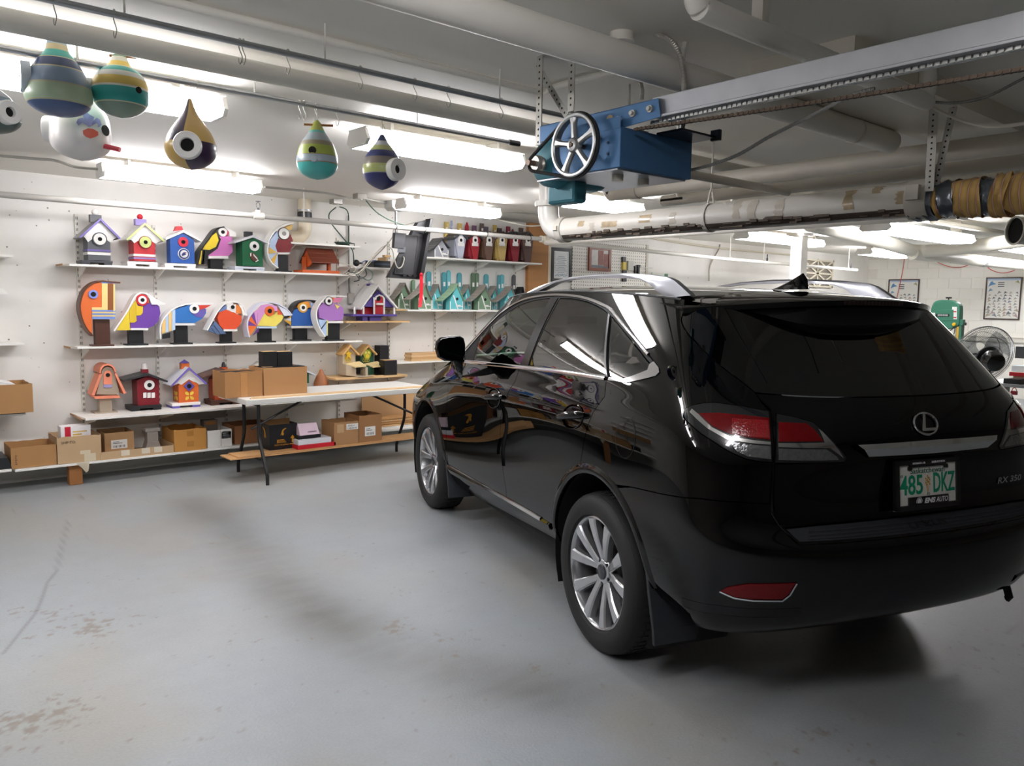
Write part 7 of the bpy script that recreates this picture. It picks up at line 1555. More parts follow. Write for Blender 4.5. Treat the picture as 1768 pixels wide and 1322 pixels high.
# sprinkler main and branches
t=tub('sprinkler_pipe', 'thin white sprinkler pipe in front of the birdhouse shelves', 'pipe',[(-1.2,7.0,2.352),(2.0,7.0,2.352),(6.4,7.0,2.362)],.024,mat('#b4b1aa',.5), 'sprinkler pipes',12)
hx=onY(446,375,7.0)[0]
obj('tee',MB().cyl((hx-.05,7,2.354),(hx+.05,7,2.354),.032,n=14).cyl((hx,7,2.36),(hx,7,2.405),.026,n=14),PIPEW,t,smooth=True)
obj('sprinkler_head',MB().cyl((hx,7,2.40),(hx,7,2.425),.010,n=10).tube([(hx-.016,7,2.425),(hx-.018,7,2.455),(hx,7,2.48),(hx+.018,7,2.455),(hx+.016,7,2.425)],.003,6).cyl((hx,7,2.48),(hx,7,2.484),.022,n=14),DSTEEL,t)
sx2=onY(527,380,7.0)[0];obj('drop_rod',MB().tube([(sx2-.012,7,2.36),(sx2-.012,7,CEIL-.003)],.006,8),PIPEW,t)
for q in(683,733,840,915):xx=onY(q,395,7.0)[0];obj('cable_tie',MB().tube([(xx,7+.027*math.cos(a),2.36+.027*math.sin(a)) for a in np.linspace(0,2*math.pi,15)],.004,6,cap=False),DSTEEL,t)
obj('end_tee',MB().cyl((6.36,7.0,2.362),(6.5,7.0,2.362),.04,n=16).cyl((6.45,7.05,2.362),(6.45,6.9,2.362),.045,n=16),mat('#d9d3c2',.4),t,smooth=True)
tub('sprinkler_pipe', 'white sprinkler main running beneath and beyond the taped drain', 'pipe',[(6.45,7.0,2.335),(6.45,4.5,2.335),(6.45,1.0,2.335)],.042,PIPEW, 'sprinkler pipes',14)
t=tub('sprinkler_pipe', 'white sprinkler branch along the far bare wall', 'pipe',[(6.5,7.0,2.345),(10.0,7.0,2.30),(14.1,7.0,2.285)],.026,PIPEW, 'sprinkler pipes',12)
for px in(1260,1318,1465):
 p=onY(px,452 if px<1300 else 457,7.0);x=p[0];zc=2.345-(x-6.5)*.0095 if x<12 else 2.285
 obj('hanger_loop',MB().tube([(x,7,zc+.03),(x,7,CEIL-.003)],.005,6).tube([(x,7+.03*math.cos(a),zc+.03*math.sin(a)) for a in np.linspace(0,2*math.pi,13)],.004,5,cap=False),PIPEW,t)
 if px!=1260:obj('sprinkler_head',MB().cyl((x+.1,7,zc),(x+.1,7,zc+.06),.014,n=8).cyl((x+.1,7,zc+.06),(x+.1,7,zc+.12),.008,n=8),DSTEEL,t)
 # flue elbow behind the shelves
fx,fz0,fz1=onY(526,370,7.82)[0],onY(526,392,7.82)[2],onY(526,340,7.82)[2]
t=thing('flue_pipe', 'cream round flue pipe with a black band, turning through the top shelf wall', 'pipe',(fx,7.82,fz0))
FL=mat('#d9cdb4',.4);fr_=.068
obj('riser',MB().cyl((fx,7.82,fz0+.0),(fx,7.82,CEIL),fr_,n=24),FL,t,smooth=True)
elp=[(fx,7.82,fz0+.01)]+[(fx-.12+.12*math.cos(a),7.82,fz0-.12*math.sin(a)) for a in np.linspace(.1,math.pi/2,8)]+[(fx-.2,7.82,fz0-.12)]
obj('elbow',MB().tube(elp,fr_,24),FL,t,smooth=True)
bz=onY(526,372,7.82)[2];obj('black_band',MB().lathe([(fr_+.001,-.035),(fr_+.006,-.03),(fr_+.006,.03),(fr_+.001,.035)],(fx,7.82,bz),(0,0,1),24),mat('#1c1c1e',.4),t,smooth=True);obj('clamp_ring',MB().lathe([(fr_+.002,-.008),(fr_+.008,-.008),(fr_+.008,.008),(fr_+.002,.008)],(fx,7.82,bz+.05),(0,0,1),24),GALV,t,smooth=True)
obj('open_rim',MB().tube([(fx-.2,7.82+(fr_+.002)*math.cos(a),fz0-.12+(fr_+.002)*math.sin(a)) for a in np.linspace(0,2*math.pi,25)],.006,6,cap=False),mat('#1c1c1e',.4),t)
# electrical conduit and boxes near the wall
CN=mat('#a5a39c',.4,.5)
cable('conduit', 'grey conduit rising to the wall fixture at the photo edge',[onZ(-20,267,2.6),onZ(60,274,2.6),onZ(95,277,2.6),onZ(130,288,2.58),onZ(172,292,2.56)],.010, '#a5a39c', 'conduit',8,.4, 'conduits',.5)
cable('conduit', 'grey conduit from the bird shelf fixture to the round boxes',[onZ(457,323,2.58),onZ(500,327,2.6),onZ(560,333,2.62),onZ(600,341,2.63),onZ(620,346,2.63)],.010, '#a5a39c', 'conduit',8,.4, 'conduits',.5)
cable('conduit', 'grey conduit past the television mount',[onZ(632,343,2.63),onZ(665,350,2.63),onZ(690,356,2.63)],.011, '#a5a39c', 'conduit',8,.4, 'conduits',.5)
cable('conduit', 'grey conduit from the cottage fixture to the drain elbow',[onZ(855,371,2.58),onZ(890,368,2.62),onZ(930,371,2.63)],.010, '#a5a39c', 'conduit',8,.4, 'conduits',.5)
cable('cable', 'white cable sagging to the drain elbow',[onZ(855,378,2.58),onZ(890,386,2.5),onZ(915,390,2.5),onZ(936,389,2.5)],.008, '#d5d0c4',group='loose cables')
for px,py,s,lab in((580,349,.05, 'grey junction box with a green cord below it'),(621,340,.05, 'grey junction box between the conduits')):
 p=onZ(px,py,CEIL-.03);t=thing('junction_box',lab, 'box',p, 'junction boxes');obj('box',B(p[0]-s,p[0]+s,p[1]-s,p[1]+s,CEIL-.05,CEIL),CN,t,bev=.003);obj('knockout',MB().cyl((p[0],p[1],CEIL-.056),(p[0],p[1],CEIL-.05),s*.6,n=14),STEEL,t)
p0=onY(560,357,7.3);p1=onY(617,345,7.0)
t=thing('mounting_plate', 'flat steel plate strip beside the junction box', 'plate',p1);obj('plate',B(onZ(565,356,CEIL-.02)[0],onZ(612,348,CEIL-.02)[0],onZ(590,352,CEIL-.02)[1]-.04,onZ(590,352,CEIL-.02)[1]+.04,CEIL-.03,CEIL-.012),STEEL,t);obj('bolt',MB().cyl((onZ(590,352,CEIL-.02)[0],onZ(590,352,CEIL-.02)[1],CEIL-.012),(onZ(590,352,CEIL-.02)[0],onZ(590,352,CEIL-.02)[1],CEIL),.01),DSTEEL,t)
GC='#2a4a3c'
cable('electric_cable', 'dark green cord hanging from the junction box to the electronics',[onY(580,358,7.4),onY(569,368,7.4),onY(569,380,7.4),onY(580,396,7.5),onY(600,420,7.6),onY(609,433,7.6),onY(611,452,7.6)],.006,GC,group='loose cables')
cable('electric_cable', 'green cord looping from the junction box behind the sprinkler pipe',[onY(586,357,7.6),onY(598,362,7.6),onY(602,376,7.7),onY(602,420,7.85)],.006,GC,group='loose cables')
cable('electric_cable', 'green cord sagging from the conduit to the television',[onZ(632,346,2.62),onY(650,366,7.08),onY(680,383,7.1),onY(720,395,7.1),onY(737,402,7.1)],.006, '#4a6356',group='loose cables')
cable('conduit', 'grey conduit down the wall beside the purple feeder',[onY(601.5,372,7.87),onY(602,430,7.87),onY(603,508,7.87)],.010, '#8f8f8c', 'conduit',8,.4, 'conduits',.4)
t=thing('wall_socket', 'grey socket box on the wall beside the purple feeder', 'socket',onY(605,515,7.87));p=onY(605,515,7.88);obj('box',B(p[0]-.035,p[0]+.035,7.85,7.895,p[2]-.06,p[2]+.06),CN,t,bev=.003);obj('faceplate',B(p[0]-.03,p[0]+.03,7.847,7.85,p[2]-.055,p[2]+.055),STEEL,t)
# television on its drop pole, seen from the back
TVK=mat('#232325',.45,var=.15,scale=50,bump=.05);TVD=mat('#131314',.35)
t=thing('television', 'black flat television hung from a drop pole, seen from behind', 'television',onY(684,400,7.26))
pp=onY(684,345,7.26)
px_p=pp[0]
obj('ceiling_mount',MB().prism([(px_p-.10,CEIL),(px_p+.10,CEIL),(px_p+.095,CEIL-.07),(px_p+.06,CEIL-.10),(px_p-.06,CEIL-.10),(px_p-.095,CEIL-.07)],7.18,7.34),mat('#b9b9b6',.4,.3),t,bev=.004)
obj('pole',MB().cyl((px_p,7.26,CEIL-.08),(px_p,7.26,2.28),.016,n=12),mat('#8d8d8c',.35,.6),t,smooth=True)
C7=lambda p,y:np.array(CC7(p,y))
def tvq(a,b,c_,d,y0,y1,m,nm,bev=0):
 A,B_,Cc,D_=[C7(q,y0) for q in(a,b,c_,d)];off=np.array([.0,y1-y0,0])
 return obj(nm,MB().hexa([A,B_,A+off,B_+off,D_,Cc,D_+off,Cc+off]),m,t,bev=bev)
tvq((352,682),(640,700),(722,182),(600,215),7.14,7.21,TVK, 'back_shell',.004)
tvq((612,690),(655,640),(724,180),(705,182),7.06,7.16,TVD, 'screen_bezel',.004)
obj('back_bulge',MB().hexa([C7(q,y) for q,y in(((392,655),7.12),((560,670),7.12),((392,655),7.21),((560,670),7.21),((470,320),7.12),((600,330),7.12),((470,320),7.21),((600,330),7.21))]),TVK,t,bev=.01)
tvq((395,430),(478,440),(500,310),(405,300),7.09,7.14,mat('#3a3a3c',.4,.4), 'tilt_bracket',.004)
obj('bracket_plate',MB().hexa([C7(q,y) for q,y in(((420,470),7.1),((490,470),7.1),((420,470),7.12),((490,470),7.12),((430,420),7.1),((495,425),7.1),((430,420),7.12),((495,425),7.12))]),mat('#55565a',.35,.6),t)
obj('bracket_disc',MB().cyl(C7((458,358),7.34),C7((458,358),7.11),.035,n=18),mat('#6a6a6c',.35,.5),t,smooth=True)
tvq((412,640),(470,640),(482,505),(440,510),7.115,7.118,mat('#08080a',.6), 'socket_recess')
for k in range(3):tvq((470+45*k,672),(500+45*k,675),(500+45*k,660),(470+45*k,658),7.112,7.12,mat('#0c0c0e',.6), 'vent_slot')
cable('electric_cable', 'grey cord looping under the television socket',[C7((335,410),7.12),C7((380,450),7.11),C7((400,540),7.1),C7((425,600),7.09),C7((460,590),7.09),C7((480,530),7.1),C7((475,505),7.11)],.006, '#8f8b80',group='loose cables')
t=thing('ribbon', 'red ribbon dangling from the television corner', 'ribbon',C7((625,660),7.06))
rb0=[C7((612,655),7.06),C7((614,740),7.06),C7((612,820),7.07),C7((605,890),7.06),C7((600,935),7.05)];rb1=[C7((638,655),7.06),C7((641,740),7.06),C7((640,820),7.07),C7((634,890),7.06),C7((630,932),7.05)]
obj('strip',MB().add(rb0+rb1+[p+np.array([0,.002,0]) for p in rb0+rb1],[(i,i+1,i+6,i+5) for i in range(4)]+[(10+i,15+i,16+i,11+i) for i in range(4)]+[(0,5,15,10),(4,14,19,9)]),mat('#c81428',.4),t,smooth=True);obj('knot',MB().sphere(C7((625,656),7.06),.018,10),mat('#c81428',.4),t,smooth='all')
# electronics and tangle
el_=C7((320,560),7.66);t=thing('set_top_box', 'black electronics box on the shelf behind the television', 'device',(el_[0],7.7,zR6))
a,b=C7((225,585),7.66),C7((365,585),7.66);obj('case',B(a[0],b[0],7.66,7.85,zR6+.002,C7((300,540),7.66)[2]),mat('#1a1b1d',.4),t,bev=.002);obj('front_strip',B(a[0]+.01,b[0]-.01,7.658,7.66,zR6+.03,zR6+.05),mat('#3a4a5a',.3),t)
t=thing('power_adapter', 'round black power adapter beside the electronics box', 'device',C7((75,560),7.66));q=C7((75,560),7.66);obj('case',MB().sphere((q[0],q[1],zR6+.04),.036,14,1.0),mat('#1c1d1e',.4),t,smooth='all');obj('plug',B(q[0]+.03,q[0]+.07,q[1]-.01,q[1]+.01,zR6+.03,zR6+.05),mat('#1c1d1e',.4),t)
tang=[('white cable of the tangle leading up to the pole',[(0,640),(60,655),(120,620),(200,520),(290,430),(335,405)], '#b5b0a2'),('grey cable of the tangle leading up to the pole',[(-25,650),(80,670),(160,590),(240,500),(300,440),(335,400)], '#8a8678'),('black cable drooping lowest in the tangle',[(20,640),(90,650),(110,690),(160,660),(140,600),(90,620)], '#2a2c2b'),('thin green loop hanging from the tangle',[(150,600),(210,640),(205,690),(170,705),(120,680),(60,645)], '#5a6a60'),('cable running up to the green sprinkler cord',[(335,405),(380,340),(400,260),(480,240),(580,215)], '#9a968a'),('black cable crossing the tangle',[(0,650),(50,640),(100,700),(55,715)], '#1e1f1f'),('pale cable lying over the shelf edge',[(-60,560),(20,580),(70,610),(40,640),(-40,655)], '#c5c0b2'),('blue cable on the electronics box',[(120,560),(150,540),(200,545),(240,540)], '#4a6a9a')]
for ti,(lab,pts,c_) in enumerate(tang):cable('cable',lab,[C7(p,7.28+.034*ti+.003*(i%2)) for i,p in enumerate(pts)],.0055,c_,group='tangled cables')
t=thing('timber_shim', 'small pale timber shim on the shelf behind the television', 'block',C7((340,500),7.7));obj('timber',B(C7((315,500),7.7)[0],C7((368,500),7.7)[0],7.7,7.75,C7((340,510),7.7)[2],C7((340,492),7.7)[2]),PINE,t);obj('support',B(C7((335,500),7.7)[0],C7((345,500),7.7)[0],7.72,WALLY,zR6,C7((340,510),7.7)[2]),PINE,t)
t=thing('coiled_cord', 'dark coiled cord lying on the small high shelf', 'cable',CB((1180,385),7.7));q=CB((1185,395),7.7)
mb=MB()
for k in range(4):mb.tube([(q[0]+(.05+.012*k)*math.cos(a),7.72+(.05+.01*k)*math.sin(a),zR7+.008+.009*k) for a in np.linspace(0,2*math.pi,21)],.005,6,cap=False)
obj('coils',mb,mat('#23382f',.5),t,smooth=True);obj('tail',MB().tube([CB((1210,400),7.7),CB((1280,410),7.62),CB((1275,460),7.6)],.005,6),mat('#23382f',.5),t)
# ------------------------------------------------------------------ garage door opener
BLU=mat('#47719c',.4,.3,var=.15,scale=12);TEAL=mat('#3a7886',.4,.2,var=.1,scale=12)
o_=thing('door_opener', 'blue and teal garage door opener with a silver spoked pulley', 'opener',(2.3,2.3,2.2))
obj('rail',MB().box(2.25,2.31,-3,1.90,2.285,2.352).box(2.235,2.25,-3,1.88,2.276,2.286).box(2.31,2.325,-3,1.88,2.276,2.286),GALV,o_,bev=.002)['label']='galvanised steel rail'
mb=MB()
for k in range(250):y=1.9-k*.019;mb.box(2.262,2.268,y,y+.013,2.266,2.276);mb.box(2.270,2.276,y+.0095,y+.0225,2.267,2.275)
obj('upper_chain',mb,mat('#c9c9c6',.3,.9),o_)['kind']='stuff'
mb=MB()
for k in range(250):
 y=1.95-k*.019;z=2.25-.05*math.sin(min(1,k/200)*math.pi);mb.box(2.230,2.234,y,y+.016,z-.0045,z+.0045);mb.box(2.240,2.244,y,y+.016,z-.0045,z+.0045);mb.cyl((2.228,y,z),(2.246,y,z),.006,n=6)
obj('drive_chain',mb,mat('#5a4d42',.5,.7),o_)['kind']='stuff'
obj('mount_channel',MB().hexa([onX(*p) for p in((932,262,2.23),(1141,202,2.23),(932,262,2.36),(1141,202,2.36),(932,218,2.23),(1137,169,2.23),(932,218,2.36),(1137,169,2.36))]),BLU,o_,bev=.003)
for px,py in((1093,196),(1123,188),(1068,207),(1036,216)):q=onX(px,py,2.228);obj('bolt',MB().cyl((2.212,q[1],q[2]),(2.23,q[1],q[2]),.008,n=6).cyl((2.222,q[1],q[2]),(2.23,q[1],q[2]),.013,n=12),STEEL,o_,smooth=True)
q=onX(1054,206,2.229);obj('inspection_hole',MB().cyl((2.224,q[1],q[2]),(2.23,q[1],q[2]),.016,n=18),mat('#b09a80',.6),o_)
yb0,yb1,zb0,zb1=2.0,2.36,2.118,2.262
obj('control_box',B(2.20,2.62,yb0,yb1,zb0,zb1),BLU,o_,bev=.003)
obj('box_flange',B(2.197,2.2,yb0+.0,yb1,zb1-.004,zb1+.036),BLU,o_)
for dy,dz in((.10,-.03),(.06,-.05),(.06,-.09),(.16,-.10),(.2,-.05)):obj('screw',MB().cyl((2.196,yb0+dy,zb1+dz),(2.201,yb0+dy,zb1+dz),.005,n=8),mat('#1d3048',.4),o_)
for xx in(2.3,2.45):obj('cable_gland',MB().cyl((xx,2.1,zb0-.03),(xx,2.1,zb0),.022,n=14),mat('#c5bfb2',.5),o_,smooth=True)
obj('bottom_plate',B(2.21,2.61,yb0+.02,yb1+.1,zb0-.006,zb0),GALV,o_)
obj('rear_bracket',B(2.40,2.62,1.88,2.0,2.26,2.268).box(2.60,2.615,1.86,1.9,2.25,2.29),mat('#3a3c40',.3,.7),o_)
wc=np.array([2.15,2.183,2.212]);R=.118;SILV=mat('#b0b1b0',.3,.85,var=.1,scale=20)
ax_=(-1,0,0)
pul=obj('pulley',MB().lathe([(R*.86,-.016),(R*.86,.010),(R*.9,.016),(R*.97,.016),(R,.012),(R*.96,.0),(R,-.012),(R*.97,-.018),(R*.86,-.016)],wc,ax_,48),SILV,o_,smooth=True)
for k in range(5):
 a=2*math.pi*k/5+math.pi/2-.1;e1=np.array([0,math.cos(a),math.sin(a)]);e2=np.array([0,-math.sin(a),math.cos(a)]);vs=[]
 for r,w_ in((.018,.013),(.05,.0105),(.08,.011),(R*.88,.019)):
  for s_,d in((-1,-.004),(-.5,-.012),(.5,-.012),(1,-.004)):vs.append(wc+e1*r+e2*w_*s_+np.array([d,0,0]))
  for s_ in(1,-1):vs.append(wc+e1*r+e2*w_*s_+np.array([.006,0,0]))
 obj('spoke',MB().add(vs,[(i*6+j,i*6+(j+1)%6,(i+1)*6+(j+1)%6,(i+1)*6+j) for i in range(3) for j in range(6)]),SILV,pul,smooth=True)
obj('hub',MB().lathe([(.028,-.01),(.028,.012),(.022,.02),(.012,.022),(.012,.018),(0,.018)],wc,ax_,24),SILV,pul,smooth=True);obj('axle',MB().cyl(wc+np.array([-.026,0,0]),wc+np.array([.12,0,0]),.008,n=10),mat('#6a5a4c',.5,.6),pul)
m0=onX(962,282,2.28);mc=np.array([2.28,m0[1],m0[2]])
obj('motor',MB().lathe([(0,-.07),(.05,-.07),(.085,-.06),(.098,-.04),(.10,0),(.10,.20),(.09,.24),(.0,.25)],mc,(1,0,0),36),TEAL,o_,smooth=True)
for k in range(5):a=2*math.pi*k/5;obj('motor_bolt',MB().cyl(mc+np.array([-.066,.08*math.cos(a),.08*math.sin(a)]),mc+np.array([-.05,.08*math.cos(a),.08*math.sin(a)]),.006,n=6),mat('#1a2a30',.4),o_)
jb0,jb1=onX(949,325,2.3),onX(996,349,2.3);obj('junction_box',B(2.285,2.36,min(jb0[1],jb1[1]),max(jb0[1],jb1[1]),jb1[2],mc[2]-.07),TEAL,o_,bev=.014)
q=onX(922,285,2.16);sp0=onX(934,284,2.19)
obj('motor_shaft',MB().cyl((2.12,sp0[1],sp0[2]),(2.25,sp0[1],sp0[2]),.011,n=12),mat('#7a6658',.4,.7),o_,smooth=True);obj('small_pulley',MB().lathe([(.012,-.02),(.030,-.02),(.034,-.008),(.024,.0),(.034,.008),(.03,.02),(.012,.02)],(2.172,sp0[1],sp0[2]),ax_,20),mat('#b5b0a6',.35,.7),o_,smooth=True)
belt=[]
d=np.array([wc[1]-sp0[1],wc[2]-sp0[2]]);L_=np.hypot(*d);th=math.atan2(d[1],d[0]);be=math.acos((R-.03)/L_)
arcA=[(wc[1]+R*math.cos(a),wc[2]+R*math.sin(a)) for a in np.linspace(th+math.pi-be,th-math.pi+be,36)];arcB=[(sp0[1]+.03*math.cos(a),sp0[2]+.03*math.sin(a)) for a in np.linspace(th-math.pi+be+2*math.pi,th+math.pi-be,12)]
obj('belt',MB().tube([(2.152,y,z) for y,z in arcA+arcB+arcA[:1]],.007,8,cap=False),mat('#1a1a1b',.7),o_,smooth=True)
# perforated hangers
def perf(label,p0,p1,wid,axis='Y',group='perforated steel hangers',th=.0025,leg=True):
 p0,p1=np.array(p0),np.array(p1);t=thing('perforated_hanger',label, 'hanger',p1,group);u=(p1-p0)/np.linalg.norm(p1-p0);L_=np.linalg.norm(p1-p0)
 s=np.array([0,1.,0]);s=s-u*(s@u);s/=np.linalg.norm(s);n=np.cross(u,s)
 def bar(a,b,h0,h1):return[p0+u*q+s*w_+n*h for q in(0,L_) for h in(h0,h1) for w_ in(a,b)]
 mb=MB().hexa(bar(-wid/2,wid/2,0,th))
 if leg:mb.hexa(bar(wid/2-th,wid/2,th,wid))
 obj('angle_bar',mb,mat('#c9c6be',.4,.4),t)
 mb=MB()
 for k in range(int(L_/.026)):
  c=p0+u*(.015+.026*k)
  for h in(-.0006,th+.0004):mb.add([c+n*h+u*.005*math.cos(a)+s*.005*math.sin(a) for a in np.linspace(0,2*math.pi,8,endpoint=False)],[tuple(range(8))])
 obj('hole_row',mb,mat('#2f2d2b',.8),t)['kind']='stuff'
 return t
a=onX(929,250,2.3);perf('upright perforated angle at the tail end of the door opener',(2.3,a[1],CEIL),(2.3,a[1],a[2]),.034)
a=onX(985,192,2.33);perf('upright perforated angle above the silver pulley',(2.33,a[1],CEIL),(2.33,a[1],a[2]),.036)
a=onX(978,200,2.36);b=onX(912,88,2.36);perf('slanting perforated strap above the door opener',b+(b-a)*.12,a,.028,leg=False)
a=onX(1604,330,Xb-.1);b=onX(1616,125,Xb-.1);perf('upright perforated angle at the taped drain coupling',(Xb-.1,b[1],CEIL),a,.042)
a=onX(1613,330,Xb-.06);b=onX(1657,138,Xb-.06);perf('slanting perforated angle at the taped drain coupling',b,a,.034)
# flexible conduit and loose lines
FLEX='#b5b2aa'
def flex(nm,label,pts,r=.011,c=FLEX,rings=True):
 P=smooth_path(pts,8);t=thing(nm,label, 'conduit',P[0], 'flexible conduits');obj('core',MB().tube(P,r*.85,8),mat(c,.4,.5),t,smooth=True)
 if rings:
  mb=MB();acc=0
  for i in range(1,len(P)-1):
   a,b=np.array(P[i]),np.array(P[i+1]);seg=np.linalg.norm(b-a);n_=max(1,int(seg/.012));u=(b-a)/(seg+1e-9)
   for k in range(n_):q=a+(b-a)*k/n_;mb.tube([q-u*.003,q,q+u*.003],[r*.85,r,r*.85],8,cap=False)
  obj('rib',mb,mat(c,.4,.5),t)['kind']='stuff'
 return t
flex('flexible_conduit', 'ribbed white conduit arching from the ceiling box to the opener',[onX(x,y,2.45) for x,y in((1085,72),(1105,62),(1130,58),(1160,72),(1175,100),(1181,140),(1180,190))]+[onX(x,y,2.6) for x,y in((1178,225),(1172,260),(1158,285),(1148,292))])
cable('conduit', 'smooth white conduit curving down beside the ribbed one',[onX(1203,35,2.6),onX(1187,55,2.6),onX(1180,90,2.6),onX(1176,150,2.6),onX(1172,240,2.62),onX(1170,285,2.62)],.010, '#cfccc4', 'conduit',8,.4, 'conduits')
flex('flexible_conduit', 'grey armoured cable sagging from the opener box up to the rail',[onX(1165,292,2.62)]+[onX(x,y,2.8) for x,y in((1200,292),(1268,270),(1330,235),(1400,200),(1470,165),(1510,153))],.008, '#8f8e8a')
flex('flexible_conduit', 'thin armoured cable between the short pipe and the right edge',[onX(x,y,3.6) for x,y in((1596,173),(1640,178),(1700,168),(1768,135),(1800,120))],.007, '#7d7b76')
cable('conduit', 'white cable drooping right of the perforated hangers',[onX(x,y,3.8) for x,y in((1590,175),(1640,200),(1690,216),(1730,218),(1790,210))],.008, '#c5bfb2',group='loose cables')
flex('flexible_conduit', 'short grey ribbed conduit behind the opener mount',[onX(1105,140,2.9),onX(1109,155,2.9),onX(1108,172,2.9)],.010)
cable('conduit', 'thin upright white rod behind the opener mount',[onX(1087,125,2.9),onX(1086,182,2.9)],.007, '#cfccc4',group='conduits')
t=thing('ceiling_box', 'round white ceiling box where the ribbed conduit starts', 'box',onX(1074,70,2.45));q=onZ(1073,66,CEIL-.02);obj('box',MB().cyl((q[0],q[1],CEIL-.03),(q[0],q[1],CEIL),.045,n=20),PIPEW,t,smooth=True);obj('cover',MB().cyl((q[0],q[1],CEIL-.036),(q[0],q[1],CEIL-.03),.05,n=20),PIPEW,t,smooth=True)
tub('ceiling_pipe', 'grey tube slanting down behind the opener toward the taped drain', 'pipe',[onX(1170,297,3.2),onX(1360,332,4.4)],.022,PIPED, 'ceiling pipes')
# ================================================================== FAR END
# square white post
t=thing('post', 'square white post holding the ceiling at the far end', 'post',(10.58,6.12,0))
obj('shaft',B(10.49,10.66,6.03,6.20,0,CEIL),mat('#e2dfd8',.5),t,bev=.004);obj('cap_plate',B(10.44,10.71,5.98,6.25,CEIL-.03,CEIL-.001),mat('#e2dfd8',.5),t)
# filter frame on the wall
a,b,c_=onY(1383,448,7.86),onY(1439,448,7.86),onY(1439,497,7.86)
t=thing('filter_panel', 'grey pleated filter panel with a white cardboard lattice on the far wall', 'panel',((a[0]+b[0])/2,7.88,c_[2]))
x0,x1,z1_,z0=a[0],b[0],(a[2]+b[2])/2,c_[2];CRD=mat('#cfc8b4',.6)
obj('backing',B(x0,x1,7.87,7.895,z0,z1_),mat('#8b8478',.8,var=.1),t)
for k in range(14):zz_=z0+(z1_-z0)*(k+.5)/14;obj('pleat',MB().prism([(7.87,zz_-.012),(7.858,zz_),(7.87,zz_+.012)],x0+.02,x1-.02, 'X'),mat('#8f887c',.8),t)
fr_=MB().box(x0,x0+.05,7.84,7.855,z0,z1_).box(x1-.05,x1,7.84,7.855,z0,z1_).box(x0,x1,7.84,7.855,z0,z0+.03).box(x0,x1,7.84,7.855,z1_-.03,z1_)
obj('card_frame',fr_,CRD,t)
def bar(p,q,w_,y0=7.842,y1=7.852):
 p,q=np.array(p),np.array(q);d=(q-p)/np.linalg.norm(q-p);n=np.array([-d[1],d[0]])*w_/2
 return MB().prism([tuple(p+n),tuple(q+n),tuple(q-n),tuple(p-n)],y0,y1)
nx_=2
for i in range(nx_):
 for j in range(2):
  xa,xb=x0+(x1-x0)*i/nx_,x0+(x1-x0)*(i+1)/nx_;za,zb=z0+(z1_-z0)*j/2,z0+(z1_-z0)*(j+1)/2
  for p,q in(((xa,za),(xb,zb)),((xa,zb),(xb,za))):obj('lattice_bar',bar(p,q,.03),CRD,t)
obj('lattice_bar',bar((x0,(z0+z1_)/2),(x1,(z0+z1_)/2),.03),CRD,t);obj('lattice_bar',bar(((x0+x1)/2,z0),((x0+x1)/2,z1_),.03),CRD,t)
# bird posters on the block wall
def poster(label,l,r,tp,bt,seed,group='framed bird posters'):
 X_=FARX-.012;a,b,c_=onX(l,tp,X_),onX(r,tp,X_),onX(l,bt,X_);y0,y1,z1_,z0=b[1],a[1],(a[2]+b[2])/2,c_[2]
 t=thing('framed_poster',label, 'poster',(FARX,(y0+y1)/2,z0),group);FRM=mat('#3c2620',.4);fw=.022
 obj('frame',MB().box(X_-.02,X_,y0,y0+fw,z0,z1_).box(X_-.02,X_,y1-fw,y1,z0,z1_).box(X_-.02,X_,y0+fw,y1-fw,z0,z0+fw).box(X_-.02,X_,y0+fw,y1-fw,z1_-fw,z1_),FRM,t)
 obj('sheet',B(X_-.008,X_-.001,y0+fw,y1-fw,z0+fw,z1_-fw),mat('#dcdcd6',.35),t);obj('header_band',B(X_-.0095,X_-.008,y0+fw,y1-fw,z1_-fw-.035,z1_-fw),mat('#a9bcd2',.4),t)
 rr=random.Random(seed);Wd,Hd=y1-y0,z1_-z0;Yp=lambda f_:y1-f_*Wd;Zp=lambda f_:z1_-f_*Hd
 mb=MB()
 for k in range(3):mb.box(X_-.0098,X_-.008,Yp(.52),Yp(.34),Zp(.115+.045*k+.02),Zp(.115+.045*k))
 obj('title_print',mb,mat('#55585c',.5),t)
 sh=[(-.5,-.1),(-.15,-.16),(.15,-.28),(.5,-.55),(.38,-.18),(.3,.1),(.22,.32),(.05,.45),(-.08,.36),(-.05,.2),(-.3,.1)]
 def birdmark(fy,fz,s,col,flip=1):
  obj('bird_print',MB().prism([(Yp(fy)+flip*p[0]*s,Zp(fz)+p[1]*s*.8) for p in sh],X_-.0098,X_-.008, 'X'),mat(col,.5,var=.3,scale=60),t)
 birdmark(.18,.15,.13, '#4f83b5',1);birdmark(.15,.30,.08, '#6f93b5');birdmark(.87,.11,.08, '#9a9a6a',-1)
 cols_=['#8f8f8f', '#a39a94', '#7f858c', '#a59a88', '#8b9288', '#a89490', '#66696c', '#b3aea2']
 for j in range(9):
  for i in range(6):
   fy,fz=.12+.15*i+(rr.random()-.5)*.05,.36+.068*j+(rr.random()-.5)*.02
   if j<1 and i<2:continue
   big=1.35 if j>5 else 1;birdmark(fy,fz,0.062*big*(.8+.4*rr.random()),rr.choice(cols_) if rr.random()>.04 else '#b04048',rr.choice((1,1,-1)))
 return t
P1=lambda x,y:(1480+x/4.56,410+y/4.56)
poster('framed bird poster partly hidden by the car spoiler',1535,1588.5,482,556,5);poster('framed bird poster above the pedestal fan',1703.5,1766,478.5,551,8)
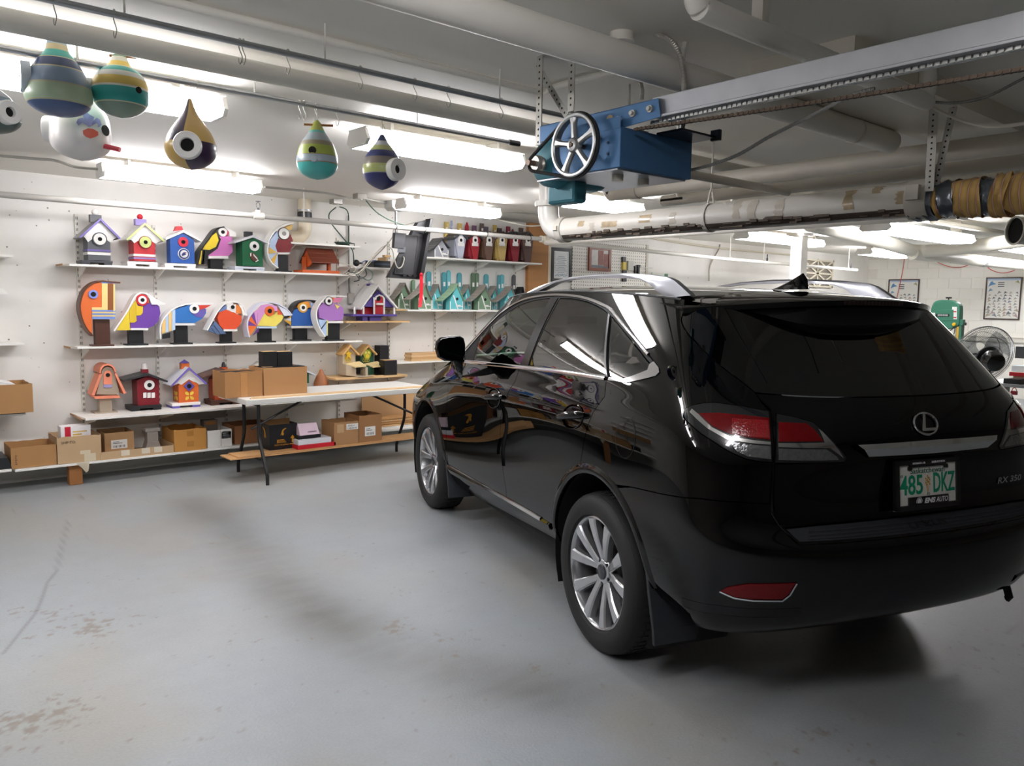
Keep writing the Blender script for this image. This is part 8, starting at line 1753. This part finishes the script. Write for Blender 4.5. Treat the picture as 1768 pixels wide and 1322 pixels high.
# red cord strung over the block wall
cable('red_wire', 'red cord hanging straight down past the hidden-edge poster',[onX(1563,434,FARX-.1),onX(1558,470,FARX-.1),onX(1548,516,FARX-.1)],.008, '#c0453c',group='red cords')
cable('red_wire', 'red cord drooping in a long loop across the block wall',[onX(x,y,FARX-.1) for x,y in((1594,437),(1610,448),(1635,459),(1660,461),(1690,450))],.008, '#c0453c',group='red cords')
cable('red_wire', 'red cord drooping in a short loop near the far pipe strap',[onX(x,y,FARX-.1) for x,y in((1699,453),(1710,465),(1730,471),(1750,467),(1768,456))],.008, '#c0453c',group='red cords')
# far pipes
PF=mat('#e0dccf',.45,var=.05,scale=4)
t=tub('ceiling_pipe', 'thick cream pipe curving round the far corner under the fixtures', 'pipe',smooth_path([(7.6,4.28,2.46),(9.5,4.55,2.44),(10.9,4.78,2.41),(11.35,4.78,2.40),(11.3,4.4,2.40),(10.6,3.6,2.40),(9.6,2.6,2.40)],6),.085,PF, 'ceiling pipes',18)
t=tub('ceiling_pipe', 'cream pipe continuing past the curve to the far wall', 'pipe',[(11.2,4.8,2.36),(16.3,4.72,2.36)],.085,PF, 'ceiling pipes',16)
obj('strap',MB().lathe([(.086,-.04),(.092,-.04),(.092,.04),(.086,.04)],(13.6,4.76,2.36),(1,0,0),20),GALV,t)
# round duct opening at the edge
q=onX(1752,398,7.0);t=thing('duct_pipe', 'cream duct with a round dark opening at the photo edge', 'duct',q)
obj('duct',MB().lathe([(.105,0),(.105,.9)],q,(.8,-.6,0),28),PF,t,smooth=True);obj('dark_mouth',MB().lathe([(0,.02),(.102,.02)],q,(.8,-.6,0),28),mat('#141212',.9),t);obj('rim',MB().tube([q+np.array([.6,.8,0])*.105*math.cos(a)+np.array([0,0,1])*.105*math.sin(a) for a in np.linspace(0,2*math.pi,25)],.008,6,cap=False),PF,t)
for k,(px0,py0,px1,py1) in enumerate(((1610,382,1768,408),(1600,395,1720,420))):
 tub('conduit',['cream strut rail above the big far fixture', 'thin grey strut rail beside the big far fixture'][k], 'rail',[onZ(px0,py0,2.57),onZ(px1,py1,2.57)],.03-.014*k,PF if k==0 else GALV, 'strut rails',8)
 # pedestal fan
fX=8.5;fc=onX(1697,612,fX);tow=np.array([-.62,-.72,-.28]);tow/=np.linalg.norm(tow)
t=thing('pedestal_fan', 'chrome pedestal fan with a wire cage and black motor housing, seen from behind', 'fan',(fc[0],fc[1],0))
s1=np.cross(tow,[0,0,1]);s1/=np.linalg.norm(s1);s2=np.cross(s1,tow);FR=.285;WIRE=mat('#85878a',.3,.85)
cage=MB()
for r,d in((FR,0),(FR*.985,.03),(FR*.985,-.03),(FR*.72,.085),(FR*.45,.105),(FR*.72,-.085),(FR*.3,.11)):
 cage.tube([fc+(s1*math.cos(a)+s2*math.sin(a))*r+tow*d for a in np.linspace(0,2*math.pi,49)],.0045 if d==0 else.0022,6,cap=False)
obj('rim',cage,WIRE,t,smooth=True)
mb=MB();nW=110
for k in range(nW):
 a=2*math.pi*k/nW;e=s1*math.cos(a)+s2*math.sin(a);a2=a+.25;e2=s1*math.cos(a2)+s2*math.sin(a2)
 for sg in(1,-1):mb.tube([fc+e*FR*.99+tow*.02*sg,fc+e*FR*.92+tow*.055*sg,fc+(e*.7+e2*.3)*FR*.72+tow*.085*sg,fc+e2*FR*.3+tow*.11*sg],.0016,3,cap=False)
obj('cage_wire',mb,WIRE,t)['kind']='stuff'
for k in range(3):
 vs=[]
 for i in range(7):
  for j,r in enumerate((.05,.12,.19,.25)):
   a=2*math.pi*k/3+(i/6-.5)*(1.1+.2*j/3)+.15*j;vs.append(fc+(s1*math.cos(a)+s2*math.sin(a))*r+tow*(.035*(i/6-.5)))
 obj('blade',MB().add(vs,[(i*4+j,i*4+j+1,(i+1)*4+j+1,(i+1)*4+j) for i in range(6) for j in range(3)]),glassy('#b9bdbe',.12),t,smooth='all')
obj('motor_housing',MB().lathe([(.0,.26),(.05,.255),(.085,.235),(.1,.19),(.1,.12),(.08,.09)],fc,tow,28),mat('#121213',.2,0,.6),t,smooth=True)
obj('guard_plate',MB().lathe([(.0,.095),(.11,.10),(.115,.09),(.10,.06)],fc,tow,28),mat('#2a2b2d',.35),t,smooth=True)
obj('pole',MB().cyl((fc[0]+tow[0]*.12,fc[1]+tow[1]*.12,0.02),fc+tow*.12-np.array([0,0,.05]),.018,n=12),DSTEEL,t,smooth=True);obj('base',MB().lathe([(0,.03),(.05,.03),(.24,.012),(.25,.0)],(fc[0]+tow[0]*.12,fc[1]+tow[1]*.12,0),(0,0,1),28),mat('#1a1a1b',.4),t,smooth=True)
# band saw
bX=11.0;g=lambda x,y:(lambda q:(q[1],q[2]))(onX(1480+x/4.56,410+y/4.56,bX))
t=thing('band_saw', 'green band saw with warning stickers and a yellow tension knob', 'machine',(bX,g(690,600)[0],0));SG=mat('#3c7a62',.4,.1,var=.06)
outl=[g(*p) for p in smooth_path([(565,690),(575,600),(580,560),(600,510),(640,493),(690,490),(750,494),(795,520),(808,560),(805,640),(800,690)],2)+smooth_path([(780,700),(745,715),(690,726),(640,716),(600,700)],2)]
obj('wheel_cover',MB().prism(outl,bX,bX+.12, 'X'),SG,t,bev=.012)
obj('raised_panel',MB().prism([g(*p) for p in((625,570),(760,567),(758,655),(628,655))],bX-.006,bX, 'X'),SG,t,bev=.003)
obj('name_plate',MB().prism([g(*p) for p in((622,600),(728,600),(728,622),(622,622))],bX-.010,bX-.005, 'X'),mat('#1e211f',.4),t)
mb=MB();ya,za=g(635,616);yb_,zb2=g(718,604)
for k in range(12):yk=ya+(yb_-ya)*(k+.2)/12;mb.box(bX-.0112,bX-.0098,yk+(yb_-ya)*.04,yk,za,zb2)
obj('name_print',mb,mat('#c9ccca',.4),t)
for(x_,y_,w_,h_) in((582,592,32,48),(748,545,38,98)):
 s=obj('sticker',MB().prism([g(x_,y_),g(x_+w_,y_),g(x_+w_,y_+h_),g(x_,y_+h_)],bX-.003,bX-.0005, 'X'),mat('#dcdcd8',.4),t)
 if w_<35:c2=g(x_+w_/2,y_+17);obj('red_mark',MB().prism([(c2[0]+.013*math.cos(a),c2[1]+.013*math.sin(a)) for a in np.linspace(0,2*math.pi,12,endpoint=False)],bX-.005,bX-.003, 'X'),mat('#b02a30',.4),s)
 else:
  for yy_ in(574,620):obj('red_mark',MB().prism([g(x_+4,yy_+4),g(x_+w_-4,yy_+4),g(x_+w_-4,yy_+14),g(x_+4,yy_+14)],bX-.005,bX-.003, 'X'),mat('#b8474c',.4),s)
c2=g(767,683);obj('yellow_knob',MB().lathe([(0,.035),(.02,.032),(.024,.015),(.016,0)],(bX,c2[0],c2[1]),(-1,0,0),16),mat('#e0b420',.35),t,smooth=True)
c2=g(708,480);obj('tension_knob',MB().cyl((bX+.05,c2[0],c2[1]-.03),(bX+.05,c2[0],c2[1]+.005),.008,n=8).cyl((bX+.05,c2[0]-.035,c2[1]+.01),(bX+.05,c2[0]+.035,c2[1]+.01),.010,n=8),mat('#1c1d1d',.4),t)
c3,c4=g(812,665),g(840,680);obj('side_bracket',MB().box(bX+.02,bX+.1,g(828,660)[0],g(800,660)[0],g(810,690)[1],g(810,645)[1]),SG,t,bev=.004);obj('side_knob',MB().cyl((bX+.05,g(825,680)[0],c4[1]),(bX+.05,c4[0],c4[1]),.007,n=8).cyl((bX+.05,c4[0]-.008,c4[1]),(bX+.05,c4[0]+.004,c4[1]),.02,n=10),mat('#1c1d1d',.4),t)
obj('blade_guard',MB().box(bX+.02,bX+.06,g(797,700)[0],g(778,700)[0],g(780,800)[1],g(780,700)[1]),mat('#caa24a',.4),t)
obj('column',B(bX+.03,bX+.13,g(800,700)[0]-.02,g(790,700)[0]+.03,.5,g(790,690)[1]),SG,t);obj('table',B(bX-.2,bX+.25,g(700,700)[0]-.2,g(700,700)[0]+.25,1.02,1.05),mat('#8a8d8c',.35,.8),t);obj('stand',B(bX-.1,bX+.18,g(720,700)[0]-.18,g(720,700)[0]+.18,0,1.02),SG,t,bev=.01)
obj('cord_loop',MB().tube([(bX-.01,*g(x_,y_)) for x_,y_ in smooth_path([(770,705),(745,725),(710,745),(705,770),(725,780),(755,772),(768,745),(772,715)],4)],.006,6),mat('#1e2020',.5),t)
# white rail and work bench at the far wall
t=thing('wall_rail', 'cream dado rail running along the block wall', 'rail',(FARX,5.5,.9));q=onX(1700,584,FARX-.02);obj('rail',B(FARX-.05,FARX-.006,4.2,7.8,q[2]-.05,q[2]+.03),mat('#d9d6cc',.5),t);obj('top_cap',B(FARX-.07,FARX-.006,4.2,7.8,q[2]+.03,q[2]+.045),mat('#d9d6cc',.5),t)
wX=9.0;hz=onX(1740,663,wX)[2];y1_,y0_=onX(1690,663,wX)[1],onX(1800,663,wX)[1]
t=thing('work_bench', 'cluttered grey work bench behind the pedestal fan', 'bench',(wX+.3,(y0_+y1_)/2,0));obj('bench_top',B(wX,wX+.7,y0_-.4,y1_,hz-.03,hz),mat('#8f9294',.4),t)
for xx in(wX+.05,wX+.62):
 for yy in(y0_-.35,y1_-.08):obj('leg',B(xx,xx+.05,yy,yy+.05,0,hz-.03),mat('#6d7072',.4),t)
obj('lower_shelf',B(wX+.05,wX+.65,y0_-.35,y1_-.03,hz-.42,hz-.40),mat('#8f9294',.4),t)
def bitem(nm,label,l,r,tp,bt,col,x=wX+.05,d=.15,cat='tool',pn='case'):
 a,b=onX(l,bt,x),onX(r,tp,x);z0_=max(hz+.001,min(a[2],b[2])) if bt<668 else a[2]
 t=thing(nm,label,cat,(x,a[1],z0_), 'things on the work bench');obj(pn,B(x,x+d,min(a[1],b[1]),max(a[1],b[1]),z0_,max(z0_+.006,b[2])),mat(col,.45),t,bev=.002);return t
bitem('tool_case', 'flat black tool case lying on the work bench',1732,1762,655,663, '#17181a',pn='lid');bitem('paper_stack', 'cream papers piled on the work bench',1748,1790,649,663, '#d5c5a6',x=wX+.22,pn='sheets')
bitem('hand_saw', 'red handled saw lying on the bench papers',1742,1790,645,648.5, '#c01e2c',x=wX+.2,d=.03,pn='handle');bitem('plastic_tub', 'pale blue plastic tub on the work bench',1746,1800,634,641, '#c9d6dc',x=wX+.34,pn='tub');bitem('drawer_unit', 'grey drawer unit on the work bench behind the fan',1752,1800,600,618, '#3a3c3e',x=wX+.5,pn='drawer')
rp=onX(1758,675,wX+.1);t=thing('padlock', 'dark red padlock hanging below the work bench top', 'padlock',rp);obj('body',B(wX-.03,wX-.005,rp[1]-.03,rp[1]+.03,rp[2]-.03,rp[2]+.01),mat('#8c2230',.4),t,bev=.004);obj('shackle',MB().tube([(wX-.015,rp[1]+.02*math.cos(a),rp[2]+.01+.03*math.sin(a)) for a in np.linspace(0,math.pi,9)],.004,6),mat('#8c2230',.4),t)
# small things seen over the roof
q=onY(1350,496,7.0)
t=thing('wooden_figure', 'small orange-brown wooden figure on a ledge, seen over the car roof', 'figure',onY(1366,496,7.0));a,b=onY(1362,494,7.0),onY(1382,494,7.0)
obj('body',MB().sphere(((a[0]+b[0])/2,7.0,a[2]),.07,14,.8),mat('#b07a36',.5),t,smooth='all');obj('head',MB().sphere((b[0]-.02,7.0,a[2]+.07),.05,12),mat('#c08a44',.5),t,smooth='all')
t=thing('side_table', 'plain pale table standing by the far wall, mostly hidden by the car', 'table',(13.5,7.0,0));obj('tabletop',B(q[0]-.6,b[0]+.6,6.8,7.4,a[2]-.09,a[2]-.057),mat('#d9d5cc',.5),t)
for xx in(q[0]-.5,b[0]+.5):
 for yy in(6.85,7.3):obj('leg',B(xx,xx+.05,yy,yy+.05,0,a[2]-.09),mat('#d9d5cc',.5),t)
q1,q2=onY(1130,470,7.84),onY(1157,481,7.84)
t=thing('notice_strip', 'white and green notice strip on the far wall above the roof rail', 'sign',q1);obj('sheet',B(q1[0],q2[0],7.88,7.897,q2[2],q1[2]),mat('#d5d9d0',.4),t);obj('green_mark',B(q2[0]-.09,q2[0]-.01,7.876,7.88,q2[2]+.01,q1[2]-.01),mat('#3f7a5a',.4),t)
cable('conduit', 'bent thin grey conduit on the far bare wall',[onY(1243,422,7.86),onY(1240,432,7.86),onY(1226,458,7.86),onY(1224,485,7.86)],.012, '#a9a59a', 'conduit',8,.4, 'conduits',.3)
cable('conduit', 'straight cream conduit at the top of the far bare wall',[onY(1120,410,7.87),onY(1240,428,7.87),onY(1370,440,7.87)],.018, '#d2cbb8', 'conduit',8,.5, 'conduits')
